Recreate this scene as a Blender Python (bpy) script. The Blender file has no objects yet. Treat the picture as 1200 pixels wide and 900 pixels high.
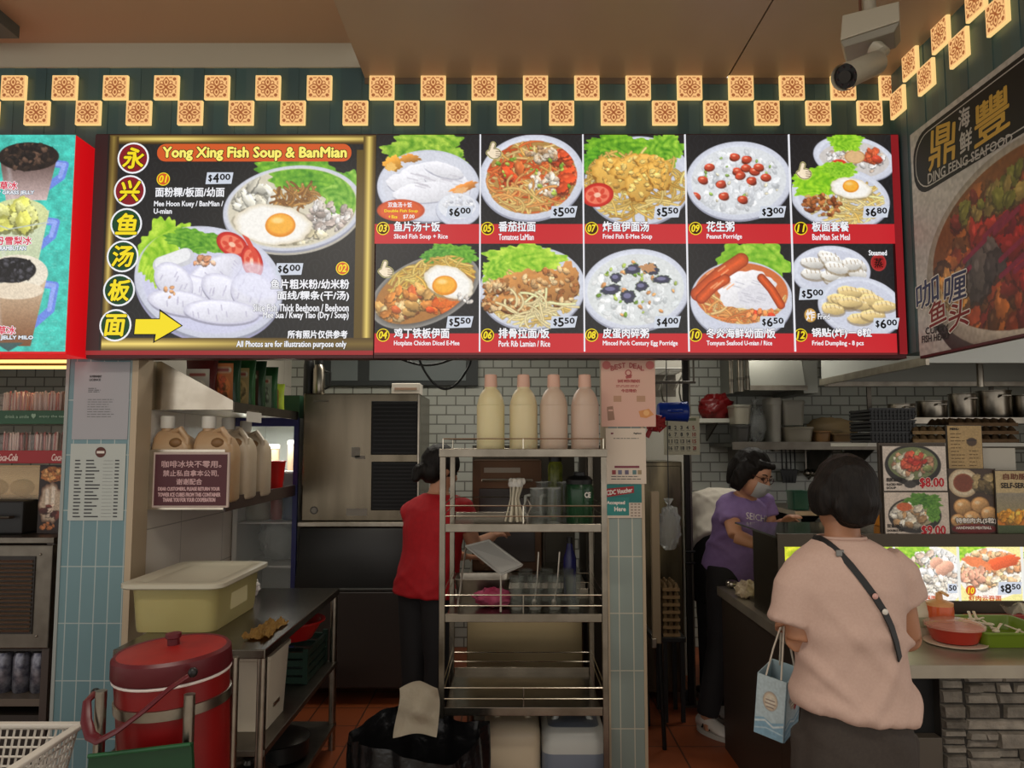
import bpy, bmesh, math, random
import numpy as np
from mathutils import Vector, Matrix
random.seed(7)
SC = bpy.context.scene
COL = SC.collection

# ------------------------------------------------------------------ camera
F = 880.0                                   # focal length in pixels of the 1200x900 frame
PITCH = math.atan(72.0 / F)                 # camera tilted a little upwards
EYE = 1.62
cam_data = bpy.data.cameras.new('camera')
cam_data.sensor_width = 36.0
cam_data.lens = 36.0 * F / 1200.0
cam_data.clip_start = 0.05
cam = bpy.data.objects.new('camera', cam_data)
cam.location = (0, 0, EYE)
cam.rotation_euler = (math.pi / 2 + PITCH, 0, 0)
COL.objects.link(cam)
SC.camera = cam

# ------------------------------------------------------------------ light and exposure
SC.view_settings.view_transform = 'Standard'
SC.view_settings.look = 'None'
SC.view_settings.exposure = 0.0
SC.view_settings.gamma = 1.0
SC.view_settings.use_curve_mapping = False
world = bpy.data.worlds.new('daylight')
SC.world = world
world.use_nodes = True
world.node_tree.nodes['Background'].inputs[0].default_value = (1.0, 0.95, 0.89, 1)
world.node_tree.nodes['Background'].inputs[1].default_value = 1.05


def area(name, loc, size, power, col, rot=(0, 0, 0)):
    l = bpy.data.lights.new(name, 'AREA')
    l.shape = 'RECTANGLE'
    l.size, l.size_y = size
    l.energy = power
    l.color = col
    o = bpy.data.objects.new(name, l)
    o.location = loc
    o.rotation_euler = rot
    COL.objects.link(o)
    return o


# kitchen ceiling tubes behind the fascia
area('kitchen_tube_light', (-0.6, 4.9, 2.70), (1.3, 0.15), 17, (1.0, 0.94, 0.82))
area('kitchen_tube_light', (1.9, 5.0, 2.70), (1.6, 0.15), 19, (1.0, 0.95, 0.85))
area('drinks_stall_fill', (-2.9, 4.1, 1.98), (1.0, 0.05), 3.5, (1.0, 0.80, 0.5))  # added fill light that brightens the drinks stall shelves
# fill lights added above and behind the customers to brighten the stall front
area('hall_fill_light', (-1.2, 1.3, 3.40), (1.2, 0.3), 30, (1.0, 0.92, 0.80))
area('hall_fill_light', (1.2, 0.6, 3.40), (1.2, 0.3), 21, (1.0, 0.92, 0.80))

# ------------------------------------------------------------------ pixel -> place helpers
CT, ST = math.cos(PITCH), math.sin(PITCH)


def ray(px, py):
    u = (px - 600.0) / F
    v = (450.0 - py) / F
    return Vector((u, CT - v * ST, ST + v * CT))


def W(px, py, Y):
    """point seen at pixel (px, py) that lies at depth Y"""
    d = ray(px, py)
    return Vector((0, 0, EYE)) + d * (Y / d.y)


def Wx(px, py, X):
    d = ray(px, py)
    return Vector((0, 0, EYE)) + d * (X / d.x)


def Wz(px, py, Z):
    d = ray(px, py)
    return Vector((0, 0, EYE)) + d * ((Z - EYE) / d.z)


def lin(c):
    out = []
    for x in c[:3]:
        x = x / 255.0
        out.append(x / 12.92 if x <= 0.04045 else ((x + 0.055) / 1.055) ** 2.4)
    return tuple(out) + (1.0,)


# ------------------------------------------------------------------ materials
MATS = {}


def mat(key, col=(128, 128, 128), rough=0.5, metal=0.0, emit=None, strength=0.0, alpha=1.0, trans=0.0,
        noise=None, bump=0.0, bscale=80.0, spec=0.5, ior=1.45, sss=0.0, stretch=None, coat=0.0):
    if key in MATS:
        return MATS[key]
    m = bpy.data.materials.new(key)
    m.use_nodes = True
    nt = m.node_tree
    b = nt.nodes['Principled BSDF']
    b.inputs['Base Color'].default_value = lin(col)
    b.inputs['Roughness'].default_value = rough
    b.inputs['Metallic'].default_value = metal
    b.inputs['Specular IOR Level'].default_value = spec
    b.inputs['IOR'].default_value = ior
    b.inputs['Transmission Weight'].default_value = trans
    b.inputs['Alpha'].default_value = alpha
    b.inputs['Coat Weight'].default_value = coat
    if sss:
        b.inputs['Subsurface Weight'].default_value = sss
        b.inputs['Subsurface Radius'].default_value = (0.02, 0.01, 0.006)
    if emit:
        b.inputs['Emission Color'].default_value = lin(emit)
        b.inputs['Emission Strength'].default_value = strength
    if noise or bump:
        tc = nt.nodes.new('ShaderNodeTexCoord')
        mp = nt.nodes.new('ShaderNodeMapping')
        nt.links.new(tc.outputs['Object'], mp.inputs['Vector'])
        if stretch:
            mp.inputs['Scale'].default_value = stretch
    if noise:   # (scale, second colour, contrast)
        n = nt.nodes.new('ShaderNodeTexNoise')
        n.inputs['Scale'].default_value = noise[0]
        n.inputs['Detail'].default_value = 5
        nt.links.new(mp.outputs['Vector'], n.inputs['Vector'])
        r = nt.nodes.new('ShaderNodeValToRGB')
        lo = 0.5 - 0.25 / noise[2]
        r.color_ramp.elements[0].position = max(0.0, lo)
        r.color_ramp.elements[1].position = min(1.0, 1 - lo)
        r.color_ramp.elements[0].color = lin(col)
        r.color_ramp.elements[1].color = lin(noise[1])
        nt.links.new(n.outputs['Fac'], r.inputs['Fac'])
        nt.links.new(r.outputs['Color'], b.inputs['Base Color'])
    if bump:
        n2 = nt.nodes.new('ShaderNodeTexNoise')
        n2.inputs['Scale'].default_value = bscale
        n2.inputs['Detail'].default_value = 3
        nt.links.new(mp.outputs['Vector'], n2.inputs['Vector'])
        bp = nt.nodes.new('ShaderNodeBump')
        bp.inputs['Strength'].default_value = bump
        bp.inputs['Distance'].default_value = 0.01
        nt.links.new(n2.outputs['Fac'], bp.inputs['Height'])
        nt.links.new(bp.outputs['Normal'], b.inputs['Normal'])
    if emit or True:
        m.cycles.emission_sampling = 'AUTO'
    MATS[key] = m
    return m


def print_mat(key, lit, strength=1.0, rough=0.4):
    """printed sheet: colours of the print come from the mesh's own colour attribute"""
    if key in MATS:
        return MATS[key]
    m = bpy.data.materials.new(key)
    m.use_nodes = True
    nt = m.node_tree
    b = nt.nodes['Principled BSDF']
    a = nt.nodes.new('ShaderNodeAttribute')
    a.attribute_name = 'Col'
    b.inputs['Roughness'].default_value = rough
    if lit:
        b.inputs['Base Color'].default_value = (0.02, 0.02, 0.02, 1)
        nt.links.new(a.outputs['Color'], b.inputs['Emission Color'])
        b.inputs['Emission Strength'].default_value = strength
        m.cycles.emission_sampling = 'NONE'
    else:
        nt.links.new(a.outputs['Color'], b.inputs['Base Color'])
    MATS[key] = m
    return m


def lit(key, col, strength=1.0):
    """backlit acrylic of one colour"""
    if key in MATS:
        return MATS[key]
    m = mat(key, (20, 20, 20), 0.35, emit=col, strength=strength)
    m.cycles.emission_sampling = 'NONE'
    return m


def tile_mat(key, tile, grout, tw, th, plane='xz', offset=0.0, mortar=0.03, rough=0.3, vary=None, bump=0.25, shift=(0, 0)):
    """brick texture in metres on an axis plane"""
    if key in MATS:
        return MATS[key]
    m = bpy.data.materials.new(key)
    m.use_nodes = True
    nt = m.node_tree
    b = nt.nodes['Principled BSDF']
    tc = nt.nodes.new('ShaderNodeTexCoord')
    sep = nt.nodes.new('ShaderNodeSeparateXYZ')
    com = nt.nodes.new('ShaderNodeCombineXYZ')
    nt.links.new(tc.outputs['Object'], sep.inputs[0])
    ax = {'x': 0, 'y': 1, 'z': 2}
    mx = nt.nodes.new('ShaderNodeMath'); mx.operation = 'ADD'; mx.inputs[1].default_value = shift[0] + 100 * tw
    my = nt.nodes.new('ShaderNodeMath'); my.operation = 'ADD'; my.inputs[1].default_value = shift[1] + 100 * th
    nt.links.new(sep.outputs[ax[plane[0]]], mx.inputs[0])
    nt.links.new(sep.outputs[ax[plane[1]]], my.inputs[0])
    nt.links.new(mx.outputs[0], com.inputs[0])
    nt.links.new(my.outputs[0], com.inputs[1])
    br = nt.nodes.new('ShaderNodeTexBrick')
    nt.links.new(com.outputs[0], br.inputs['Vector'])
    br.inputs['Scale'].default_value = 1.0
    br.inputs['Brick Width'].default_value = tw
    br.inputs['Row Height'].default_value = th
    br.inputs['Mortar Size'].default_value = mortar
    br.inputs['Mortar Smooth'].default_value = 0.2
    br.offset = offset
    br.inputs['Color1'].default_value = lin(tile)
    br.inputs['Color2'].default_value = lin(vary or tile)
    br.inputs['Mortar'].default_value = lin(grout)
    nt.links.new(br.outputs['Color'], b.inputs['Base Color'])
    b.inputs['Roughness'].default_value = rough
    bp = nt.nodes.new('ShaderNodeBump')
    bp.inputs['Strength'].default_value = bump
    bp.inputs['Distance'].default_value = 0.004
    bp.invert = True
    nt.links.new(br.outputs['Fac'], bp.inputs['Height'])
    nt.links.new(bp.outputs['Normal'], b.inputs['Normal'])
    MATS[key] = m
    return m


STEEL = lambda: mat('stainless_steel', (168, 160, 146), 0.28, 1.0, noise=(14, (140, 132, 120), 1.2), bump=0.03, bscale=60)
STEELD = lambda: mat('dark_stainless_steel', (120, 114, 104), 0.38, 1.0, noise=(9, (96, 90, 82), 1.2))
BLACKP = lambda: mat('black_plastic', (20, 20, 20), 0.45)
WHITEP = lambda: mat('white_plastic', (215, 210, 200), 0.45)
GLASS = lambda: mat('clear_glass', (235, 240, 238), 0.05, trans=1.0, ior=1.3, alpha=0.45)
BAGCLEAR = lambda: mat('clear_plastic_bag', (225, 228, 225), 0.2, trans=0.5, alpha=0.55, bump=0.8, bscale=30)


# ------------------------------------------------------------------ mesh builder
class MB:
    def __init__(s):
        s.bm = bmesh.new()

    def _bev(s, faces, w, seg=2):
        if w > 0:
            ed = list({e for f in faces for e in f.edges})
            bmesh.ops.bevel(s.bm, geom=ed, offset=w, segments=seg, affect='EDGES', profile=0.5)

    def box(s, a, b, bev=0.0, rot=None, seg=2, pivot=None):
        a, b = Vector(a), Vector(b)
        lo = Vector([min(a[i], b[i]) for i in range(3)])
        hi = Vector([max(a[i], b[i]) for i in range(3)])
        c = (lo + hi) / 2
        vs = []
        for z in (lo.z, hi.z):
            for x, y in ((lo.x, lo.y), (hi.x, lo.y), (hi.x, hi.y), (lo.x, hi.y)):
                p = Vector((x, y, z))
                if rot is not None:
                    q = Vector(pivot) if pivot is not None else c
                    p = q + rot @ (p - q)
                vs.append(s.bm.verts.new(p))
        fs = [s.bm.faces.new([vs[i] for i in q]) for q in
              ((0, 3, 2, 1), (4, 5, 6, 7), (0, 1, 5, 4), (1, 2, 6, 5), (2, 3, 7, 6), (3, 0, 4, 7))]
        s._bev(fs, bev, seg)
        return s

    def hexa(s, pts, bev=0.0):
        """8 corner points: bottom ring of 4 then top ring of 4"""
        vs = [s.bm.verts.new(p) for p in pts]
        fs = [s.bm.faces.new([vs[i] for i in q]) for q in
              ((0, 3, 2, 1), (4, 5, 6, 7), (0, 1, 5, 4), (1, 2, 6, 5), (2, 3, 7, 6), (3, 0, 4, 7))]
        s._bev(fs, bev)
        return s

    def rings(s, rings, cap0=True, cap1=True, closed=False):
        """loft through rings of points"""
        n = len(rings[0])
        R = [[s.bm.verts.new(p) for p in r] for r in rings]
        for a, b in zip(R[:-1], R[1:]):
            for i in range(n):
                j = (i + 1) % n
                s.bm.faces.new((a[i], a[j], b[j], b[i]))
        if cap0:
            s.bm.faces.new(list(reversed(R[0])))
        if cap1:
            s.bm.faces.new(R[-1])
        return s

    def tube(s, pts, r, seg=10, cap=True, flat=1.0, up=None):
        pts = [Vector(p) for p in pts]
        if not hasattr(r, '__len__'):
            r = [r] * len(pts)
        rings = []
        prev = None
        for i, p in enumerate(pts):
            t = (pts[min(i + 1, len(pts) - 1)] - pts[max(i - 1, 0)])
            if t.length < 1e-9:
                t = Vector((0, 0, 1))
            t.normalize()
            if prev is None:
                ref = Vector(up) if up is not None else (Vector((0, 0, 1)) if abs(t.z) < 0.9 else Vector((1, 0, 0)))
                a = ref.cross(t)
                if a.length < 1e-6:
                    a = Vector((1, 0, 0)).cross(t)
                a.normalize()
            else:
                a = prev - t * prev.dot(t)
                a.normalize()
            prev = a
            b = t.cross(a)
            rr = r[i]
            ra, rb = (rr if hasattr(rr, '__len__') else (rr, rr * flat))
            rings.append([p + a * (ra * math.cos(2 * math.pi * k / seg)) + b * (rb * math.sin(2 * math.pi * k / seg)) for k in range(seg)])
        s.rings(rings, cap, cap)
        return s

    def cyl(s, p0, p1, r0, r1=None, seg=20):
        return s.tube([p0, p1], [r0, r0 if r1 is None else r1], seg)

    def lathe(s, prof, c=(0, 0, 0), seg=28, cap0=True, cap1=True, sx=1.0, sy=1.0, rot=None):
        c = Vector(c)
        rings = []
        for r, z in prof:
            ring = []
            for k in range(seg):
                t = 2 * math.pi * k / seg
                p = Vector((r * sx * math.cos(t), r * sy * math.sin(t), z))
                if rot is not None:
                    p = rot @ p
                ring.append(c + p)
            rings.append(ring)
        return s.rings(rings, cap0, cap1)

    def rrect(s, cx, cy, z, hx, hy, r, n=4):
        pts = []
        for qx, qy, a0 in ((1, 1, 0), (-1, 1, 90), (-1, -1, 180), (1, -1, 270)):
            for k in range(n + 1):
                t = math.radians(a0 + 90.0 * k / n)
                pts.append(Vector((cx + qx * (hx - r) + r * math.cos(t), cy + qy * (hy - r) + r * math.sin(t), z)))
        return pts

    def sphere(s, c, r, seg=16, rot=None):
        c = Vector(c)
        rx, ry, rz = r if hasattr(r, '__len__') else (r, r, r)
        n = max(6, seg // 2 + 1)
        rings = []
        for i in range(1, n):
            ph = math.pi * i / n
            ring = []
            for k in range(seg):
                t = 2 * math.pi * k / seg
                p = Vector((rx * math.sin(ph) * math.cos(t), ry * math.sin(ph) * math.sin(t), -rz * math.cos(ph)))
                ring.append(c + (rot @ p if rot is not None else p))
            rings.append(ring)
        s.rings(rings, False, False)
        bot = s.bm.verts.new(c + (rot @ Vector((0, 0, -rz)) if rot is not None else Vector((0, 0, -rz))))
        top = s.bm.verts.new(c + (rot @ Vector((0, 0, rz)) if rot is not None else Vector((0, 0, rz))))
        s.bm.verts.ensure_lookup_table()
        nv = len(s.bm.verts)
        base = nv - 2 - seg * (n - 1)
        first = [s.bm.verts[base + k] for k in range(seg)]
        last = [s.bm.verts[base + seg * (n - 2) + k] for k in range(seg)]
        for k in range(seg):
            j = (k + 1) % seg
            s.bm.faces.new((first[j], first[k], bot))
            s.bm.faces.new((last[k], last[j], top))
        return s

    def prism(s, pts, d):
        """polygon extruded along vector d"""
        d = Vector(d)
        a = [s.bm.verts.new(Vector(p)) for p in pts]
        b = [s.bm.verts.new(Vector(p) + d) for p in pts]
        n = len(pts)
        s.bm.faces.new(a)
        s.bm.faces.new(list(reversed(b)))
        for i in range(n):
            j = (i + 1) % n
            s.bm.faces.new((a[j], a[i], b[i], b[j]))
        return s

    def sheet(s, f, nu, nv):
        V = [[s.bm.verts.new(f(i / nu, j / nv)) for i in range(nu + 1)] for j in range(nv + 1)]
        for j in range(nv):
            for i in range(nu):
                s.bm.faces.new((V[j][i], V[j][i + 1], V[j + 1][i + 1], V[j + 1][i]))
        return s

    def build(s, name, m, parent=None, smooth=False, label=None, angle=35):
        bmesh.ops.recalc_face_normals(s.bm, faces=s.bm.faces[:])
        if parent is not None:
            off = wloc(parent)
            for v in s.bm.verts:
                v.co -= off
        me = bpy.data.meshes.new(name)
        s.bm.to_mesh(me)
        s.bm.free()
        return link_mesh(name, me, m, parent, smooth, label, angle)


def wloc(o):
    p = Vector((0, 0, 0))
    while o is not None:
        p += o.location
        o = o.parent
    return p


def link_mesh(name, me, m, parent=None, smooth=False, label=None, angle=35):
    for mm in (m if isinstance(m, (list, tuple)) else [m]):
        me.materials.append(mm)
    if smooth:
        me.polygons.foreach_set('use_smooth', [True] * len(me.polygons))
        try:
            me.set_sharp_from_angle(angle=math.radians(angle))
        except Exception:
            pass
    o = bpy.data.objects.new(name, me)
    COL.objects.link(o)
    if parent is not None:
        o.parent = parent
    if label:
        o['label'] = label
    return o


def root(name, label, cat, loc=(0, 0, 0), group=None, rz=0.0):
    o = bpy.data.objects.new(name, None)
    o.empty_display_size = 0.05
    o.location = loc
    o.rotation_euler = (0, 0, rz)
    o['label'] = label
    o['category'] = cat
    if group:
        o['group'] = group
    COL.objects.link(o)
    return o


def tag(o, label, cat, group=None, kind=None):
    o['label'] = label
    o['category'] = cat
    if group:
        o['group'] = group
    if kind:
        o['kind'] = kind
    return o


def struct(o):
    o['kind'] = 'structure'
    return o


def copy_tree(o, parent=None, loc=None, rz=None, label=None):
    c = o.copy()
    COL.objects.link(c)
    if parent is not None:
        c.parent = parent
    if loc is not None:
        c.location = loc
    if rz is not None:
        c.rotation_euler = (0, 0, rz)
    if label:
        c['label'] = label
    for ch in [x for x in bpy.data.objects if x.parent == o]:
        copy_tree(ch, c)
    return c


ORD = ['first', 'second', 'third', 'fourth', 'fifth', 'sixth', 'seventh', 'eighth', 'ninth', 'tenth', 'eleventh',
       'twelfth', 'thirteenth', 'fourteenth', 'fifteenth', 'sixteenth', 'seventeenth', 'eighteenth', 'nineteenth', 'twentieth']


def RZ(a): return Matrix.Rotation(a, 3, 'Z')
def RX(a): return Matrix.Rotation(a, 3, 'X')
def RY(a): return Matrix.Rotation(a, 3, 'Y')


# ------------------------------------------------------------------ printed sheets: a small painter for food pictures
class Surf:
    """flat sheet with logical coordinates (u right, v down) placed in the world by three corners"""
    def __init__(s, tl, tr, bl, u0, v0, u1, v1):
        s.tl, s.tr, s.bl = Vector(tl), Vector(tr), Vector(bl)
        s.u0, s.v0, s.u1, s.v1 = u0, v0, u1, v1
        s.n = (s.bl - s.tl).cross(s.tr - s.tl).normalized()

    def at(s, u, v, d=0.0):
        a = (u - s.u0) / (s.u1 - s.u0)
        b = (v - s.v0) / (s.v1 - s.v0)
        return s.tl + (s.tr - s.tl) * a + (s.bl - s.tl) * b + s.n * d


def front(px0, py0, px1, py1, Y):
    """upright sheet facing the camera side, logical coordinates = pixels"""
    pm, qm = (px0 + px1) / 2, (py0 + py1) / 2
    x0, x1 = W(px0, qm, Y).x, W(px1, qm, Y).x
    z0, z1 = W(pm, py0, Y).z, W(pm, py1, Y).z
    return Surf((x0, Y, z0), (x1, Y, z0), (x0, Y, z1), px0, py0, px1, py1)


def vnoise(h, w, sc, rng):
    gh, gw = int(h / sc) + 3, int(w / sc) + 3
    g = rng.random((gh, gw))
    y = np.arange(h) / sc
    x = np.arange(w) / sc
    yi, xi = y.astype(int), x.astype(int)
    fy, fx = (y - yi)[:, None], (x - xi)[None, :]
    fy = fy * fy * (3 - 2 * fy)
    fx = fx * fx * (3 - 2 * fx)
    a = g[yi][:, xi]; b = g[yi][:, xi + 1]; c = g[yi + 1][:, xi]; d = g[yi + 1][:, xi + 1]
    return (a * (1 - fx) + b * fx) * (1 - fy) + (c * (1 - fx) + d * fx) * fy


class Paint:
    def __init__(s, surf, k=1.25, bg=(20, 20, 22), seed=1):
        s.sf = surf
        s.k = k
        s.w = max(2, int(round((surf.u1 - surf.u0) * k)) + 1)
        s.h = max(2, int(round((surf.v1 - surf.v0) * k)) + 1)
        s.img = np.ones((s.h, s.w, 3)) * np.array(bg, float)
        s.rng = np.random.default_rng(seed)
        s.clip = None

    def c(s, u, v):
        return (u - s.sf.u0) * s.k, (v - s.sf.v0) * s.k

    def win(s, x0, y0, x1, y1):
        a, b = max(0, int(x0)), min(s.w, int(x1) + 2)
        c, d = max(0, int(y0)), min(s.h, int(y1) + 2)
        if a >= b or c >= d:
            return None
        yy, xx = np.mgrid[c:d, a:b]
        return (slice(c, d), slice(a, b)), xx.astype(float), yy.astype(float)

    def put(s, sl, m, col):
        if s.clip is not None:
            m = m * s.clip[sl]
        m = m[..., None]
        col = np.asarray(col, float)
        s.img[sl] = s.img[sl] * (1 - m) + col * m

    def ell(s, u, v, ru, rv, col, rot=0.0, soft=1.0, edge=None, shade=0.0, alpha=1.0, jag=0.0, jn=7):
        x, y = s.c(u, v)
        rx, ry = ru * s.k, rv * s.k
        R = max(rx, ry) * (1 + jag) + 2
        q = s.win(x - R, y - R, x + R, y + R)
        if q is None:
            return s
        sl, xx, yy = q
        t = math.radians(rot)
        dx, dy = xx - x, yy - y
        a = (dx * math.cos(t) + dy * math.sin(t)) / rx
        b = (-dx * math.sin(t) + dy * math.cos(t)) / ry
        d = np.sqrt(a * a + b * b) + 1e-6
        if jag:
            th = np.arctan2(b, a)
            ph = s.rng.random(4) * 6.28
            d = d / (1 + jag * (np.sin(th * jn + ph[0]) * 0.5 + np.sin(th * (jn * 2 + 1) + ph[1]) * 0.3 + np.sin(th * 3 + ph[2]) * 0.4))
        m = np.clip((1 - d) * min(rx, ry) / soft + 0.5, 0, 1) * alpha
        c = np.ones(d.shape + (3,)) * np.asarray(col, float)
        if shade:
            c = c * (1 + shade * (-(a * 0.4 + b * 0.7)))[..., None]
        if edge is not None:
            e = np.clip((d - 0.80) / 0.2, 0, 1)[..., None]
            c = c * (1 - e) + np.asarray(edge, float) * e
        s.put(sl, m, np.clip(c, 0, 255))
        return s

    def line(s, pts, wd, col, soft=1.0, alpha=1.0, shade=0.0):
        P = [s.c(*p) for p in pts]
        wd = wd * s.k / 2
        xs, ys = [p[0] for p in P], [p[1] for p in P]
        q = s.win(min(xs) - wd - 1, min(ys) - wd - 1, max(xs) + wd + 1, max(ys) + wd + 1)
        if q is None:
            return s
        sl, xx, yy = q
        D = np.full(xx.shape, 1e9)
        for (x0, y0), (x1, y1) in zip(P[:-1], P[1:]):
            dx, dy = x1 - x0, y1 - y0
            L = dx * dx + dy * dy + 1e-9
            t = np.clip(((xx - x0) * dx + (yy - y0) * dy) / L, 0, 1)
            D = np.minimum(D, np.hypot(xx - x0 - t * dx, yy - y0 - t * dy))
        m = np.clip((wd - D) / soft + 0.5, 0, 1) * alpha
        c = np.asarray(col, float)
        if shade:
            c = c * (1 - shade * np.clip(D / max(wd, .5), 0, 1))[..., None]
        s.put(sl, m, c)
        return s

    def poly(s, pts, col, soft=1.0, grad=None, alpha=1.0):
        P = np.array([s.c(*p) for p in pts])
        q = s.win(P[:, 0].min() - 1, P[:, 1].min() - 1, P[:, 0].max() + 1, P[:, 1].max() + 1)
        if q is None:
            return s
        sl, xx, yy = q
        m = np.zeros(xx.shape)
        for oy in (-.33, 0, .33):
            for ox in (-.33, 0, .33):
                ins = np.zeros(xx.shape, bool)
                X, Yv = xx + ox, yy + oy
                j = len(P) - 1
                for i in range(len(P)):
                    xi, yi = P[i]; xj, yj = P[j]
                    cond = ((yi > Yv) != (yj > Yv))
                    ins ^= cond & (X < (xj - xi) * (Yv - yi) / (yj - yi + 1e-12) + xi)
                    j = i
                m += ins
        c = np.asarray(col, float)
        if grad is not None:
            t = ((yy - yy.min()) / max(1, np.ptp(yy)))[..., None]
            c = c * (1 - t) + np.asarray(grad, float) * t
        s.put(sl, m / 9.0 * alpha, c)
        return s

    def clip_ell(s, u, v, ru, rv, rot=0.0):
        x, y = s.c(u, v)
        yy, xx = np.mgrid[0:s.h, 0:s.w]
        t = math.radians(rot)
        a = ((xx - x) * math.cos(t) + (yy - y) * math.sin(t)) / (ru * s.k)
        b = (-(xx - x) * math.sin(t) + (yy - y) * math.cos(t)) / (rv * s.k)
        s.clip = np.clip((1 - np.sqrt(a * a + b * b)) * min(ru, rv) * s.k * .6 + .5, 0, 1)
        return s

    def noclip(s):
        s.clip = None
        return s

    def rp(s, u, v, ru, rv, rot=0.0):
        r, t = math.sqrt(s.rng.random()), s.rng.random() * 6.283
        a, b = r * math.cos(t) * ru, r * math.sin(t) * rv
        q = math.radians(rot)
        return u + a * math.cos(q) - b * math.sin(q), v + a * math.sin(q) + b * math.cos(q)

    def noodles(s, u, v, ru, rv, cols, n=60, wd=2.2, rot=0.0, length=30):
        for i in range(int(n * 1.5)):
            p = s.rp(u, v, ru, rv, rot)
            a = s.rng.random() * 6.28
            cv = (s.rng.random() - .5) * .5
            pts = [p]
            for j in range(7):
                a += cv
                st = length / 7.0
                pts.append((pts[-1][0] + st * math.cos(a), pts[-1][1] + st * .7 * math.sin(a)))
            c = np.array(cols[s.rng.integers(len(cols))], float) * (0.94 + .22 * s.rng.random())
            s.line(pts, wd + 1.0, c * .70, alpha=.7)
            s.line(pts, wd, np.clip(c, 0, 255), shade=.22)
        return s

    def chunks(s, u, v, ru, rv, cols, n=20, size=5, rot=0.0, flat=.65, jag=.15, sh=.5):
        for i in range(n):
            p = s.rp(u, v, ru, rv, rot)
            c = np.array(cols[s.rng.integers(len(cols))], float) * (.85 + .25 * s.rng.random())
            z = size * (.6 + .7 * s.rng.random())
            r = s.rng.random() * 180
            s.ell(p[0], p[1] + z * .18, z * 1.08, z * flat * 1.15, c * sh, r, alpha=.7, jag=jag)
            s.ell(p[0], p[1], z, z * flat, np.clip(c, 0, 255), r, shade=.28 if sh < .7 else .08, jag=jag)
            s.ell(p[0] - z * .2, p[1] - z * .2, z * .3, z * flat * .25, np.clip(c * 1.2 + 25, 0, 255), r, soft=2, alpha=.7)
        return s

    def lettuce(s, u, v, ru, rv, rot=0.0, dark=(62, 128, 18), light=(196, 226, 84), base=None, n=10):
        x, y = s.c(u, v)
        rx, ry = ru * s.k, rv * s.k
        R = max(rx, ry) * 1.35 + 2
        q = s.win(x - R, y - R, x + R, y + R)
        if q is None:
            return s
        sl, xx, yy = q
        t = math.radians(rot)
        dx, dy = xx - x, yy - y
        a = (dx * math.cos(t) + dy * math.sin(t)) / rx
        b = (-dx * math.sin(t) + dy * math.cos(t)) / ry
        d = np.sqrt(a * a + b * b) + 1e-6
        th = np.arctan2(b, a)
        ph = s.rng.random(5) * 6.28
        ruf = .07 * np.sin(th * n + ph[0]) + .05 * np.sin(th * (2 * n + 3) + ph[1]) + .10 * np.sin(th * 5 + ph[2])
        dd = d / (1 + ruf)
        m = np.clip((1 - dd) * min(rx, ry) + .5, 0, 1)
        bx, by = base or (0.0, 1.1)
        an = np.arctan2(b - by, a - bx)
        rd = np.hypot(a - bx, b - by)
        vein = np.abs(np.sin(an * n * .8 + 2.2 * np.sin(rd * 5 + ph[3]) + ph[4]))
        nz = vnoise(*xx.shape, max(2.0, min(rx, ry) * .22), s.rng)
        nz2 = vnoise(*xx.shape, 2.0, s.rng)
        f = np.clip(.18 + .35 * vein + .55 * (nz - .3) + .22 * (nz2 - .5) + .25 * (dd - .5), 0, 1)[..., None]
        c = np.array(dark, float) * (1 - f) + np.array(light, float) * f
        s.put(sl, m, c)
        return s

    def plate(s, u, v, ru, rv, rot=0.0, rim=.86, col=(226, 230, 240), well=(205, 208, 222)):
        s.ell(u, v + rv * .05, ru, rv, (150, 152, 168), rot)
        s.ell(u, v, ru, rv, col, rot, edge=(200, 203, 216), shade=.08)
        s.ell(u, v, ru * rim, rv * rim, well, rot, soft=2.5)
        return s

    def egg(s, u, v, ru, rv, yu, yv, yr, rot=0):
        s.ell(u, v + 1.2, ru * 1.03, rv * 1.05, (150, 140, 120), rot, jag=.06, alpha=.6)
        s.ell(u, v, ru, rv, (246, 243, 236), rot, jag=.05, edge=(226, 214, 190))
        s.ell(yu, yv + yr * .1, yr * 1.05, yr * .8, (222, 140, 30))
        s.ell(yu, yv, yr, yr * .76, (244, 176, 60), edge=(232, 140, 36))
        s.ell(yu - yr * .2, yv - yr * .25, yr * .4, yr * .2, (255, 222, 150), soft=3, alpha=.8)
        return s

    def tomato(s, u, v, ru, rv, rot=0):
        s.ell(u, v, ru, rv, (208, 48, 34), rot, edge=(178, 24, 20))
        s.ell(u, v, ru * .74, rv * .74, (236, 120, 92), rot)
        for i in range(6):
            t = i * 1.047 + .3
            s.ell(u + ru * .42 * math.cos(t), v + rv * .42 * math.sin(t), ru * .2, rv * .17, (214, 70, 48), rot + i * 60)
        s.ell(u, v, ru * .2, rv * .2, (246, 196, 168), rot)
        return s

    def speck(s, amt=10, sc=2.0):
        s.img = np.clip(s.img * (1 + (vnoise(s.h, s.w, sc, s.rng) - .5)[..., None] * amt / 100.0), 0, 255)
        return s

    def build(s, name, m, parent=None, d=0.0, mask=None, label=None):
        h, w = s.h, s.w
        tl = s.sf.at(s.sf.u0, s.sf.v0, d)
        du = (s.sf.tr - s.sf.tl) / (w - 1)
        dv = (s.sf.bl - s.sf.tl) / (h - 1)
        off = wloc(parent) if parent is not None else Vector((0, 0, 0))
        ii, jj = np.meshgrid(np.arange(w), np.arange(h))
        o = np.array(tl - off)
        co = o + ii[..., None] * np.array(du) + jj[..., None] * np.array(dv)
        idx = np.arange(h * w).reshape(h, w)
        quads = np.stack([idx[:-1, :-1], idx[1:, :-1], idx[1:, 1:], idx[:-1, 1:]], -1).reshape(-1, 4)
        if mask is not None:
            mm = mask(ii / s.k + s.sf.u0, jj / s.k + s.sf.v0)
            mq = (mm[:-1, :-1] & mm[1:, 1:]).reshape(-1)
            quads = quads[mq]
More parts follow.
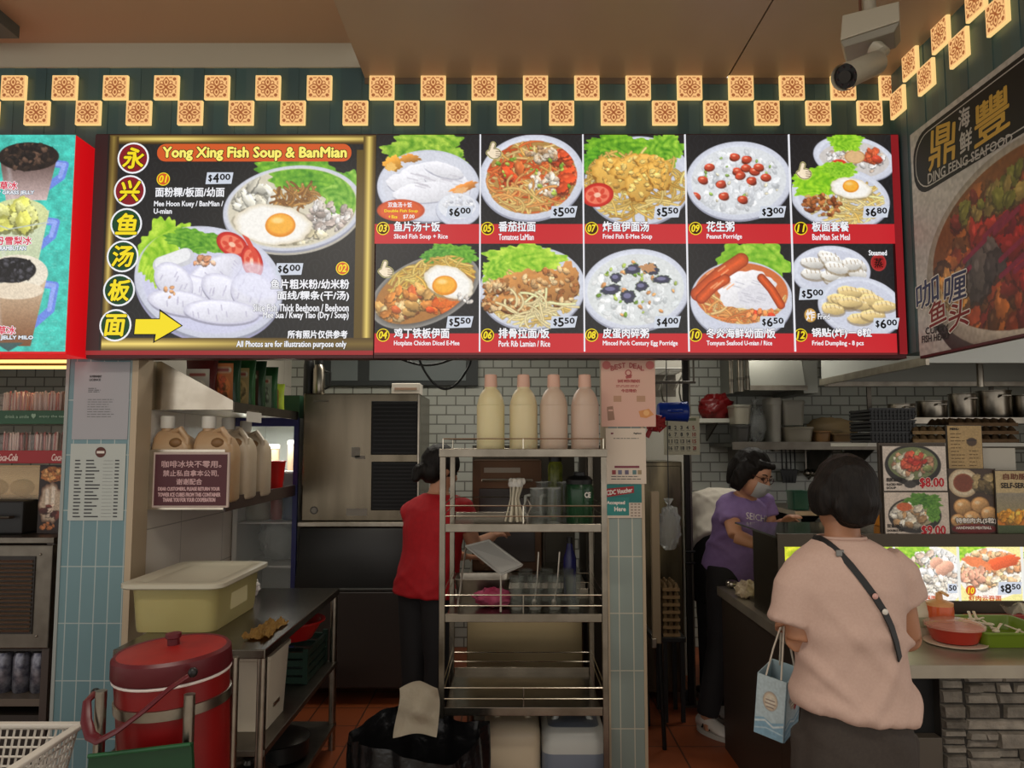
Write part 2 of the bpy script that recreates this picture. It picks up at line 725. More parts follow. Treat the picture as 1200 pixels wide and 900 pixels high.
        me = bpy.data.meshes.new(name)
        me.vertices.add(h * w)
        me.vertices.foreach_set('co', co.reshape(-1).astype(np.float32))
        nq = len(quads)
        me.loops.add(nq * 4)
        me.loops.foreach_set('vertex_index', quads.reshape(-1).astype(np.int32))
        me.polygons.add(nq)
        me.polygons.foreach_set('loop_start', (np.arange(nq) * 4).astype(np.int32))
        at = me.color_attributes.new('Col', 'FLOAT_COLOR', 'POINT')
        c = np.clip(s.img / 255.0, 0, 1)
        c = np.where(c <= .04045, c / 12.92, ((c + .055) / 1.055) ** 2.4)
        rgba = np.concatenate([c, np.ones((h, w, 1))], -1).reshape(-1).astype(np.float32)
        at.data.foreach_set('color', rgba)
        me.update(calc_edges=True)
        if mask is not None:
            bm = bmesh.new(); bm.from_mesh(me)
            bmesh.ops.delete(bm, geom=[v for v in bm.verts if not v.link_faces], context='VERTS')
            bm.to_mesh(me); bm.free()
        return link_mesh(name, me, m, parent, label=label)


# ------------------------------------------------------------------ lettering (flat cut letters, one mesh per sheet)
_TXT = {}


def text_tris(body, shear=0.0):
    key = (body, shear)
    if key in _TXT:
        return _TXT[key]
    c = bpy.data.curves.new('lettering', 'FONT')
    c.body = body
    c.resolution_u = 2
    c.shear = shear
    o = bpy.data.objects.new('lettering', c)
    COL.objects.link(o)
    dg = bpy.context.evaluated_depsgraph_get()
    me = bpy.data.meshes.new_from_object(o.evaluated_get(dg))
    v = np.zeros(len(me.vertices) * 3)
    me.vertices.foreach_get('co', v)
    v = v.reshape(-1, 3)[:, :2]
    polys = [tuple(p.vertices) for p in me.polygons]
    bpy.data.meshes.remove(me)
    bpy.data.objects.remove(o)
    bpy.data.curves.remove(c)
    _TXT[key] = (v, polys)
    return v, polys


class Ink:
    """collects letters and flat shapes for one sheet; layers lie a fraction of a millimetre apart"""
    def __init__(s, surf, base=0.0008):
        s.sf = surf
        s.base = base
        s.co, s.po, s.mi, s.mats = [], [], [], []

    def _m(s, m):
        if m not in s.mats:
            s.mats.append(m)
        return s.mats.index(m)

    def add(s, pts, polys, m, layer):
        o = len(s.co)
        for u, v in pts:
            s.co.append(s.sf.at(u, v, s.base + layer * 0.0005))
        k = s._m(m)
        for p in polys:
            s.po.append(tuple(o + i for i in p))
            s.mi.append(k)

    def text(s, body, u0, v0, u1, v1, m, bold=0.0, outline=None, ow=1.0, layer=2, shear=0.0, quad=None, arc=0.0):
        v, polys = text_tris(body, shear)
        if not len(v):
            return s
        lo, hi = v.min(0), v.max(0)
        n = (v - lo) / np.maximum(hi - lo, 1e-6)

        def mp(du, dv):
            if quad is not None:
                a, b, c, d = [np.array(q, float) for q in quad]        # TL TR BR BL
                x, y = n[:, :1], 1 - n[:, 1:]
                p = a * (1 - x) * (1 - y) + b * x * (1 - y) + c * x * y + d * (1 - x) * y
                return p + np.array([du, dv])
            px = u0 + n[:, 0] * (u1 - u0) + du
            py = v1 - n[:, 1] * (v1 - v0) + dv
            if arc:
                py = py + arc * ((n[:, 0] - .5) ** 2) * 4
            return np.stack([px, py], 1)
        if outline is not None:
            for i in range(8):
                t = i * math.pi / 4
                s.add(mp(ow * math.cos(t), ow * math.sin(t)), polys, outline, layer + i * .08)
            layer += 1
        if bold:
            for i, (a, b) in enumerate(((-bold, 0), (bold, 0), (0, -bold), (0, bold))):
                s.add(mp(a, b), polys, m, layer + i * .08)
        s.add(mp(0, 0), polys, m, layer + .4)
        return s

    def poly(s, pts, m, layer=0):
        s.add(pts, [tuple(reversed(range(len(pts))))], m, layer)
        return s

    def rect(s, u0, v0, u1, v1, m, layer=0, r=0.0):
        if r <= 0:
            return s.poly([(u0, v0), (u1, v0), (u1, v1), (u0, v1)], m, layer)
        P = []
        for cx, cy, a0 in ((u1 - r, v0 + r, -90), (u1 - r, v1 - r, 0), (u0 + r, v1 - r, 90), (u0 + r, v0 + r, 180)):
            for k in range(7):
                t = math.radians(a0 + 15 * k)
                P.append((cx + r * math.cos(t), cy + r * math.sin(t)))
        return s.poly(P, m, layer)

    def disc(s, u, v, r, m, layer=0, n=28, rv=None):
        rv = rv or r
        return s.poly([(u + r * math.cos(6.2832 * k / n), v + rv * math.sin(6.2832 * k / n)) for k in range(n)], m, layer)

    def ring(s, u, v, r, wd, m, layer=0, n=32):
        P = [(u + (r + (wd if k % 2 else 0)) * math.cos(6.2832 * (k // 2) / n), v + (r + (wd if k % 2 else 0)) * math.sin(6.2832 * (k // 2) / n)) for k in range(2 * n)]
        s.add(P, [((2 * i), (2 * i + 1), (2 * ((i + 1) % n) + 1), (2 * ((i + 1) % n))) for i in range(n)], m, layer)
        return s

    def build(s, name, parent, label=None):
        off = wloc(parent) if parent is not None else Vector((0, 0, 0))
        me = bpy.data.meshes.new(name)
        me.from_pydata([tuple(p - off) for p in s.co], [], s.po)
        me.polygons.foreach_set('material_index', s.mi)
        me.update()
        return link_mesh(name, me, s.mats, parent, label=label)


def ink(key, col):
    return mat('ink_' + key, col, 0.6)


def glow(key, col, st=1.0):
    return lit('backlit_' + key, col, st)
# =================================================================== the setting
YF = 3.60            # plane of the stall front
XR = 1.87            # return fascia on the right
ZL, ZH = 2.05, 3.44  # underside of the fascia, soffit height


def flat_box(name, a, b, m, bev=0.0):
    return struct(MB().box(a, b, bev).build(name, m))


FLOORM = tile_mat('terracotta_tiles', (140, 70, 34), (66, 38, 24), 0.30, 0.30, 'xy', 0.0, 0.005, 0.42, (128, 62, 30))
flat_box('floor', (-6, 2.0, -0.1), (6, 6.6, 0.0), FLOORM)
flat_box('floor_hall', (-6, -4, -0.1), (6, 2.0, 0.0), mat('pale_bounce_floor', (176, 166, 152), .35))  # out of view, made pale to bounce light up to the ceiling
CEIL = mat('soffit_paint', (168, 146, 124), 0.42, noise=(1.5, (160, 138, 116), 1.0))
# lower soffit on the right: two boards with a thin joint, higher ceiling on the left
sx = W(428, 78, YF).x
jx = 1.07
flat_box('ceiling', (sx, -2.5, ZH), (jx - 0.004, YF, ZH + 0.10), CEIL)
flat_box('ceiling_board', (jx + 0.004, -2.5, ZH), (6, YF, ZH + 0.10), CEIL)
flat_box('ceiling_joint', (jx - 0.004, -2.5, ZH + 0.012), (jx + 0.004, YF, ZH + 0.1), mat('joint_dark', (60, 50, 42)))
zl = W(200, 52, YF).z
flat_box('ceiling_left', (-6, -2.5, zl), (sx, YF, zl + 0.1), mat('left_ceiling_paint', (178, 148, 120), 0.5))
flat_box('ceiling_beam', (-6, -2.5, zl - 0.06), (W(15, 57, 3.4).x, YF - 0.16, zl), mat('grey_beam', (86, 92, 88), 0.5))
flat_box('trim_cream', (-6, YF - 0.012, W(200, 80, YF).z), (sx + 0.004, YF + 0.1, zl), mat('cream_band', (182, 176, 156), 0.55))
flat_box('trim_soffit_edge', (sx, YF - 0.006, ZH - 0.03), (XR, YF + 0.05, ZH), mat('soffit_edge', (104, 88, 72), 0.5))  # solid brown strip where the soffit meets the fascia

# fluted dark green fascia behind the menu boxes (battens of uneven tone)
FG = mat('dark_green_board', (50, 68, 64), 0.45)
rng = np.random.default_rng(3)
greens = [mat('batten_green_a', (70, 98, 98), 0.42), mat('batten_green_b', (76, 98, 95), 0.42), mat('batten_green_c', (66, 90, 92), 0.42), mat('batten_green_d', (78, 102, 101), 0.42)]


def fascia(name, x0, x1, side=False):
    mb = MB()
    n = int(abs(x1 - x0) / 0.052)
    base = len(mb.bm.faces)
    mi = []
    for i in range(n):
        a, b = x0 + (x1 - x0) * i / n, x0 + (x1 - x0) * (i + 1) / n
        dd = 0.0012 * (i % 3)
        f0 = len(mb.bm.faces)
        if side:
            mb.box((XR - dd, a, ZL), (XR + 0.12, b, ZH))
        else:
            mb.box((a, YF - dd, ZL), (b, YF + 0.12, ZH if a > sx else W(200, 80, YF).z))
        mi += [int(rng.integers(4))] * (len(mb.bm.faces) - f0)
    mb.bm.faces.ensure_lookup_table()
    for f, k in zip(mb.bm.faces, mi):
        f.material_index = k
    return struct(mb.build(name, greens))


fascia('wall_fascia', -4.2, XR)
fascia('wall_fascia_right', YF, 0.9, True)
# kitchen shell
WT = tile_mat('white_wall_tile', (188, 190, 180), (120, 120, 112), 0.155, 0.078, 'xz', 0.5, 0.006, 0.25, (176, 178, 168))
PLAIN = mat('white_partition', (196, 186, 170), 0.5, noise=(2, (184, 172, 154), 1.0))
flat_box('wall_back', (-6, 6.2, 0), (6, 6.3, 3.0), WT)
flat_box('wall_right', (4.6, 3.4, 0), (4.7, 6.2, 3.0), PLAIN)
flat_box('ceiling_kitchen', (-6, YF + 0.12, 2.80), (6, 6.3, 2.88), mat('kitchen_ceiling', (150, 146, 136), 0.6))
xl = W(150, 560, YF).x                        # inner face of the left partition
flat_box('wall_left', (xl - 0.05, YF + 0.14, 0), (xl, 6.2, 2.8),
         tile_mat('partition_tile', (232, 224, 210), (176, 166, 150), 0.6, 0.3, 'yz', 0.0, 0.003, 0.4, (228, 219, 204)))
flat_box('wall_far_left', (-5.0, 3.0, 0), (-4.9, 6.2, 3.0), PLAIN)

# tiled columns
CT1 = tile_mat('blue_column_tile', (104, 136, 142), (160, 172, 170), 0.0655, 0.262, 'xz', 0.0, 0.0028, 0.28, (98, 131, 138), shift=(0.0, 0.259))
TRIMM = mat('cream_edge_trim', (178, 160, 134), 0.5)
xa, xb = W(74, 600, YF).x, W(149, 600, YF).x
flat_box('column_left', (xa, YF, 0), (xb, YF + 0.14, ZL + 0.2), CT1)
flat_box('trim_1', (xa - 0.016, YF - 0.004, 0), (xa, YF + 0.14, ZL), mat('grey_edge_trim', (150, 156, 152), 0.5))
flat_box('trim_2', (xb, YF - 0.006, 0), (xb + 0.03, YF + 0.14, ZL), TRIMM)
xc, xd = W(713.5, 600, YF).x, W(752, 600, YF).x
CT2 = tile_mat('grey_column_tile', (138, 150, 142), (186, 182, 164), 0.0655, 0.262, 'xz', 0.0, 0.0028, 0.28, (132, 145, 138), shift=(0.02, 0.213))
flat_box('column_right', (xc, YF, 0), (xd, YF + 0.20, ZL + 0.2), CT2)
flat_box('trim_3', (xc - 0.014, YF - 0.004, 0), (xc, YF + 0.2, ZL), TRIMM)
flat_box('trim_4', (xd, YF - 0.006, 0), (xd + 0.014, YF + 0.2, ZL), TRIMM)

# =================================================================== glowing lattice tiles on the fascia
TS = 0.1235


def make_lit_tile():
    t = root('lattice_tile', 'x', 'wall light')
    MB().box((-TS / 2, -0.017, -TS / 2), (TS / 2, 0.0, TS / 2), 0.003).build('light_box', mat('amber_acrylic', (120, 80, 30), 0.4, emit=(255, 216, 140), strength=.92), t)
    hs = TS / 2 - 0.004
    sf = Surf((-hs, -0.0185, hs), (hs, -0.0185, hs), (-hs, -0.0185, -hs), -15, -15, 15, 15)
    p = Paint(sf, 1.6, (246, 190, 124), 5)
    yy, xx = np.mgrid[0:p.h, 0:p.w]
    u, v = xx / p.k - 15, yy / p.k - 15
    r = np.hypot(u, v); th = np.arctan2(v, u)
    pat = np.zeros(u.shape)

    def add(d, w=1.0):
        global_m = np.clip((w - np.abs(d)) / .7 + .5, 0, 1)
        np.maximum(pat, global_m, out=pat)
    for a in (0, math.pi / 2, math.pi, -math.pi / 2):     # four petals with a seed in each
        cu, cv = 6.6 * math.cos(a), 6.6 * math.sin(a)
        du = (u - cu) * math.cos(a) + (v - cv) * math.sin(a)
        dv = -(u - cu) * math.sin(a) + (v - cv) * math.cos(a)
        add((np.abs(du / 5.9) ** 1.25 + np.abs(dv / 4.0) ** 1.25 - 1) * 3.6, .7)
        add((np.hypot(du / 1.7, dv) - .6), .8)
    for sx_, sy_ in ((1, 1), (1, -1), (-1, 1), (-1, -1)):
        cu, cv = 10.6 * sx_, 10.6 * sy_
        add(np.hypot(u - cu, v - cv) - 1.2, .9)
        add(np.hypot(u - 5.6 * sx_, v - 5.6 * sy_) - 2.3, .5)
        add((u * sx_ - 12.5) * (np.abs(v * sy_ - 5.5) < 2.2) + 9 * (np.abs(v * sy_ - 5.5) >= 2.2), .5)
        add((v * sy_ - 12.5) * (np.abs(u * sx_ - 5.5) < 2.2) + 9 * (np.abs(u * sx_ - 5.5) >= 2.2), .5)
    add(np.hypot(u, v) - 1.2, .5)
    m = pat[..., None]
    p.img = p.img * (1 - m * .82) + np.array([128, 52, 16.]) * m * .82
    p.build('face_panel', print_mat('lit_print', True, 1.0), t, label='amber face panel with a brown flower lattice')
    return t


tile0 = make_lit_tile()
up_c = [18, 77.5, 137, 196.5, 255.5, 315, 375, 448, 508, 567.5, 627.5, 687.5, 747.5, 807.5, 867.5, 927, 987]
lo_c = [-14, 45, 105, 164, 224, 283.5, 344, 417, 477, 537, 597, 658, 718.5, 778.5, 838.5, 898, 958, 1018]
first = True
for row, cs, py in (('upper', up_c, 104), ('lower', lo_c, 133.5)):
    for i, px in enumerate(cs):
        p = W(px, py, YF - 0.012)
        z = W(600, py, YF - 0.012).z
        lab = 'glowing square lattice tile, %s from left in the %s row of the back fascia' % (ORD[i], row)
        if first:
            t = tile0; first = False
            t['label'] = lab; t['group'] = 'glowing lattice tiles'; t.location = (p.x, YF - 0.012, z)
        else:
            t = copy_tree(tile0, None, (p.x, YF - 0.012, z), 0, lab)
# the narrower one in the corner
p = W(1041, 105, YF - 0.012)
t = copy_tree(tile0, None, (p.x, YF - 0.012, W(600, 104, YF - 0.012).z), 0, 'glowing square lattice tile in the back corner, rightmost of the upper row')
t.scale = (0.8, 1, 1)
# the right-hand return: Y spacing continues the same chequer
zu, zlw = W(600, 104, YF).z, W(600, 133.5, YF).z
ys = []
for i in range(7):
    y = 3.475 - i * TS * 1.0
    low = i % 2 == 0
    k = i // 2
    lab = 'glowing square lattice tile, %s from the corner in the %s row of the right fascia' % (ORD[k], 'lower' if low else 'upper')
    copy_tree(tile0, None, (XR - 0.012, y, zlw if low else zu), -math.pi / 2, lab)
# =================================================================== illuminated menu boxes
YM = 3.50
LP = print_mat('lit_print', True, 1.0)
RED = glow('red', (198, 30, 40), .95)
INKW, INKK = glow('white', (240, 240, 244), 1.0), mat('unlit_black', (14, 14, 15), 0.5)
GREYT = glow('tag_grey', (206, 212, 224), 1.0)
YEL = glow('yellow', (244, 220, 30), 1.0)
ORNG = glow('orange', (214, 92, 40), .95)
DKR = mat('unlit_maroon', (70, 18, 22), 0.4)


def thumb(p, u, v, s=1.0):
    """small thumbs-up mark with pale outline"""
    for g, c in ((1.6, (236, 226, 150)), (0.7, (30, 26, 20)), (0.0, (244, 226, 196))):
        p.ell(u + 3 * s, v + 5 * s, (8.5 + g) * s, (6.5 + g) * s, c)
        p.line([(u - 2 * s, v + 2 * s), (u + 1 * s, v - 8 * s)], (4.5 + 2 * g) * s, c)
        p.line([(u - 5 * s, v + 4 * s), (u + 2 * s, v + 9 * s)], (5 + 2 * g) * s, c)
    for i in range(3):
        p.line([(u + 5 * s, v + (2 + 3 * i) * s), (u + 11 * s, v + (2.4 + 3 * i) * s)], .9 * s, (110, 84, 60))


def waves(p, col=(44, 46, 52), step=17):
    yy, xx = np.mgrid[0:p.h, 0:p.w]
    u, v = xx / p.k, yy / p.k
    row = np.floor(v / (step * .5))
    uu = (u + (row % 2) * step) % (2 * step) - step
    vv = (v % (step * .5)) + 0.0
    r = np.hypot(uu, vv - step * .5)
    m = np.clip(.8 - np.abs((r % 5.5) - 2.7), 0, 1)[..., None] * .8
    p.img = p.img * (1 - m) + np.array(col, float) * m


GRN = [(96, 150, 40), (150, 190, 60), (70, 120, 30)]
NOOD = [(236, 206, 130), (228, 186, 100), (244, 220, 156)]
MEAT = [(214, 190, 160), (190, 150, 110), (232, 214, 190)]


def d03(p):
    p.lettuce(497, 176, 46, 24, 0); p.lettuce(520, 190, 30, 20, 20)
    p.plate(502, 218, 60, 42)
    p.clip_ell(502, 214, 54, 40)
    p.ell(502, 218, 56, 40, (214, 216, 226))
    for (u, v, a, b, r) in ((500, 208, 36, 18, -8), (524, 214, 30, 18, 30), (475, 216, 22, 12, 10), (500, 226, 40, 12, -4), (520, 200, 24, 8, 15)):
        p.ell(u, v + 1.5, a, b, (178, 178, 190), r); p.ell(u, v, a, b, (232, 231, 236), r, shade=.1, jag=.05)
    for i in range(16):
        q = p.rp(505, 212, 34, 16); p.line([q, (q[0] + 12, q[1] + 3)], 1.6, (200, 196, 204), alpha=.7)
    p.noclip()
    p.ell(460, 192, 11, 9, (226, 160, 60), jag=.2, shade=.3); p.ell(480, 186, 12, 5, (206, 140, 60), jag=.2, shade=.3); p.ell(458, 196, 6, 5, (240, 190, 100), jag=.2)
    p.ell(544, 220, 16, 5, (222, 142, 70), -18, jag=.2, shade=.3); p.ell(540, 224, 8, 4, (236, 180, 120), -18, jag=.2)
    p.ell(470, 247, 28, 13, (216, 92, 44), edge=(190, 70, 36))
    p.plate(537, 246, 26, 19); p.ell(536, 242, 22, 15, (228, 230, 236)); p.chunks(536, 241, 18, 12, [(236, 236, 240), (214, 216, 226)], 60, 2.0, sh=.87)


def noodle_plate(p, u, v, ru, rv, cols, n, rot=-8):
    p.plate(u, v, ru, rv, rot)
    p.clip_ell(u, v, ru * .86, rv * .86, rot)
    p.ell(u, v, ru * .86, rv * .86, tuple(np.array(cols[0]) * .8), rot)
    p.noodles(u, v, ru * .8, rv * .8, cols, n, 2.2, rot)


def d05(p):
    noodle_plate(p, 623, 208, 62, 50, [(222, 170, 90), (232, 120, 60), (238, 200, 130), (214, 90, 40)], 120)
    p.chunks(595, 205, 18, 14, [(224, 84, 40), (230, 120, 60)], 9, 8)
    p.chunks(664, 208, 14, 22, [(226, 82, 40), (220, 100, 60)], 9, 8)
    p.chunks(658, 180, 20, 9, [(220, 84, 44)], 8, 7)
    p.chunks(637, 181, 20, 8, MEAT, 34, 4); p.chunks(638, 216, 18, 13, [(238, 226, 206), (222, 196, 170)], 34, 4)
    p.chunks(625, 208, 46, 36, [(120, 160, 50), (170, 190, 80)], 24, 2.6)
    p.noodles(605, 235, 34, 14, [(240, 200, 120), (230, 160, 90)], 30)
    p.noclip(); thumb(p, 577, 176, .85)


def d07(p):
    p.plate(748, 212, 63, 52, -4)
    p.lettuce(728, 175, 40, 19, 8, (52, 120, 12), (160, 214, 54)); p.lettuce(780, 176, 22, 20, -30, (60, 130, 16), (176, 222, 70)); p.lettuce(697, 190, 16, 16, -40, (40, 110, 16), (120, 190, 40))
    p.clip_ell(746, 216, 62, 46)
    p.noodles(748, 224, 58, 34, [(226, 188, 100), (206, 158, 70), (240, 210, 130)], 130)
    p.noodles(702, 200, 20, 14, [(216, 176, 90), (190, 140, 60)], 26)
    p.noclip()
    for (u, v, a, b, r) in ((718, 204, 24, 20, 20), (742, 196, 26, 14, -10), (766, 192, 22, 10, 15), (750, 214, 16, 22, 20), (772, 206, 12, 18, -30)):
        p.ell(u, v + 2, a, b, (150, 104, 36), r, jag=.1); p.ell(u, v, a, b, (228, 178, 84), r, jag=.12, shade=.18, edge=(206, 150, 60))
        p.chunks(u, v, a * .8, b * .8, [(238, 200, 112), (220, 164, 74)], 16, 3.4)
    p.tomato(700, 229, 19, 14, -8)


def d09(p):
    p.plate(866, 212, 62, 46, -4)
    p.clip_ell(866, 212, 56, 40, -4)
    p.ell(866, 212, 56, 40, (220, 223, 226), -4)
    p.chunks(866, 214, 52, 36, [(228, 230, 233), (214, 217, 221), (236, 238, 240)], 120, 4.5, sh=.87)
    p.chunks(866, 214, 48, 32, [(140, 170, 80), (220, 210, 180)], 22, 2.2)
    for (u, v) in ((832, 196), (824, 211), (845, 216), (815, 230), (848, 230), (870, 234), (865, 201), (875, 197), (885, 201), (881, 212), (898, 208), (862, 184), (876, 187), (890, 196), (868, 206)):
        p.ell(u, v + 1, 6.4, 4.6, (110, 40, 24), p.rng.random() * 60 - 30); p.ell(u, v, 5.8, 4.0, (196, 72, 46), p.rng.random() * 60 - 30, shade=.3); p.ell(u - 1, v - 1.4, 2, 1, (240, 160, 130))
    p.noclip()


def d11(p):
    p.plate(1002, 186, 48, 26, 10)
    p.clip_ell(1002, 186, 42, 21, 10); p.ell(1002, 188, 42, 22, (206, 200, 196)); p.chunks(1000, 188, 36, 16, [(226, 222, 220), (214, 190, 170)], 50, 4); p.chunks(1024, 182, 12, 7, [(206, 74, 50), (224, 100, 60)], 12, 5); p.ell(984, 192, 9, 5, (214, 60, 40)); p.ell(1003, 184, 12, 8, (220, 180, 130), edge=(180, 130, 80)); p.noclip()
    p.lettuce(993, 166, 20, 12, 0, (90, 160, 20), (180, 230, 60))
    p.plate(984, 232, 58, 36, 8)
    p.clip_ell(984, 233, 52, 30, 8); p.noodles(1000, 240, 34, 18, NOOD, 60); p.chunks(963, 240, 22, 14, [(150, 84, 44), (180, 110, 60), (120, 60, 30)], 60, 3); p.noclip()
    p.lettuce(962, 212, 34, 17, -12, (90, 164, 16), (180, 230, 50)); p.lettuce(985, 199, 20, 9, 0, (90, 160, 20), (170, 220, 60))
    p.egg(997, 221, 24, 12, 997, 218, 9, 8)
    thumb(p, 941, 200, .85)


def d04(p):
    p.ell(498, 342, 68, 38, (70, 66, 64), -24, edge=(150, 146, 140)); p.ell(498, 341, 62, 33, (170, 116, 60), -24)
    p.lettuce(530, 298, 30, 12, 5, (60, 130, 24), (130, 190, 60)); p.lettuce(510, 300, 18, 10, -20, (50, 120, 30), (120, 186, 70))
    p.clip_ell(498, 340, 63, 34, -24)
    p.noodles(500, 326, 48, 20, [(238, 204, 110), (222, 178, 80)], 70, rot=-24)
    p.chunks(474, 356, 34, 20, [(226, 172, 96), (238, 200, 140), (206, 130, 60), (196, 96, 50)], 46, 7, rot=-15)
    p.chunks(524, 360, 22, 8, [(214, 80, 30), (226, 110, 40)], 20, 5); p.ell(530, 352, 26, 7, (224, 110, 40), -12, alpha=.7)
    p.noclip()
    p.egg(526, 331, 30, 18, 521, 334, 14, 20)
    p.chunks(546, 350, 10, 5, [(230, 220, 210)], 8, 3)
    thumb(p, 450, 315, .85)


def d06(p):
    p.plate(624, 338, 62, 48, -6)
    p.lettuce(614, 306, 46, 20, 0, (96, 166, 18), (206, 234, 84)); p.lettuce(582, 318, 18, 15, -30, (90, 160, 20), (196, 230, 80))
    p.clip_ell(624, 338, 56, 46, -6); p.noodles(622, 356, 46, 24, [(240, 216, 150), (226, 190, 110)], 90); p.noclip()
    for (u, v, a, b, r) in ((614, 338, 32, 20, -15), (640, 336, 20, 22, 30), (662, 334, 16, 26, 15), (582, 336, 16, 8, -30), (575, 356, 10, 9, 0), (605, 358, 26, 10, 10)):
        p.ell(u, v + 2, a, b, (96, 56, 24), r, jag=.12); p.ell(u, v, a, b, (186, 128, 70), r, jag=.15, shade=.25)
        p.chunks(u, v, a * .85, b * .85, [(214, 168, 112), (160, 98, 50), (226, 190, 140)], 26, 3.6)
    p.noodles(628, 362, 30, 9, [(246, 226, 170)], 18)


def d08(p):
    p.plate(745, 340, 63, 48, -6)
    p.clip_ell(745, 340, 57, 42, -6); p.ell(745, 340, 57, 42, (218, 221, 220), -6)
    p.chunks(745, 342, 52, 38, [(228, 230, 229), (212, 216, 216), (238, 238, 236)], 130, 4.2, sh=.87)
    p.chunks(745, 340, 48, 34, [(120, 160, 50), (170, 190, 90), (230, 160, 100)], 46, 2.6)
    for (u, v, a, b) in ((742, 316, 10, 6), (764, 316, 9, 7), (716, 340, 12, 6), (776, 328, 11, 5), (736, 348, 9, 8), (722, 326, 7, 6), (752, 336, 8, 6)):
        p.ell(u, v, a, b, (60, 60, 80), p.rng.random() * 40 - 20, jag=.15, edge=(90, 104, 80)); p.ell(u - 1, v - 1, a * .5, b * .4, (118, 116, 150), 0)
    p.ell(760, 314, 9, 5, (190, 140, 96), jag=.3); p.noclip()


def d10(p):
    p.lettuce(868, 304, 26, 20, -10, (84, 150, 18), (160, 206, 60), n=6); p.lettuce(898, 306, 30, 22, 30, (84, 156, 20), (176, 216, 76), n=6)
    p.plate(869, 352, 60, 46, 0, .92)
    p.clip_ell(869, 344, 55, 36); p.ell(869, 344, 55, 36, (206, 110, 60))
    p.noodles(868, 366, 44, 14, [(240, 196, 130), (222, 130, 70), (234, 160, 90)], 70)
    p.ell(876, 340, 34, 22, (232, 230, 232), -10, jag=.08, shade=.1); p.ell(890, 350, 26, 14, (222, 220, 226), 10, jag=.08)
    for i in range(14):
        q = p.rp(878, 342, 26, 15); p.line([q, (q[0] + 10, q[1] + 3)], 1.4, (198, 196, 204), alpha=.8)
    p.noclip()
    for a0, w in (((818, 345, 870, 305), 15), ((822, 350, 850, 328), 11), ((893, 326, 915, 358), 8)):
        p.line([(a0[0], a0[1]), ((a0[0] + a0[2]) / 2, (a0[1] + a0[3]) / 2 - 3), (a0[2], a0[3])], w + 2, (150, 50, 20)); p.line([(a0[0], a0[1]), ((a0[0] + a0[2]) / 2, (a0[1] + a0[3]) / 2 - 3), (a0[2], a0[3])], w, (230, 96, 44), shade=.25)
    for i in range(8):
        q = p.rp(842, 330, 16, 14); p.line([q, (q[0] + 8, q[1] - 6)], 1.6, (246, 170, 120), alpha=.8)
    p.chunks(890, 368, 22, 5, [(222, 70, 40), (240, 140, 80)], 12, 4)


def dump(p, u, v, ru, rv, col, hi, n):
    for i in range(n):
        q = p.rp(u, v, ru, rv)
        r = p.rng.random() * 30 - 5
        p.ell(q[0], q[1] + 2, 15, 7, (130, 110, 80), r, alpha=.6); p.ell(q[0], q[1], 14, 6.4, col, r, shade=.25, jag=.06); p.line([(q[0] - 10, q[1] - 2), (q[0], q[1] - 4), (q[0] + 10, q[1] - 1)], 2, hi)
        for j in range(4):
            p.line([(q[0] - 8 + 5 * j, q[1] - 5), (q[0] - 7 + 5 * j, q[1] - 1)], .9, (150, 124, 90), alpha=.7)


def d12(p):
    p.plate(975, 318, 46, 30, 0); p.clip_ell(975, 318, 42, 26); dump(p, 975, 318, 34, 18, (226, 222, 214), (246, 244, 240), 14); p.noclip()
    p.plate(1008, 360, 50, 35, 10); p.clip_ell(1008, 360, 45, 30); dump(p, 1008, 360, 34, 22, (228, 200, 138), (246, 226, 176), 16); p.noclip()
    p.ell(949, 370, 7, 8, (206, 160, 80)); p.ell(1031, 308, 9, 10, (150, 24, 26), edge=(200, 60, 60))


dishes = [  # column, row, painter, number, chinese, english, price, thumb
    (0, 0, d03, '03', '鱼片汤＋饭', 'Sliced Fish Soup + Rice', '6'), (0, 1, d04, '04', '鸡丁铁板伊面', 'Hotplate Chicken Diced E-Mee', '5'),
    (1, 0, d05, '05', '番茄拉面', 'Tomatoes LaMian', '5'), (1, 1, d06, '06', '排骨拉面/饭', 'Pork Rib Lamian / Rice', '5'),
    (2, 0, d07, '07', '炸鱼伊面汤', 'Fried Fish E-Mee Soup', '5'), (2, 1, d08, '08', '皮蛋肉碎粥', 'Minced Pork Century Egg Porridge', '4'),
    (3, 0, d09, '09', '花生粥', 'Peanut Porridge', '3'), (3, 1, d10, '10', '冬炎海鲜幼面/饭', 'Tomyum Seafood U-mian / Rice', '6'),
    (4, 0, d11, '11', '板面套餐', 'BanMian Set Meal', '6'), (4, 1, d12, '12', '锅贴(炸)－8粒', 'Fried Dumpling - 8 pcs', '6')]
cents = {'03': '00', '04': '50', '05': '00', '06': '50', '07': '50', '08': '00', '09': '00', '10': '50', '11': '80', '12': '00'}
cx = [439.5, 562.5, 684, 805, 928, 1049]
DX0, DX1 = W(cx[0], 290, YM).x, W(cx[5] + 9, 290, YM).x
ZT, ZB = W(600, 158, YM).z, W(600, 415, YM).z
menu = root('dish_menu_lightbox', 'lit menu box with ten noodle and porridge photos in two rows', 'menu sign', (0, YM, ZB))
MB().box((DX0, YM + 0.004, ZB - 0.02), (DX1, YF - 0.012, ZT + 0.006), 0.002).build('housing', [DKR], menu)
sfm = front(cx[5], 158, cx[5] + 9, 415, YM)
Ink(sfm).rect(cx[5], 158, cx[5] + 9, 415, glow('dim_red', (140, 26, 32), .9)).build('side_strip', menu)
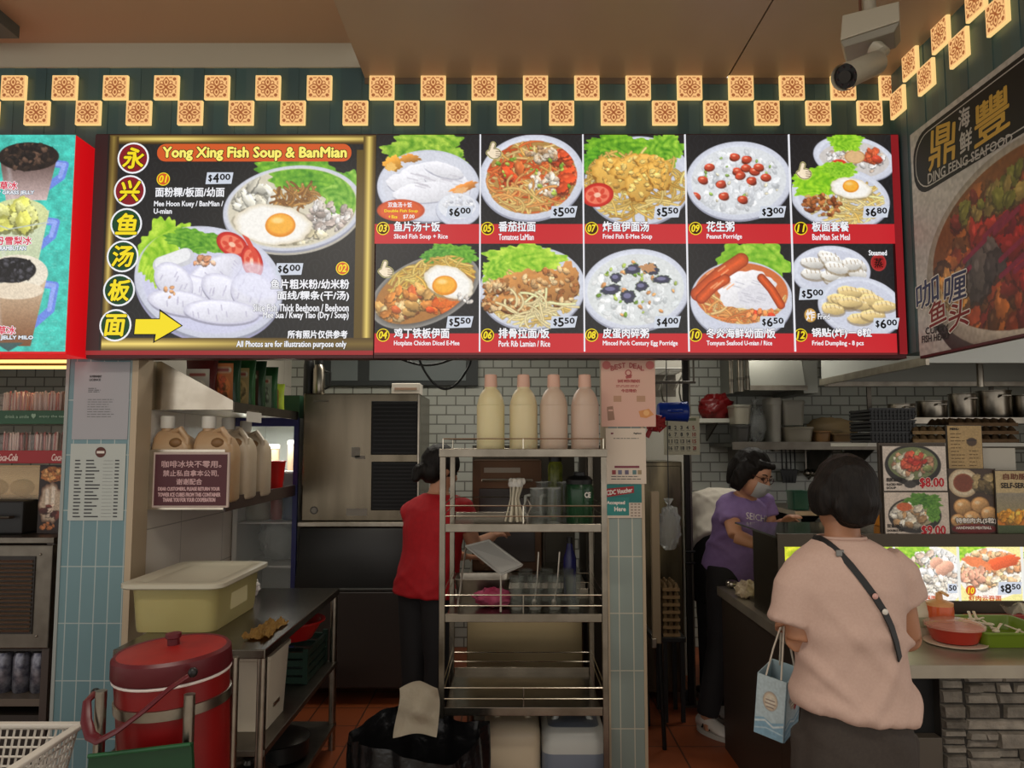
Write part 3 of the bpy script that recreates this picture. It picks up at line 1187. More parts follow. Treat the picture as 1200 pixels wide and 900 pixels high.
for (c, r, fn, num, zh, en, pr) in dishes:
    x0, x1 = cx[c], cx[c + 1]
    y0, y1 = ((158, 285.5), (285.5, 416))[r]
    yb = (264, 392)[r]
    sf = front(x0, y0, x1, y1, YM)
    p = Paint(sf, 1.3, (24, 24, 27), int(num))
    waves(p)
    fn(p)
    p.speck(7, 2.2)
    band = p.c(0, yb)[1]
    p.img[int(band):, :] = np.array([196, 30, 40.])
    if r == 1:
        p.img[int(p.c(0, 414)[1]):, :] = np.array([90, 16, 20.])
    panel = p.build('dish_panel', LP, menu, label='lit panel with the photo of dish %s' % num)
    ik = Ink(sf)
    # number badge, names, price tag
    bx = x0 + (9 if c else 10); by = (268, 393)[r]
    ik.disc(bx, by, 7.6, YEL, 1).disc(bx, by, 6.6, mat('unlit_brown', (96, 40, 20), .5), 2)
    ik.text(num, bx - 4.6, by - 4.4, bx + 4.6, by + 4.0, YEL, .35, layer=3, shear=.2)
    zx = bx + 13
    n = sum(1 if ord(ch) > 255 else .5 for ch in zh)
    ik.text(zh, zx, by - 8, zx + n * 10.7, by + 3.6, INKW, .35, outline=INKK, ow=.7, layer=2)
    ik.text(en, zx, by + 6.5, zx + len(en) * 2.72, by + 13.4, INKW, .16, layer=2)
    if num != '12':
        full_ik = ik
        ik = Ink(sf)
        tx1 = x1 - 8.5
        ty = {0: 242, 1: 371}[r]
        ik.poly([(tx1 - 29, ty), (tx1 + 1, ty), (tx1 - 2, ty + 13), (tx1 - 31, ty + 14)], GREYT, 1)
        ik.text('$', tx1 - 27, ty + 3, tx1 - 23, ty + 11.5, INKK, .3, layer=3)
        ik.text(pr, tx1 - 21.5, ty + 2, tx1 - 15.2, ty + 12, INKK, .45, layer=3)
        ik.text(cents[num], tx1 - 14, ty + 2, tx1 - 2.5, ty + 8.6, INKK, .35, layer=3)
        ik.build('price_tag', panel); ik = full_ik
    else:
        for tx, ty, a in ((967, 338, '5'), (1052, 373, '6')):
            full_ik = ik; ik = Ink(sf)
            ik.poly([(tx - 29, ty), (tx + 1, ty), (tx - 2, ty + 13), (tx - 31, ty + 14)], GREYT, 1)
            ik.text('$', tx - 27, ty + 3, tx - 23, ty + 11.5, INKK, .3, layer=3)
            ik.text(a, tx - 21.5, ty + 2, tx - 15.2, ty + 12, INKK, .45, layer=3)
            ik.text('00', tx - 14, ty + 2, tx - 2.5, ty + 8.6, INKK, .35, layer=3)
            ik.build('price_tag', panel); ik = full_ik
        full_ik = ik; ik = Ink(sf)
        ik.text('Steamed', 1020, 293.5, 1041, 299.5, INKW, .2, layer=3)
        ik.text('蒸', 1026, 303, 1036, 314, INKK, .2, layer=3)
        ik.build('steamed_note', panel); ik = Ink(sf)
        ik.text('炸', 944, 364, 954, 376, INKW, .2, layer=3)
        ik.text('Fried', 957.5, 368, 971, 374.5, INKW, .2, outline=INKK, ow=.6, layer=3)
        ik.build('fried_note', panel); ik = full_ik
    if num == '03':
        full_ik = ik; ik = Ink(sf)
        ik.text('双鱼汤＋饭', 455, 237.5, 483, 243.5, INKW, .12, layer=3)
        ik.text('Double Fish Soup', 451, 246, 490, 250, YEL, .12, layer=3)
        ik.text('+ Rice', 456, 252.5, 466, 256.5, YEL, .12, layer=3)
        ik.text('$7.00', 473, 252, 486, 257, INKW, .12, layer=3)
        ik.build('offer_note', panel); ik = full_ik
    ik.build('lettering', panel)
for i in range(1, 5):
    xx = W(cx[i], 290, YM).x
    MB().box((xx - 0.0035, YM - 0.006, ZB + 0.012), (xx + 0.0035, YM + 0.004, ZT)).build('divider', glow('white_strip', (232, 232, 238), 1.0), menu)

# ------------------------------------------------------------------- gold framed stall sign
GX0, GX1 = 106, 439.0
sf = front(GX0, 158, GX1, 416, YM)
sign = root('stall_sign_lightbox', 'lit gold framed stall sign with two big fish soup photos', 'menu sign', (W(270, 290, YM).x, YM, ZB))
MB().box((W(GX0, 290, YM).x, YM + 0.004, ZB - 0.02), (W(GX1, 290, YM).x, YF - 0.012, ZT + 0.006), 0.002).build('housing', [DKR], sign)
p = Paint(sf, 1.3, (22, 23, 25), 77)
waves(p, (46, 48, 50), 24)
# two bowls
p.lettuce(352, 205, 58, 22, 12, (50, 122, 20), (150, 206, 60), n=7); p.lettuce(405, 228, 24, 26, 50, (56, 130, 20), (170, 216, 90), n=7)
p.ell(343, 250, 82, 50, (184, 178, 166), -6)
p.plate(342, 245, 82, 50, -6, .93, (232, 230, 226), (214, 206, 184))
p.clip_ell(342, 244, 75, 45, -6)
p.chunks(296, 235, 26, 22, [(226, 222, 206), (214, 208, 190)], 26, 11, flat=.4)
p.lettuce(360, 210, 52, 20, 10, (56, 128, 24), (150, 204, 62), n=7); p.lettuce(400, 232, 22, 22, 60, (62, 134, 24), (170, 214, 90), n=7)
p.noodles(344, 232, 26, 11, [(170, 120, 60), (200, 150, 84), (140, 92, 44)], 50, 2.0, length=14)
p.chunks(385, 256, 26, 18, [(214, 204, 196), (190, 174, 164), (236, 230, 226)], 60, 5)
p.chunks(356, 282, 40, 8, [(216, 206, 176), (196, 184, 150)], 18, 6)
p.egg(318, 265, 46, 24, 328, 264, 17, 4)
p.noclip()
p.lettuce(192, 296, 30, 40, 20, (112, 176, 16), (206, 236, 80)); p.lettuce(222, 288, 26, 20, 10, (60, 130, 20), (150, 200, 60), n=9)
p.ell(246, 336, 88, 66, (160, 158, 190), 14)
p.plate(246, 332, 88, 64, 14, .9, (222, 222, 244), (206, 206, 230))
p.clip_ell(246, 328, 84, 62, 14)
p.lettuce(188, 300, 24, 34, 20, (112, 176, 16), (206, 236, 80)); p.lettuce(228, 284, 34, 14, 10, (54, 124, 20), (140, 196, 60), n=9)
p.line([(190, 312), (218, 302)], 20, (206, 206, 212)); p.line([(190, 310), (216, 300)], 15, (236, 236, 238))
p.tomato(272, 288, 20, 13, 30); p.tomato(296, 308, 12, 20, -20)
p.line([(286, 276), (300, 300), (300, 320)], 5, (216, 70, 50))
for (u, v, a, b, r) in ((252, 322, 36, 18, -30), (238, 345, 44, 18, 20), (205, 330, 26, 18, 40), (270, 345, 36, 18, 30), (215, 356, 40, 14, 10), (300, 345, 30, 22, 30), (262, 366, 44, 14, 4)):
    p.ell(u, v + 2.5, a, b, (160, 158, 176), r); p.ell(u, v, a, b, (230, 229, 240), r, shade=.12, edge=(206, 204, 222))
    for i in range(7):
        q = p.rp(u, v, a * .8, b * .6, r); t = math.radians(r + 75); p.line([q, (q[0] + 6 * math.cos(t), q[1] + 6 * math.sin(t))], 1.5, (192, 188, 208), alpha=.8)
p.chunks(236, 308, 20, 6, [(216, 150, 110), (236, 190, 160)], 9, 4); p.chunks(205, 340, 10, 10, [(226, 160, 110)], 5, 3)
p.ell(300, 330, 30, 20, (226, 226, 244), 20, soft=6, alpha=.7)
p.noclip()
p.speck(6, 2.2)
# gold frame of the print
yy, xx = np.mgrid[0:p.h, 0:p.w]
u, v = xx / p.k + GX0, yy / p.k + 158
gold = lambda t: (np.array([70, 50, 12.]) * (1 - t[..., None]) + np.array([250, 222, 120.]) * t[..., None])
tt = np.clip(1 - np.abs((v - 163) / 5.0), 0, 1) * (.55 + .45 * np.sin((u - 100) / 60.0) ** 2)
mt = (v < 169)
p.img[mt] = gold(tt)[mt]
tt = np.clip(1 - np.abs((u - 431) / 6.0), 0, 1) * .8 + .1
mr = (u > 424) & (v > 160)
p.img[mr] = gold(tt)[mr]
tt = np.clip(1 - np.abs((u - 128) / 5.0), 0, 1) * (.35 + .5 * np.cos((v - 300) / 70.0) ** 2)
ml = (u < 134) & (v > 160)
p.img[ml] = gold(tt)[ml]
tt = np.clip(1 - np.abs((v - 403) / 8.0), 0, 1) * (1.0 - .75 * np.clip((u - 190) / 190.0, 0, 1) + .0)
mb_ = (v > 396) & (v < 411) & (u > 124)
p.img[mb_] = gold(tt)[mb_]
p.img[(u < 121)] = np.array([44, 14, 16.])
p.img[(u > 121) & (u < 123.5)] = np.array([20, 12, 8.])
p.img[v >= 411] = np.array([150, 20, 26.])
mk = (u > 416) & (u < 424) & (v > 176) & (v < 396)
p.img[mk] = np.array([92, 72, 20.])
face = p.build('printed_face', LP, sign)
ik = Ink(sf)
DGRN, WINE = mat('unlit_dark_green', (14, 44, 24), .5, emit=(24, 66, 36), strength=.9), glow('wine', (140, 28, 36), .9)
CIRC = [(152, 186, '永', WINE), (149.5, 225, '兴', WINE), (147, 264, '鱼', DGRN), (144.5, 302, '汤', DGRN), (142, 341.5, '板', DGRN), (139.5, 382, '面', DGRN)]
for (a, b, ch, mm) in CIRC:
    jk = Ink(sf)
    jk.disc(a, b, 18.6, INKW, 1).disc(a, b, 16.6, mm, 2)
    jk.text(ch, a - 12, b - 12, a + 12.5, b + 12, YEL, .8, outline=INKK, ow=1.5, layer=3, shear=.12)
    jk.build('round_badge', sign)
ik.rect(180, 169, 410, 190, ORNG, 1, 10)
ik.text('Yong Xing Fish Soup & BanMian', 187, 173, 404, 189, glow('pale_yellow', (250, 236, 110), 1), .75, outline=INKK, ow=1.5, layer=3)
ik.build('title_banner', sign)
ik = Ink(sf)
for (a, b, s_) in ((188.5, 211, '01'), (402, 316, '02')):
    ik.disc(a, b, 7.8, YEL, 1).disc(a, b, 6.8, ORNG, 2).text(s_, a - 4.6, b - 4.4, a + 4.6, b + 4.2, YEL, .35, layer=3, shear=.2)
for (a, b, d_) in ((240, 203, '4'), (325, 310, '6')):
    jk = Ink(sf)
    jk.poly([(a, b), (a + 31, b), (a + 29, b + 13.5), (a - 1.5, b + 14)], GREYT, 1)
    jk.text('$', a + 2, b + 3, a + 6, b + 11.5, INKK, .3, layer=3).text(d_, a + 7.5, b + 1.5, a + 14, b + 12, INKK, .45, layer=3).text('00', a + 15.5, b + 2, a + 27.5, b + 9, INKK, .35, layer=3)
    jk.build('price_tag', sign)
ik.text('面粉粿/板面/幼面', 180, 221, 261, 232, INKW, .3, layer=2)
ik.text('Mee Hoon Kuey / BanMian /', 179, 237, 260, 245, INKW, .2, layer=2)
ik.text('U-mian', 179, 246, 200, 252, INKW, .2, layer=2)
ik.text('鱼片粗米粉/幼米粉', 319, 329, 410, 340, INKW, .35, outline=INKK, ow=.8, layer=3)
ik.text('面线/粿条(干/汤)', 327, 342.5, 410, 354, INKW, .35, outline=INKK, ow=.8, layer=3)
ik.text('Slice Fish Thick Beehoon / Beehoon', 299, 357.5, 410, 366, INKW, .25, outline=INKK, ow=.5, layer=3)
ik.text('Mee Sua / Kway Tiao (Dry / Soup)', 311, 366.5, 410, 376, INKW, .25, outline=INKK, ow=.5, layer=3)
ik.text('所有照片仅供参考', 340, 388, 409, 397, INKW, .3, layer=3)
ik.text('All Photos are for illustration purpose only', 281, 400, 408, 409, INKW, .25, outline=INKK, ow=.6, layer=3)
ik.build('dish_names', sign)
ik = Ink(sf)
ik.poly([(162, 374), (190, 374), (190, 363), (218, 382.5), (184, 402.5), (185, 393), (161, 393)], INKK, 2)
ik.poly([(163, 375), (191, 375), (191, 366), (216, 382.5), (186, 400), (187, 392), (162, 392)], YEL, 3)
ik.build('yellow_arrow', sign)

# ------------------------------------------------------------------- drinks sign, a deeper red box on the left
YD = 3.40
dxr = W(82.5, 290, YD).x
ds = root('drinks_sign_lightbox', 'red sided lit box with three iced dessert drinks on teal', 'menu sign', (dxr - 0.4, YD, ZB))
zt, zb = W(600, 158, YD).z, W(600, 412, YD).z
MB().box((-3.4, YD + 0.004, zb - 0.012), (dxr, YF - 0.012, zt), 0.002).build('housing', mat('red_side', (150, 20, 24), .35, emit=(214, 14, 22), strength=.75), ds)
sf = front(-120, 158, 82.5, 412, YD)
p = Paint(sf, 1.2, (70, 196, 180), 9)
p.img = p.img * (.88 + .24 * vnoise(p.h, p.w, 7, p.rng)[..., None])
for i in range(260):
    q = (p.rng.random() * 200 - 118, 160 + p.rng.random() * 250)
    p.line([q, (q[0] + 5, q[1])], 1.2, (120, 222, 206), alpha=.5)


def cup(u, v, w1, w2, h, liquid, top):
    p.line([(u + w1 * .8, v + 12), (u + w1 * 1.25, v + 14), (u + w1 * 1.15, v + h * .5), (u + w2 * .9, v + h * .75)], 9, (112, 140, 226))
    p.line([(u + w1 * .8, v + 12), (u + w1 * 1.22, v + 14), (u + w1 * 1.1, v + h * .5)], 5, (150, 172, 240))
    p.poly([(u - w1, v), (u + w1, v), (u + w2, v + h), (u - w2, v + h)], liquid[0], grad=liquid[1])
    p.line([(u - w1 * .7, v + 8), (u - w2 * .7, v + h * .9)], 4, (230, 226, 230), soft=5, alpha=.35)
    top()


cup(28, 180, 35, 24, 56, ((70, 50, 44), (214, 190, 186)), lambda: (p.ell(28, 184, 36, 17, (40, 28, 24)), p.chunks(28, 184, 32, 14, [(52, 38, 30), (90, 66, 52), (30, 22, 20)], 90, 4)))
cup(22, 248, 34, 24, 60, ((216, 222, 190), (196, 208, 170)), lambda: (p.ell(20, 254, 35, 20, (214, 220, 160)), p.chunks(20, 254, 28, 14, [(226, 224, 110), (236, 236, 150)], 22, 11), p.line([(-14, 262), (10, 270), (55, 262)], 1.4, (190, 200, 190))))
cup(22, 322, 36, 20, 84, ((226, 206, 176), (120, 74, 44)), lambda: (p.ell(22, 322, 36, 22, (236, 226, 206)), p.ell(22, 342, 32, 10, (230, 214, 190)), p.ell(16, 318, 28, 15, (26, 24, 26)), p.chunks(16, 318, 25, 13, [(40, 38, 42), (70, 68, 74), (20, 18, 20)], 120, 3)))
p.poly([(0, 402), (34, 402), (17, 412)], (60, 90, 90))
p.speck(14, 1.6)
p.build('printed_face', LP, ds)
ik = Ink(sf)
ROSE = glow('rose', (216, 60, 80), 1)
for s_, e_, b in (('仙草冰', 'CHIN CHOW GRASS JELLY', 214), ('红毛丹雪梨冰', 'RAMBUTAN', 279), ('奶茶仙草冰', 'GRASS JELLY MILO', 383)):
    r_ = {214: 17, 279: 37, 383: 24}[b]
    ik.text(s_, r_ - len(s_) * 10.5, b, r_, b + 9.5, ROSE, .3, outline=INKW, ow=.9, layer=2)
    ik.text(e_, {214: 37, 279: 31, 383: 45}[b] - len(e_) * 3.8, b + 11, {214: 37, 279: 31, 383: 45}[b], b + 16, INKW, .25, outline=glow('slate', (70, 110, 130), 1), ow=.7, layer=2)
ik.build('lettering', ds)

# ------------------------------------------------------------------- seafood sign on the right return (unlit)
XS = XR - 0.03
pY = Wx(1066, 152, XS)
y0s = pY.y
zt = Wx(1130, 109, XS).z
zb = Wx(1130, 406, XS).z
LEN = 1.7
sf = Surf((XS, y0s, zt), (XS, y0s - LEN, zt), (XS, y0s, zb), 0, 0, LEN, zt - zb)
H = zt - zb


def sp(px, py):
    q = Wx(px, py, XS)
    return (y0s - q.y, zt - q.z)


sea = root('seafood_stall_sign', 'grey seafood sign with black badge and curry fish head photo on the right', 'shop sign', (XS, y0s - LEN / 2, zb))
MB().box((XS + 0.001, y0s - LEN, zb - 0.012), (XR - 0.001, y0s, zt), 0.002).build('housing', mat('dark_red_box', (70, 22, 24), .4), sea)
p = Paint(sf, 300, (176, 172, 164), 31)
bc = sp(1166, 296)
# bowl: big, runs out of the frame towards the camera
p.ell(bc[0] + .15, bc[1] + .05, .62, .42, (70, 66, 60), edge=(40, 38, 36))
p.ell(bc[0] + .15, bc[1], .62, .38, (196, 186, 168), edge=(140, 132, 118))
p.ell(bc[0] + .15, bc[1] - .02, .57, .33, (120, 70, 30))
p.clip_ell(bc[0] + .15, bc[1] - .02, .57, .33)
p.chunks(bc[0] + .15, bc[1], .55, .3, [(140, 60, 30), (170, 96, 40), (96, 60, 30), (120, 40, 30)], 160, .05)
p.chunks(bc[0] + .02, bc[1] - .12, .16, .1, [(150, 26, 24), (120, 22, 40), (170, 50, 34)], 30, .055)
p.chunks(bc[0] + .2, bc[1] + .06, .14, .1, [(150, 30, 26), (170, 60, 40)], 22, .05)
p.chunks(bc[0] - .28, bc[1] + .1, .12, .1, [(200, 140, 70), (190, 160, 110), (170, 110, 60)], 40, .035)
p.chunks(bc[0] + .1, bc[1] - .22, .3, .06, [(110, 110, 40), (140, 120, 60)], 30, .04)
p.ell(bc[0] + .36, bc[1] - .26, .18, .14, (110, 96, 84), edge=(70, 60, 54)); p.chunks(bc[0] + .36, bc[1] - .26, .15, .1, [(130, 116, 100), (90, 78, 68)], 30, .03)
p.chunks(bc[0] - .05, bc[1] + .06, .1, .1, [(84, 76, 70), (60, 54, 52)], 8, .07)
for i in range(7):
    q = p.rp(bc[0] - .05, bc[1], .3, .16); p.line([q, (q[0] + .14, q[1] - .05)], .022, (130, 30, 60))
p.noclip()
p.speck(18, 4)
p.build('printed_face', print_mat('matt_print', False, rough=.5), sea)
ik = Ink(sf, .001)
BK, SV, GD = ink('black', (16, 16, 16)), ink('silver', (176, 172, 164)), ink('gold', (190, 152, 62))
a, b = sp(1068, 190), sp(1200, 75)
q0, q1 = sp(1125, 120)[1], sp(1088, 224)[1]
e0, e1 = .02, 1.3
ik.rect(e0, q0, e1, q1, BK, 0, (q1 - q0) / 2 * .8)
ik.rect(e0 + .018, q0 + .018, e1 - .018, q1 - .018, SV, 1, (q1 - q0) / 2 * .78)
ik.rect(e0 + .023, q0 + .023, e1 - .023, q1 - .023, BK, 2, (q1 - q0) / 2 * .76)
ik.text('鼎', 0, 0, 0, 0, GD, .003, layer=3, quad=[sp(1090, 152), sp(1121, 140), sp(1119, 186), sp(1089, 202)])
ik.text('海', 0, 0, 0, 0, SV, .002, layer=3, quad=[sp(1124, 130), sp(1137, 122), sp(1137, 146), sp(1124, 154)])
ik.text('鲜', 0, 0, 0, 0, SV, .002, layer=3, quad=[sp(1125, 157), sp(1140, 148), sp(1139, 174), sp(1126, 182)])
ik.text('豐', 0, 0, 0, 0, GD, .003, layer=3, quad=[sp(1142, 126), sp(1183, 97), sp(1184, 146), sp(1143, 174)])
ik.text('DING FENG SEAFOOD', 0, 0, 0, 0, SV, .001, layer=3, quad=[sp(1088, 204), sp(1187, 155), sp(1187, 166), sp(1088, 216)])
ik.build('badge', sea)
ik = Ink(sf, .001)
BLU, RD = ink('blue_grey', (44, 50, 84)), ink('deep_red', (120, 24, 24))
for ch, m_, q in (('咖', BLU, ((1074, 336), (1100, 318), (1101, 352), (1075, 365))), ('喱', BLU, ((1108, 326), (1133, 316), (1133, 348), (1107, 358))), ('鱼', RD, ((1089, 358), (1109, 346), (1110, 374), (1090, 384))), ('头', RD, ((1112, 358), (1138, 346), (1136, 380), (1113, 390)))):
    Q = [sp(*z) for z in q]
    ik.text(ch, 0, 0, 0, 0, m_, .002, outline=ink('white', (214, 208, 196)), ow=.007, layer=3, quad=Q)
ik.text('CURRY', 0, 0, 0, 0, ink('charcoal', (40, 40, 40)), .001, layer=3, quad=[sp(1085, 384), sp(1112, 380), sp(1112, 388), sp(1085, 392)])
ik.text('FISH HEAD', 0, 0, 0, 0, ink('charcoal', (40, 40, 40)), .001, layer=3, quad=[sp(1081, 394), sp(1112, 389), sp(1112, 397), sp(1081, 402)])
ik.build('dish_title', sea)
# =================================================================== left side: drinks stall, column notices, shelves, table
PAPER = mat('paper', (186, 184, 178), 0.6)
DKINK = ink('dark', (60, 60, 62))


def sheet_on(name, label, cat, px0, py0, px1, py1, Y, paper, draw, d=0.0015, group=None):
    """a notice: thin paper part plus its printing"""
    sf = front(px0, py0, px1, py1, Y)
    c = sf.at((px0 + px1) / 2, py1)
    t = root(name, label, cat, c, group)
    MB().box(sf.at(px0, py0), sf.at(px1, py1) + Vector((0, d, 0))).build('paper', paper, t)
    ik = Ink(sf)
    draw(ik)
    ik.build('printing', t)
    return t


def lines(ik, u0, u1, v0, v1, n, m, h=.9, seed=1, ragged=.4):
    r = random.Random(seed)
    for i in range(n):
        v = v0 + (v1 - v0) * i / max(1, n - 1)
        u = u0
        end = u0 + (u1 - u0) * (1 - ragged * r.random())
        while u < end:
            w = 2 + 5 * r.random()
            ik.rect(u, v, min(u + w, end), v + h, m, 1)
            u += w + 1.0


def licence(ik):
    ik.text('GOVERNMENT', 104, 440, 118, 442.5, DKINK, .1); ik.text('LICENCE', 104, 444, 117, 446.5, DKINK, .1)
    lines(ik, 103, 118, 455, 459, 3, DKINK, .7, 2)
    lines(ik, 103, 136, 468, 488, 8, ink('mid', (110, 110, 112)), .8, 3)


sheet_on('licence_sheet', 'plain grey licence sheet at the top of the blue tiled column', 'notice', 86, 424, 151, 515, YF - 0.004, mat('licence_paper', (158, 158, 162), .5), licence)


def pricelist(ik):
    ik.ring(116.5, 530, 0, 6.2, ink('emblem', (84, 44, 36)), 1); ik.rect(112, 528.6, 121, 531.4, ink('pale', (214, 206, 196)), 2)
    r = random.Random(4)
    for i in range(17):
        v = 539 + i * 4.1
        ik.rect(87, v, 92 + 4 * r.random(), v + 1.5, DKINK, 1)
        ik.rect(100, v, 108 + 10 * r.random(), v + 1.5, DKINK, 1)
        ik.rect(120, v + .9, 132, v + 1.2, ink('mid', (110, 110, 112)), 1)
        ik.rect(134, v, 139, v + 1.5, DKINK, 1)


sheet_on('price_list', 'white drinks price list with a small round emblem on the blue column', 'notice', 81, 520, 146, 610, YF - 0.004, mat('list_paper', (176, 182, 176), .5), pricelist)

# ---- drinks stall
ys_ = 3.95
for i, (a, b) in enumerate(((421.5, 425.5), (428.5, 432.5))):
    p0 = W(86, (a + b) / 2, ys_)
    r_ = root('led_tube', ('upper' if i == 0 else 'lower') + ' of two warm glowing tubes under the drinks sign', 'tube light', (-2.7, ys_, p0.z))
    MB().cyl((-3.6, ys_, p0.z), (p0.x, ys_, p0.z), 0.009).build('tube', mat('warm_tube', (120, 90, 40), .4, emit=(255, 214, 130), strength=1.6), r_)
    MB().box((-3.6, ys_ + .012, p0.z - .006), (p0.x, ys_ + .03, p0.z + .022)).build('bracket', mat('brass_reflector', (160, 120, 60), .3, 1.0), r_)
XRs = W(86, 480, 3.9).x


def band_shelf(name, label, y0, y1, col, words, wcol, tx):
    z0, z1 = W(40, y1, 3.86).z, W(40, y0, 3.86).z
    t = root(name, label, 'shelf', (-2.6, 3.9, z0))
    MB().box((-3.6, 3.872, z0), (XRs, 4.25, z0 + .012), .002).build('board', STEEL(), t)
    MB().box((-3.6, 3.86, z0), (XRs, 3.871, z1), .002).build('edge_band', mat(name + '_band', col, .4), t)
    sf = front(-100, y0, 84, y1, 3.86)
    ik = Ink(sf)
    for (s_, u0, u1, v0, v1, sh, b) in words:
        ik.text(s_, u0, v0, u1, v1, ink(wcol[0], wcol[1]), b, shear=sh)
    ik.build('lettering', t)
    return z0 + .012


zs1 = band_shelf('green_edged_shelf', 'shelf with a green printed edge holding straw packs', 481, 497, (30, 84, 52), [('drink a smile', 6, 34, 486.5, 490, 0, .1), ('♥', 37, 42, 485, 490.5, 0, .2), ('enjoy the taste', 46, 80, 486.5, 490, 0, .1)], ('pale_green', (150, 186, 160)), 0)
zs2 = band_shelf('red_edged_shelf', 'shelf with a red edge and white script lettering, below the straws', 528, 543, (150, 26, 32), [('Coca-Cola', -4, 21, 532, 540, .35, .3), ('Coca-Cola', 61, 84, 532, 540, .35, .3)], ('script_white', (224, 196, 190)), 0)


def straw_pack(px0, px1, zbase, h, label, seed):
    r = random.Random(seed)
    x0, x1 = W(px0, 480, 4.0).x, W(px1, 480, 4.0).x
    c = ((x0 + x1) / 2, 4.0, zbase)
    t = root('straw_pack', label, 'straws', c, 'packs of straws on the drinks shelves')
    f = MB()
    g = MB()
    for i in range(46):
        a = x0 + .012 + (x1 - x0 - .024) * r.random()
        y = 3.93 + .12 * r.random()
        rad = .0045
        q = (g if i % 3 == 0 else f)
        q.tube([(a, y, zbase + .002), (a + (r.random() - .5) * .012, y, zbase + h * (.9 + .12 * r.random()))], rad, 6)
    s1 = f.build('straws', mat('straw_white', (214, 190, 176), .4), t, True); s1['kind'] = 'stuff'
    s2 = g.build('coloured_straws', mat('straw_pink', (190, 120, 110), .4), t, True, label='pink striped straws'); s2['kind'] = 'stuff'
    MB().box((x0, 3.91, zbase), (x1, 4.07, zbase + h * .9), .012).build('plastic_wrap', mat('clear_film', (220, 220, 220), .15, alpha=.16), t)


straw_pack(11, 43, zs1, .165, 'pack of straws on the green edged shelf, left', 1)
straw_pack(47, 81, zs1, .165, 'pack of straws on the green edged shelf, next to the blue column', 2)
straw_pack(3, 43, zs2, .15, 'pack of straws on the red edged shelf, left', 3)
straw_pack(46, 80, zs2, .15, 'pack of straws on the red edged shelf, next to the blue column', 4)

zc = W(40, 628, 3.8).z                       # drinks counter
t = root('drinks_cabinet', 'dark drinks stall cabinet with an open can shelf beside the blue column', 'cabinet', (-2.8, 4.1, 0))
XC = W(66, 700, 3.75).x - .02
MB().box((-3.7, 3.74, zc - .03), (XC + .0, 4.5, zc), .003).build('counter_top', STEELD(), t)
DK = mat('dark_cabinet', (44, 38, 33), .45)
MB().box((-3.7, 4.48, .0), (XC, 4.5, zc - .03)).build('back_panel', DK, t)
MB().box((XC - .035, 3.745, 0), (XC, 4.48, zc - .03)).build('side_panel', mat('brown_cabinet_side', (66, 56, 50), .4), t)
zcan = W(30, 815, 3.8).z
MB().box((-3.7, 3.75, zcan - .035), (XC - .035, 4.48, zcan)).build('can_shelf', mat('can_shelf', (92, 82, 72), .4), t)
MB().box((-3.7, 3.76, 0), (XC - .035, 4.4, zcan - .08)).build('lower_panel', DK, t)
zmid = W(30, 757, 3.8).z
MB().box((-3.7, 3.75, zmid - .012), (XC - .035, 4.48, zmid)).build('machine_shelf', DK, t)
for i in range(3):
    px = 44 - 21 * i
    p = W(px, 815, 3.85)
    c = root('drink_can', '%s drink can from the right on the low shelf of the drinks cabinet' % ORD[i], 'can', (p.x, 3.86, zcan), 'cans on the low shelf')
    MB().lathe([(.034, 0), (.042, .012), (.042, .17), (.034, .19), (.034, .195)], (p.x, 3.86, zcan), 16).build('body', mat('can_print', (150, 150, 158), .3, .6, noise=(26, (70, 70, 84), 1.6)), c, True)
    MB().cyl((p.x, 3.86, zcan + .195), (p.x, 3.86, zcan + .198), .03).build('can_lid', mat('can_lid_dark', (50, 46, 46), .3, .8), c)
# louvred machine standing in the cabinet
t = root('louvred_machine', 'stainless machine with a louvred front in the drinks cabinet', 'machine', (-2.6, 3.9, zmid))
a, b = W(-60, 636, 3.72), W(55, 752, 3.72)
zt_ = zc - .036
MB().box((a.x, 3.73, zmid + .004), (b.x, 4.35, zt_), .006).build('housing', STEELD(), t)
mb = MB()
x1_ = W(37, 690, 3.72).x
z1_, z0_ = W(20, 655, 3.72).z, W(20, 741, 3.72).z
for i in range(17):
    z = z0_ + (z1_ - z0_) * (i + .2) / 17
    mb.box((a.x + .02, 3.716, z), (x1_, 3.729, z + .009), rot=RX(.5))
mb.build('louvres', mat('louvre_steel', (150, 136, 118), .4, .9), t)
MB().box((a.x + .01, 3.7245, z0_ - .01), (x1_ + .008, 3.7295, z1_ + .012)).build('louvre_panel', mat('louvre_dark', (38, 32, 28), .5), t)
mb = MB()
for zz in (z0_ - .02, z1_ + .02):
    mb.sphere((x1_ + .03, 3.729, zz), .006, 8)
mb.build('screws', STEEL(), t, True)
# things on the drinks counter
p0, p1 = W(-40, 585, 3.95), W(40, 627, 3.95)
t = root('toaster_grill', 'low black grill on the drinks counter under the snack case', 'grill', (-2.7, 3.95, zc))
MB().box((-3.0, 3.85, zc), (p1.x, 4.2, zc + .17), .01).build('body', BLACKP(), t)
MB().tube([(-2.95, 3.84, zc + .09), (-2.95, 3.81, zc + .09), (p1.x - .04, 3.81, zc + .09), (p1.x - .04, 3.84, zc + .09)], .007, 8).build('handle', STEELD(), t, True)
t = root('snack_case', 'small warm lit snack case above the black grill', 'display case', (-2.7, 4.0, zc + .17))
zt2 = zs2 - .03
MB().box((-3.0, 3.95, zc + .172), (p1.x + .03, 3.965, zt2), .002).build('front_glass', mat('snack_glass', (214, 190, 150), .15, alpha=.35), t)
MB().box((-3.0, 4.15, zc + .172), (p1.x + .03, 4.17, zt2)).build('back_panel', mat('snack_back', (206, 178, 138), .5, emit=(214, 176, 128), strength=.25), t)
MB().box((p1.x + .03, 3.95, zc + .172), (p1.x + .045, 4.17, zt2)).build('side_post', mat('snack_post', (170, 150, 124), .4), t)
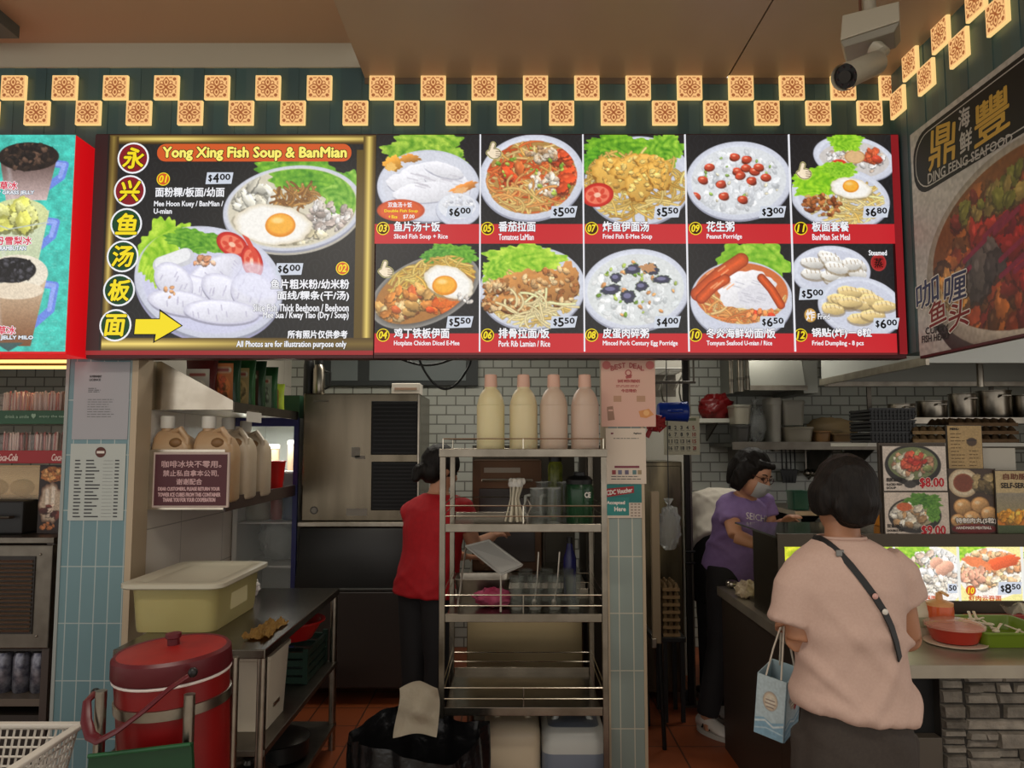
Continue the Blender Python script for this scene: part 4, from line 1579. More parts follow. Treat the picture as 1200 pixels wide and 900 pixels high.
MB().box((-3.0, 3.955, zc + .17), (p1.x + .03, 4.17, zc + .182)).build('floor_tray', STEELD(), t)
for i, xx in enumerate((-2.62, -2.76)):
    t = root('bread_roll', ('right' if i == 0 else 'left') + ' pale bread roll lying in the lit snack case', 'bread', (xx, 4.05, zc + .182), 'rolls in the snack case')
    MB().sphere((xx, 4.05, zc + .182 + .045), (.06, .05, .045), 16).build('crust', mat('roll_crust', (206, 170, 120), .5), t, True)
# dessert poster
sf = front(45, 545, 77, 625, 3.90)
t = root('dessert_poster', 'small dark poster of waffles and ice cream beside the column', 'poster', sf.at(61, 625))
MB().box(sf.at(45, 545) + Vector((0, .002, 0)), sf.at(77, 625) + Vector((0, .006, 0))).build('board', BLACKP(), t)
p = Paint(sf, 1.6, (38, 26, 22), 12)
p.ell(62, 556, 16, 9, (176, 110, 56), jag=.1); p.chunks(62, 556, 14, 7, [(206, 150, 90), (150, 84, 40)], 18, 3)
p.ell(60, 590, 15, 24, (190, 170, 146), jag=.1, edge=(90, 60, 44)); p.line([(55, 575), (55, 590)], 4, (226, 214, 196)); p.line([(62, 572), (62, 590)], 4, (226, 214, 196))
p.chunks(60, 600, 10, 7, [(70, 30, 26), (110, 50, 40), (200, 180, 160)], 12, 4); p.chunks(56, 618, 10, 5, [(180, 110, 60)], 8, 3)
p.speck(20, 2).build('print', print_mat('matt_print', False), t)

# ------------------------------------------------------------------- shelves on the left partition
SPL = mat('splashed_steel', (206, 198, 182), .22, 1.0, noise=(5, (176, 166, 150), 1.6), bump=.12, bscale=9)
xs = xl + .001
# upper shelf
ZU, XO = 1.80, -1.41
y0u = 3.79
t = root('upper_wall_shelf', 'stainless shelf with a slanted end plate high on the left wall', 'shelf', (xs, y0u, ZU))
MB().prism([(xs, y0u, ZU), (XO, y0u, ZU), (XO, y0u, ZU + .045), (XO - .37, y0u, 2.045), (xs, y0u, 2.045)], (0, .004, 0)).build('end_plate', SPL, t, label='slanted mirror-like end plate')
MB().box((xs, y0u + .005, ZU), (XO - .003, 5.15, ZU + .006)).build('deck', STEEL(), t)
MB().box((XO - .002, y0u + .005, ZU - .012), (XO + .004, 5.15, ZU + .04)).build('front_lip', STEELD(), t)
# lower shelf
ZLs = 1.335
y0l = 3.735
t = root('lower_wall_shelf', 'dark edged shelf on the left wall carrying the plastic canisters', 'shelf', (xs, y0l, ZLs))
MB().box((xs, y0l, ZLs - .03), (XO - .012, y0l + .004, 1.60)).build('end_plate', SPL, t, label='mirror-like end plate')
MB().box((xs, y0l + .005, ZLs - .012), (XO - .012, 5.1, ZLs - .002)).build('deck', mat('brown_shelf', (60, 42, 38), .4), t)
MB().box((XO - .011, y0l + .003, ZLs - .04), (XO - .003, 5.1, ZLs + .028)).build('front_lip', mat('brown_lip', (52, 36, 34), .35), t)


# maroon notice hanging on the end plate
def notice(ik):
    wm = ink('pale_pink', (196, 160, 160))
    ik.text('咖啡冰块不零用。', 189, 540, 259, 548, wm, .2); ik.text('禁止私自拿本公司,', 191, 551, 256, 558.5, wm, .2); ik.text('谢谢配合', 207, 561, 237, 568, wm, .2)
    ik.text('DEAR CUSTOMERS, PLEASE RETURN YOUR', 186, 571, 258, 575.5, wm, .3); ik.text('TOWER ICE CUBES FROM THIS CONTAINER', 186, 577.5, 259, 582, wm, .3); ik.text('THANK YOU FOR YOUR COOPERATION', 192, 583.5, 253, 588, wm, .3)


sf = front(178.5, 530, 268, 595, 3.70)
t = root('maroon_notice', 'maroon framed notice in two languages fixed before the canisters', 'notice', sf.at(223, 595))
MB().box(sf.at(178.5, 530) + Vector((0, .003, 0)), sf.at(268, 595) + Vector((0, .018, 0)), .003).build('frame', mat('notice_frame', (186, 166, 156), .45), t)
MB().box(sf.at(181, 532.5), sf.at(265.5, 592.5) + Vector((0, .004, 0))).build('face', mat('notice_maroon', (74, 20, 30), .4), t)
ik = Ink(sf); notice(ik); ik.build('lettering', t)
MB().box(sf.at(215, 545) + Vector((0, .018, 0)), (sf.at(235, 545).x, y0l - .001, sf.at(235, 580).z)).build('mount', STEELD(), t)

CANM = mat('milky_canister', (190, 164, 130), .35, noise=(6, (176, 138, 100), 1.4), sss=.1)
CANW = mat('pale_canister', (196, 182, 160), .35, noise=(5, (180, 160, 134), 1.2))


def canister(name, label, cx, cy, w, d, z, h, m, capm, group, handle=True):
    t = root(name, label, 'canister', (cx, cy, z), group)
    mb = MB()
    rings = []
    for (s_, zz) in ((.92, 0), (1.0, .015), (1.0, .62 * h), (.97, .70 * h), (.84, .80 * h), (.60, .87 * h), (.36, .90 * h)):
        rings.append(mb.rrect(cx - w * .22 * (1 - s_) * 1.3, cy, z + zz, w / 2 * s_, d / 2 * (s_ * .8 + .2 * s_), min(w, d) * .22 * s_, 4))
    mb.rings(rings)
    mb.build('body', m, t, True, angle=50)
    cxx = cx - w * .22
    MB().cyl((cxx, cy, z + .87 * h), (cxx, cy, z + .955 * h), w * .15, w * .14).build('neck', m, t, True)
    MB().lathe([(w * .17, 0), (w * .17, .055), (w * .155, .062)], (cxx, cy, z + .93 * h), 20).build('cap', capm, t, True)
    # loop handle on the shoulder
    zz = z + .62 * h
    MB().tube([(cx + w * .36, cy - d * .30, zz), (cx + w * .38, cy - d * .34, z + .80 * h), (cx + w * .2, cy - d * .3, z + .92 * h), (cx - w * .02, cy - d * .2, z + .88 * h)], [.014, .016, .016, .014], 8).build('handle', m, t, True)
    MB().sphere((cx + w * .13, cy - d * .40, z + .74 * h), (w * .17, d * .16, h * .07), 14, RX(.5)).build('grip_recess', mat('amber_recess', (130, 96, 60), .5), t, True, label='darker grip recess in the shoulder')
    return t


capw = mat('white_cap', (206, 202, 192), .45)
canister('plastic_canister', 'amber filled canister nearest the column behind the maroon notice', xs + .115, 3.84, .205, .15, ZLs, .40, CANM, capw, 'canisters on the left wall shelf')
canister('plastic_canister', 'amber filled canister right of the first one behind the maroon notice', xs + .325, 3.84, .205, .15, ZLs, .40, CANM, capw, 'canisters on the left wall shelf')
canister('plastic_canister', 'pale canister in the second row on the left wall shelf', xs + .335, 4.07, .20, .15, ZLs, .40, CANW, capw, 'canisters on the left wall shelf')
canister('plastic_canister', 'pale canister furthest back in the row, next to the red cup', xs + .34, 4.32, .19, .15, ZLs, .39, CANW, capw, 'canisters on the left wall shelf')
t = root('red_cup', 'tall red plastic cup at the far end of the canister shelf', 'cup', (-1.49, 4.78, ZLs))
MB().lathe([(.036, 0), (.038, .01), (.055, .18), (.057, .185), (.052, .183), (.035, .012)], (-1.49, 4.78, ZLs - .002), 20, True, True).build('body', mat('red_plastic', (186, 26, 22), .35), t, True)
MB().lathe([(.057, 0), (.060, .004), (.057, .008), (.053, .006), (.053, .002)], (-1.49, 4.78, ZLs + .18), 20, False, False).build('rim', mat('red_plastic'), t, True)

# packets on the upper shelf
pk = [  # px, Y, width, height, colour, second colour, label
    (236, 3.98, .17, .22, (112, 34, 30), (206, 196, 180), 'red and white food packet next to the slanted shelf end'),
    (262, 4.06, .19, .26, (28, 74, 38), (206, 120, 60), 'green packet with an orange picture panel on the upper shelf'),
    (284, 4.22, .15, .25, (40, 96, 44), (190, 160, 110), 'bright green packet with a tan stripe on the upper shelf'),
    (302, 4.36, .21, .25, (34, 70, 36), (80, 44, 34), 'green packet showing brown beans on the upper shelf'),
    (322, 4.58, .17, .24, (36, 84, 40), (160, 170, 150), 'dark green packet behind the lime coloured bag'),
    (338, 4.72, .17, .20, (170, 190, 60), (214, 150, 110), 'lime and clear bag of snacks near the ice machine end'),
]
for i, (px, Y, w, h, c1, c2, lab) in enumerate(pk):
    x = W(px, 460, Y).x
    x = min(max(x, xs + w / 2 + .01), XO - w / 2 - .02)
    zb_ = ZU + .006
    h *= 1.22 if i < 5 else 1.0
    t = root('food_packet', lab, 'packet', (x, Y, zb_), 'packets on the upper shelf')
    mb = MB()
    rings = []
    for k in range(7):
        f = k / 6
        th = .045 * math.sin(math.pi * min(1, .18 + f * .82)) + .004
        ww = w / 2 * (1 - .08 * math.sin(math.pi * f))
        ring = []
        for q in range(16):
            a = 2 * math.pi * q / 16
            ring.append(Vector((x + ww * math.copysign(abs(math.cos(a)) ** .6, math.cos(a)), Y + th * math.sin(a), zb_ + h * f)))
        rings.append(ring)
    mb.rings(rings)
    mb.build('pouch', mat('foil_' + str(i), c1, .3, noise=(9, tuple(int(v * .7) for v in c1), 1.3), bump=.3, bscale=14), t, True)
    sfq = Surf((x - w * .36, Y - .053, zb_ + h * .8), (x + w * .36, Y - .053, zb_ + h * .8), (x - w * .36, Y - .05, zb_ + h * .12), 0, 0, 30, 30)
    q = Paint(sfq, 1, c2, i + 40)
    q.ell(15, 18, 12, 9, tuple(min(255, int(v * 1.15)) for v in c2)); q.chunks(15, 19, 10, 7, [c2, tuple(int(v * .6) for v in c2), (200, 90, 50) if i < 2 else c2], 22, 3.4); q.line([(4, 5), (26, 5)], 4, (210, 204, 180)); q.line([(5, 5), (24, 5)], 2, (150, 40, 36))
    q.build('picture_label', print_mat('matt_print', False), t)
t = root('white_price_card', 'blank white card hanging under the upper shelf lip', 'card', (-1.4, 4.0, 1.75))
MB().box((XO + .006, 3.97, ZU - .055), (XO + .009, 4.2, ZU + .0)).build('card', WHITEP(), t)
MB().box((XO + .0042, 4.0, ZU - .02), (XO + .0058, 4.17, ZU + .01)).build('clip', STEEL(), t)

# ------------------------------------------------------------------- upright glass fridge behind
FX0, FX1, FY = xl + .01, -1.402, 4.95
BLUE = mat('blue_frame', (36, 38, 96), .35)
t = root('glass_front_fridge', 'upright fridge with a dark blue frame and glass door', 'fridge', ((FX0 + FX1) / 2, FY + .3, 0))
FW = mat('fridge_white', (206, 204, 196), .4)
MB().box((FX0, FY + .55, 0), (FX1, FY + .6, 1.80)).build('back_panel', FW, t)
MB().box((FX0, FY + .02, 0), (FX0 + .02, FY + .55, 1.80)).build('side_wall', FW, t)
MB().box((FX1 - .02, FY + .02, 0), (FX1, FY + .55, 1.80)).build('side_wall', FW, t)
MB().box((FX0, FY, 1.80), (FX1, FY + .6, 1.95)).build('top_panel', mat('fridge_green', (40, 74, 52), .4), t, label='green sign panel across the top')
MB().box((FX0, FY - .01, 1.745), (FX1, FY + .02, 1.80)).build('door_rail', BLUE, t)
MB().box((FX1 - .03, FY - .01, .1), (FX1, FY + .018, 1.745)).build('door_rail', BLUE, t)
MB().box((FX0, FY - .01, .1), (FX0 + .03, FY + .018, 1.745)).build('door_rail', FW, t, label='white hinge side rail')
MB().box((FX0 + .03, FY, .1), (FX1 - .03, FY + .006, 1.745)).build('glass_door', mat('fridge_glass', (210, 220, 220), .08, alpha=.12), t)
MB().box((FX0, FY, 0), (FX1, FY + .55, .1)).build('plinth', DK, t)
shz = [.55, 1.12, 1.45]
for z in shz:
    MB().box((FX0 + .02, FY + .03, z - .012), (FX1 - .02, FY + .55, z)).build('fridge_shelf', FW, t)
area('fridge_lamp', ((FX0 + FX1) / 2, FY + .1, 1.73), (.3, .05), 4.0, (.95, 1, .97))
it = [('tub', -1.72, .085, .20, 1.12, (176, 170, 150), 'beige tub with a white lid on the fridge shelf'), ('tub', -1.50, .055, .20, 1.12, (70, 96, 140), 'blue labelled jar on the fridge shelf'), ('tub', -1.60, .04, .22, 1.12, (170, 60, 50), 'red topped bottle on the fridge shelf'),
      ('tub', -1.66, .07, .16, 1.45, (200, 182, 150), 'cream carton at the top of the fridge'), ('tub', -1.47, .06, .19, 1.45, (196, 160, 130), 'tan carton with a pink label at the top of the fridge')]
for i, (n_, x, r, h, z, c, lab) in enumerate(it):
    t = root('food_tub', lab, 'tub', (x, FY + .2, z), 'tubs inside the fridge')
    MB().lathe([(r * .92, 0), (r, .02), (r, h * .9), (r * .95, h * .93)], (x, FY + .2, z), 20).build('body', mat('tub_%d' % i, c, .4), t, True)
    MB().lathe([(r * 1.05, 0), (r * 1.05, .025), (r * .95, .03)], (x, FY + .2, z + h * .92), 20).build('lid', WHITEP(), t, True)


def blob_bag(name, label, cat, c, r, m, seed, part='bag', amp=.22, knot=True, group=None, parent=None, nn=28):
    rr = np.random.default_rng(seed)
    ph = rr.random((6, 3)) * 6.28
    fr = rr.integers(2, 7, (6, 3))
    t = parent or root(name, label, cat, (c[0], c[1], c[2] - r[2]), group)
    mb = MB()

    def f(u, v):
        a = 2 * math.pi * u; b = math.pi * (v * .996 + .002)
        d = Vector((math.sin(b) * math.cos(a), math.sin(b) * math.sin(a), -math.cos(b)))
        n = 0
        for k in range(6):
            n += math.sin(fr[k][0] * d.x * 2.2 + ph[k][0]) * math.sin(fr[k][1] * d.y * 2.2 + ph[k][1]) * math.sin(fr[k][2] * d.z * 2.2 + ph[k][2])
        s_ = 1 + amp * n * .55
        z = d.z * r[2] * s_
        z = max(z, -r[2] * .93)
        return Vector((c[0] + d.x * r[0] * s_, c[1] + d.y * r[1] * s_, c[2] + z))
    mb.sheet(f, nn, nn // 2)
    bmesh.ops.remove_doubles(mb.bm, verts=mb.bm.verts[:], dist=.0015)
    mb.build(part, m, t, True, angle=70)
    if knot:
        MB().lathe([(.02, 0), (.008, .025), (.03, .06), (.028, .065)], (c[0], c[1], c[2] + r[2] * .9), 10).build('knot', m, t, True)
    return t


blob_bag('plastic_bag', 'clear bag of food on the lowest lit fridge shelf', 'bag', (-1.58, FY + .22, .985), (.13, .12, .14), BAGCLEAR(), 5)
bpy.data.objects['plastic_bag'].location.z += 0
MB().box((FX0 + .02, FY + .03, .826), (FX1 - .02, FY + .55, .838)).build('fridge_shelf', FW, bpy.data.objects['glass_front_fridge'])

# ------------------------------------------------------------------- ice machine
IX0, IX1, IY = -1.362, -.605, 4.90
t = root('ice_machine', 'large stainless ice machine with two black vents on a black bin', 'ice machine', ((IX0 + IX1) / 2, IY + .35, 0))
ST2 = mat('ice_machine_steel', (124, 114, 98), .27, 1.0, noise=(2.2, (92, 84, 70), 1.3), stretch=(3, 1, .35), bump=.02, bscale=50)
zi0, zi1 = W(430, 611, IY).z, W(430, 461, IY).z
MB().box((IX0, IY, zi0), (IX1, IY + .62, zi1), .008).build('head', ST2, t, label='stainless upper housing')
MB().box((IX1 - .012, IY - .004, zi0 + .01), (IX1 + .004, IY + .02, zi1 - .01), .003).build('corner_trim', STEEL(), t)
MB().box((IX0 - .02, IY - .012, zi0 - .035), (IX1 + .02, IY + .64, zi0 - .002), .005).build('seam_band', STEEL(), t)
zb1 = zi0 - .037
MB().hexa([(IX0 - .03, IY - .03, .70), (IX1 + .05, IY - .03, .70), (IX1 + .05, IY + .66, .70), (IX0 - .03, IY + .66, .70), (IX0 - .01, IY + .0, zb1), (IX1 + .03, IY + .0, zb1), (IX1 + .03, IY + .66, zb1), (IX0 - .01, IY + .66, zb1)], .02).build('bin_hatch', mat('black_hatch', (30, 30, 29), .4), t, True, label='sloping black bin hatch')
MB().box((IX0 - .02, IY - .025, .09), (IX1 + .04, IY + .64, .695), .012).build('bin_body', mat('brown_black_bin', (46, 36, 30), .4), t, label='brown black lower bin')
MB().box((IX0 + .06, IY - .04, .70), (IX1 - .1, IY - .026, .715), .003).build('hatch_grip', mat('grey_grip', (74, 74, 70), .4), t)
for (fx, fy) in ((IX0 + .05, IY + .05), (IX1 - .05, IY + .05), (IX0 + .05, IY + .55), (IX1 - .05, IY + .55)):
    MB().cyl((fx, fy, 0), (fx, fy, .09), .025).build('foot', BLACKP(), t, True)
for (a, b, nm) in ((470, 533, 'upper'), (541, 598, 'lower')):
    p0, p1 = W(435.5, a, IY), W(489, b, IY)
    v = MB().box((p0.x, IY - .006, p1.z), (p1.x, IY - .0005, p0.z), .004).build('vent', mat('vent_black', (10, 10, 10), .6), t)
    mb = MB()
    for k in range(13):
        z = p1.z + (p0.z - p1.z) * (k + .5) / 13
        mb.box((p0.x + .012, IY - .011, z - .004), (p1.x - .012, IY - .0062, z + .004))
    mb.build('vent_slats', mat('slat_black', (26, 26, 25), .5), v)
p0 = W(376, 470, IY)
MB().box((p0.x - .05, IY - .006, p0.z - .006), (p0.x + .05, IY - .0005, p0.z + .006), .002).build('handle_slot', STEELD(), t)
p0 = W(368, 598, IY)
MB().cyl((p0.x, IY - .004, p0.z), (p0.x, IY + .001, p0.z), .025).build('round_badge', mat('badge_dark', (50, 44, 40), .4), t)
sfb = front(362, 592, 374, 604, IY - .0045)
Ink(sfb).ring(368, 598, 2.3, 1.1, ink('badge_silver', (150, 146, 136)), 1).poly([(368, 595), (371, 598), (368, 601), (365, 598)], ink('badge_silver', (150, 146, 136)), 1).build('badge_mark', t)
for (px, py, w_, h_) in ((477, 530, 10, 12), (482, 536, 12, 4), (475, 600, 14, 5), (418, 600, 24, 8)):
    q0 = W(px - w_ / 2 - (60 if px > 470 and py < 540 else 0) , py - h_ / 2, IY)
    pw = w_ * IY / F
    MB().box((q0.x, IY - .002, q0.z - h_ * IY / F), (q0.x + pw, IY - .0003, q0.z)).build('sticker', mat('faded_sticker', (150, 144, 132), .5), t)
p0, p1 = W(459, 449, IY + .1), W(492, 461, IY + .1)
t = root('paper_carton', 'small white carton lying on top of the ice machine', 'box', (p0.x, IY + .1, zi1))
MB().box((p0.x, IY + .1, zi1 + .001), (p1.x, IY + .26, zi1 + .075), .004).build('carton', mat('off_white_card', (206, 198, 186), .6), t)
MB().box((p0.x + .02, IY + .098, zi1 + .03), (p1.x - .02, IY + .0995, zi1 + .045)).build('print_stripe', mat('tan_print', (160, 130, 110), .6), t)
# flask and knives beside it
p0 = W(374, 440, IY + .15)
t = root('steel_flask', 'shiny steel flask standing on the left of the ice machine top', 'flask', (p0.x, IY + .15, zi1))
MB().lathe([(.036, 0), (.04, .01), (.04, .17), (.03, .20), (.024, .21)], (p0.x, IY + .15, zi1 + .001), 20).build('body', STEEL(), t, True)
MB().lathe([(.03, 0), (.03, .04), (.02, .05)], (p0.x, IY + .15, zi1 + .205), 16).build('stopper', BLACKP(), t, True)
MB().tube([(p0.x + .04, IY + .15, zi1 + .16), (p0.x + .075, IY + .15, zi1 + .15), (p0.x + .075, IY + .15, zi1 + .06), (p0.x + .04, IY + .15, zi1 + .04)], .008, 8).build('handle', BLACKP(), t, True)
p0 = W(361, 440, IY + .18)
t = root('black_thermos', 'black thermos beside the steel flask on the ice machine', 'flask', (p0.x, IY + .2, zi1))
MB().lathe([(.034, 0), (.036, .01), (.036, .2), (.03, .24)], (p0.x, IY + .2, zi1 + .001), 18).build('body', BLACKP(), t, True)
MB().lathe([(.026, 0), (.026, .05), (.02, .055)], (p0.x, IY + .2, zi1 + .24), 16).build('cup_lid', STEELD(), t, True)

# window band high on the back wall
t = MB().box((W(380, 440, 6.19).x, 6.15, W(400, 452, 6.19).z), (W(560, 440, 6.19).x, 6.20, 2.6)).build('window_1', mat('window_dark_frame', (52, 56, 56), .5)); struct(t)
for i, (a, b) in enumerate(((388, 419), (433, 546))):
    q0, q1 = W(a, 425, 6.145), W(b, 446, 6.145)
    MB().box((q0.x, 6.143, q1.z), (q1.x, 6.149, 2.55)).build('window_pane', mat('dull_pane', (122, 130, 130), .3), t)
# loose black cable under the menu box
pts = []
for k in range(25):
    f = k / 24
    pts.append(W(491 + 62 * f, 420 + 36 * math.sin(math.pi * f) ** .8, 3.9 + .1 * f))
t = root('black_cable', 'black cable hanging in a loop under the menu box', 'cable', pts[0])
MB().tube([pts[0] + Vector((0, -.16, .06))] + pts + [pts[-1] + Vector((0, -.26, .08))], .006, 8).build('cord', BLACKP(), t, True)
pts = [W(470 + 60 * k / 14, 421 + 7 * math.sin(math.pi * k / 14), 3.95) for k in range(15)]
MB().tube(pts, .006, 8).build('cord', BLACKP(), t, True)

# ------------------------------------------------------------------- steel work table and what stands on it
TX0, TX1, TY0, TY1, TZ = -1.53, -.945, 2.95, 4.2, .84
t = root('steel_work_table', 'long stainless work table with two shelves beside the red barrel', 'table', ((TX0 + TX1) / 2, 3.5, 0))
MB().box((TX0, TY0, TZ - .035), (TX1, TY1, TZ), .004).build('table_top', mat('worktop_steel', (128, 122, 112), .26, 1.0, noise=(5, (104, 98, 88), 1.2), bump=.03, bscale=30), t)
for (x, y) in ((TX0 + .03, TY0 + .03), (TX1 - .02, TY0 + .03), (TX0 + .03, TY1 - .04), (TX1 - .02, TY1 - .04)):
    MB().cyl((x, y, 0), (x, y, TZ - .036), .019).build('leg', STEEL(), t, True)
for nm, z in (('middle_shelf', .46), ('lower_shelf', .14)):
    MB().box((TX0, TY0 + .02, z - .025), (TX1, TY1 - .02, z), .003).build(nm, STEELD(), t)
# lidded tub
cx0, cx1, cy0, cy1 = -1.60, -1.235, 3.19, 3.76
t = root('storage_tub', 'translucent yellowish storage tub with a frosted lid on the steel table', 'tub', ((cx0 + cx1) / 2, (cy0 + cy1) / 2, TZ))
mb = MB()
rings = []
for s_, z in ((.93, TZ + .001), (.945, TZ + .02), (1.0, 1.03)):
    rings.append(mb.rrect((cx0 + cx1) / 2, (cy0 + cy1) / 2, z, (cx1 - cx0) / 2 * s_, (cy1 - cy0) / 2 * s_, .05, 5))
mb.rings(rings)
mb.build('body', mat('yellow_translucent', (174, 164, 112), .3, sss=.15, noise=(3, (162, 150, 98), 1.0)), t, True, angle=60)
mb = MB()
rings = []
for dx, z in ((.03, 1.025), (.035, 1.03), (.035, 1.046), (.02, 1.05), (-.02, 1.046), (-.03, 1.036)):
    rings.append(mb.rrect((cx0 + cx1) / 2, (cy0 + cy1) / 2, z, (cx1 - cx0) / 2 + dx, (cy1 - cy0) / 2 + dx, .055, 5))
mb.rings(rings)
mb.build('lid', mat('frosted_lid', (186, 180, 160), .35), t, True, angle=40)
MB().box((cx1 - .0075, 3.38, .90), (cx1 - .0035, 3.58, 1.0)).build('tape_label', mat('pale_label', (206, 196, 150), .5), t)
# cloth, tissue
mb = MB()
rr = np.random.default_rng(8); ph = rr.random(4) * 6


def fcl(u, v):
    z = .008 + .008 * math.sin(14 * u + ph[0] + 3 * v) + .008 * math.sin(17 * v + ph[1] - 4 * u) + .004 * math.sin(40 * u + 20 * v)
    return Vector((-1.085 + .10 * u + .006 * math.sin(9 * v), 3.08 + .30 * v, TZ + .004 + abs(z)))


mb.sheet(fcl, 30, 40)
bmesh.ops.solidify(mb.bm, geom=mb.bm.faces[:], thickness=.003)
tag(mb.build('tan_cloth', mat('tan_cloth', (176, 138, 70), .85, noise=(60, (150, 112, 54), 1.4)), None, True), 'crumpled tan cloth on the front half of the steel table', 'cloth')
blob_bag('tissue_ball', 'crumpled white tissue between the tub and the fridge', 'tissue', (-1.36, 3.95, TZ + .05), (.05, .05, .05), mat('tissue_white', (214, 208, 204), .8), 11, 'tissue', .35, False)
# below the table
t = root('white_bin', 'white plastic bin on the middle table shelf', 'bin', (-1.09, 3.45, .46))
mb = MB(); rings = []
for s_, z in ((.9, .461), (1.0, .74), (1.05, .745), (1.05, .76), (.98, .76)):
    rings.append(mb.rrect(-1.13, 3.29, z, .14 * s_, .15 * s_, .03, 4))
mb.rings(rings); mb.build('body', mat('white_bin_plastic', (186, 176, 158), .4), t, True)
MB().box((-1.002, 3.24, .53), (-.996, 3.32, .545)).build('catch', STEEL(), t)
t = root('dark_crate', 'dark green slatted crate on the middle table shelf behind the white bin', 'crate', (-1.13, 3.95, .46))
mb = MB()
for k in range(4):
    z = .465 + .04 * k
    for (a, b) in (((-1.27, 3.76, z), (-1.0, 3.775, z + .028)), ((-1.27, 4.145, z), (-1.0, 4.16, z + .028)), ((-1.27, 3.775, z), (-1.255, 4.145, z + .028)), ((-1.015, 3.775, z), (-1.0, 4.145, z + .028))):
        mb.box(a, b)
for (x, y) in ((-1.262, 3.768), (-1.008, 3.768), (-1.262, 4.152), (-1.008, 4.152)):
    mb.box((x - .012, y - .012, .462), (x + .012, y + .012, .63))
mb.box((-1.26, 3.77, .461), (-1.01, 4.15, .467))
mb.build('crate_body', mat('dark_green_plastic', (24, 46, 36), .4), t)
t = root('red_colander', 'red plastic colander on the dark green crate', 'colander', (-1.13, 3.95, .63))
MB().lathe([(.08, 0), (.10, .004), (.15, .085), (.165, .09), (.165, .098), (.146, .094), (.095, .012), (.0, .01)], (-1.13, 3.95, .632), 28, True, False).build('bowl', mat('red_colander', (170, 30, 28), .35), t, True)
for i, (x, y, r_, h_) in enumerate(((-1.1, 3.25, .12, .11), (-1.12, 3.7, .15, .09))):
    t = root('black_pot', ('front' if i == 0 else 'rear') + ' black pot on the lowest shelf of the steel table', 'pot', (x, y, .14), 'pots under the table')
    MB().lathe([(r_ * .8, 0), (r_, .02), (r_, h_), (r_ * 1.05, h_ + .005), (r_ * .95, h_ + .006)], (x, y, .141), 24).build('body', BLACKP(), t, True)
    MB().lathe([(r_ * 1.02, 0), (r_ * .6, .03), (.02, .04), (.015, .055), (.025, .065), (.0, .07)], (x, y, .147 + h_), 24, True, False).build('lid', mat('grey_lid', (70, 68, 64), .35, .7), t, True)

# ------------------------------------------------------------------- red barrel on its stand
BX, BY = W(196, 760, 2.36).x + .05, 2.36
tilt = RY(-.05) @ RX(.03)
t = root('red_barrel', 'red insulated barrel with a maroon rimmed lid at the left front', 'barrel', (BX, BY, .46))
c0 = Vector((BX, BY, .47))
BR = mat('barrel_red', (132, 16, 16), .35, noise=(5, (112, 12, 14), 1.0))
BRL = mat('lid_red', (150, 26, 18), .4, noise=(16, (130, 18, 14), 1.3))
MAR = mat('maroon_plastic', (86, 18, 26), .4)


def bt(mb_f): return mb_f


zz0 = .47
MB().lathe([(r_ * .9, z_) for r_, z_ in ((.155, 0), (.165, .012), (.180, .46), (.180, .47),)], c0, 40, rot=tilt).build('body', BR, t, True)
MB().lathe([(r_ * .9, z_) for r_, z_ in ((.184, 0), (.187, .004), (.184, .008),)], c0 + tilt @ Vector((0, 0, .462)), 40, rot=tilt).build('gasket', mat('white_gasket', (226, 214, 206), .4), t, True)
MB().lathe([(r_ * .9, z_) for r_, z_ in ((.186, 0), (.190, .006), (.187, .055), (.178, .064), (.168, .060),)], c0 + tilt @ Vector((0, 0, .472)), 40, rot=tilt).build('lid_rim', MAR, t, True)
MB().lathe([(r_ * .9, z_) for r_, z_ in ((.183, -.004), (.176, .004), (.10, .008), (.0, .010),)], c0 + tilt @ Vector((0, 0, .529)), 40, True, False, rot=tilt).build('lid_top', BRL, t, True)
MB().lathe([(r_ * .9, z_) for r_, z_ in ((.020, 0), (.020, .022), (.026, .026), (.026, .038), (.0, .042),)], c0 + tilt @ Vector((-.01, .03, .535)), 20, True, False, rot=tilt).build('lid_knob', MAR, t, True)
MB().lathe([(r_ * .9, z_) for r_, z_ in ((.178, 0), (.1835, .001), (.1845, .03), (.179, .031),)], c0 + tilt @ Vector((0, 0, .375)), 40, False, False, rot=tilt).build('steel_band', STEEL(), t, True)
hp = [W(112, 812, 2.24), W(102, 822, 2.2), W(101, 845, 2.17), W(106, 862, 2.15), W(116, 868, 2.13), W(140, 855, 2.10), W(170, 832, 2.10), W(200, 806, 2.12), W(221, 792, 2.14)]
MB().tube(hp, [(.012, .006)] * 2 + [(.016, .007)] * 2 + [(.015, .006)] * 5, 10).build('carry_handle', MAR, t, True)
for px, py, Y in ((112, 812, 2.26), (226, 788, 2.19)):
    q = W(px, py, Y)
    MB().sphere(q, .014, 10).build('handle_pivot', BLACKP(), t, True)
t = root('steel_barrel_stand', 'tubular steel stand holding up the red barrel', 'stand', (BX, BY, 0))
px_ = [(W(117, 850, 2.2).x, 2.2), (W(221, 850, 2.17).x, 2.17), (W(273, 830, 2.54).x, 2.54), (W(150, 830, 2.58).x, 2.58)]
for (x, y) in px_:
    MB().cyl((x, y, 0), (x, y, .925), .0155).build('leg', STEEL(), t, True)
mb = MB()
for i in range(4):
    for z in (.20, .44):
        a, b = px_[i], px_[(i + 1) % 4]
        mb.cyl((a[0], a[1], z), (b[0], b[1], z), .011)
mb.build('cross_bars', STEEL(), t, True)
MB().box((px_[0][0] + .02, 2.20, .4515), (px_[2][0] - .02, 2.53, .458)).build('platform', STEELD(), t)
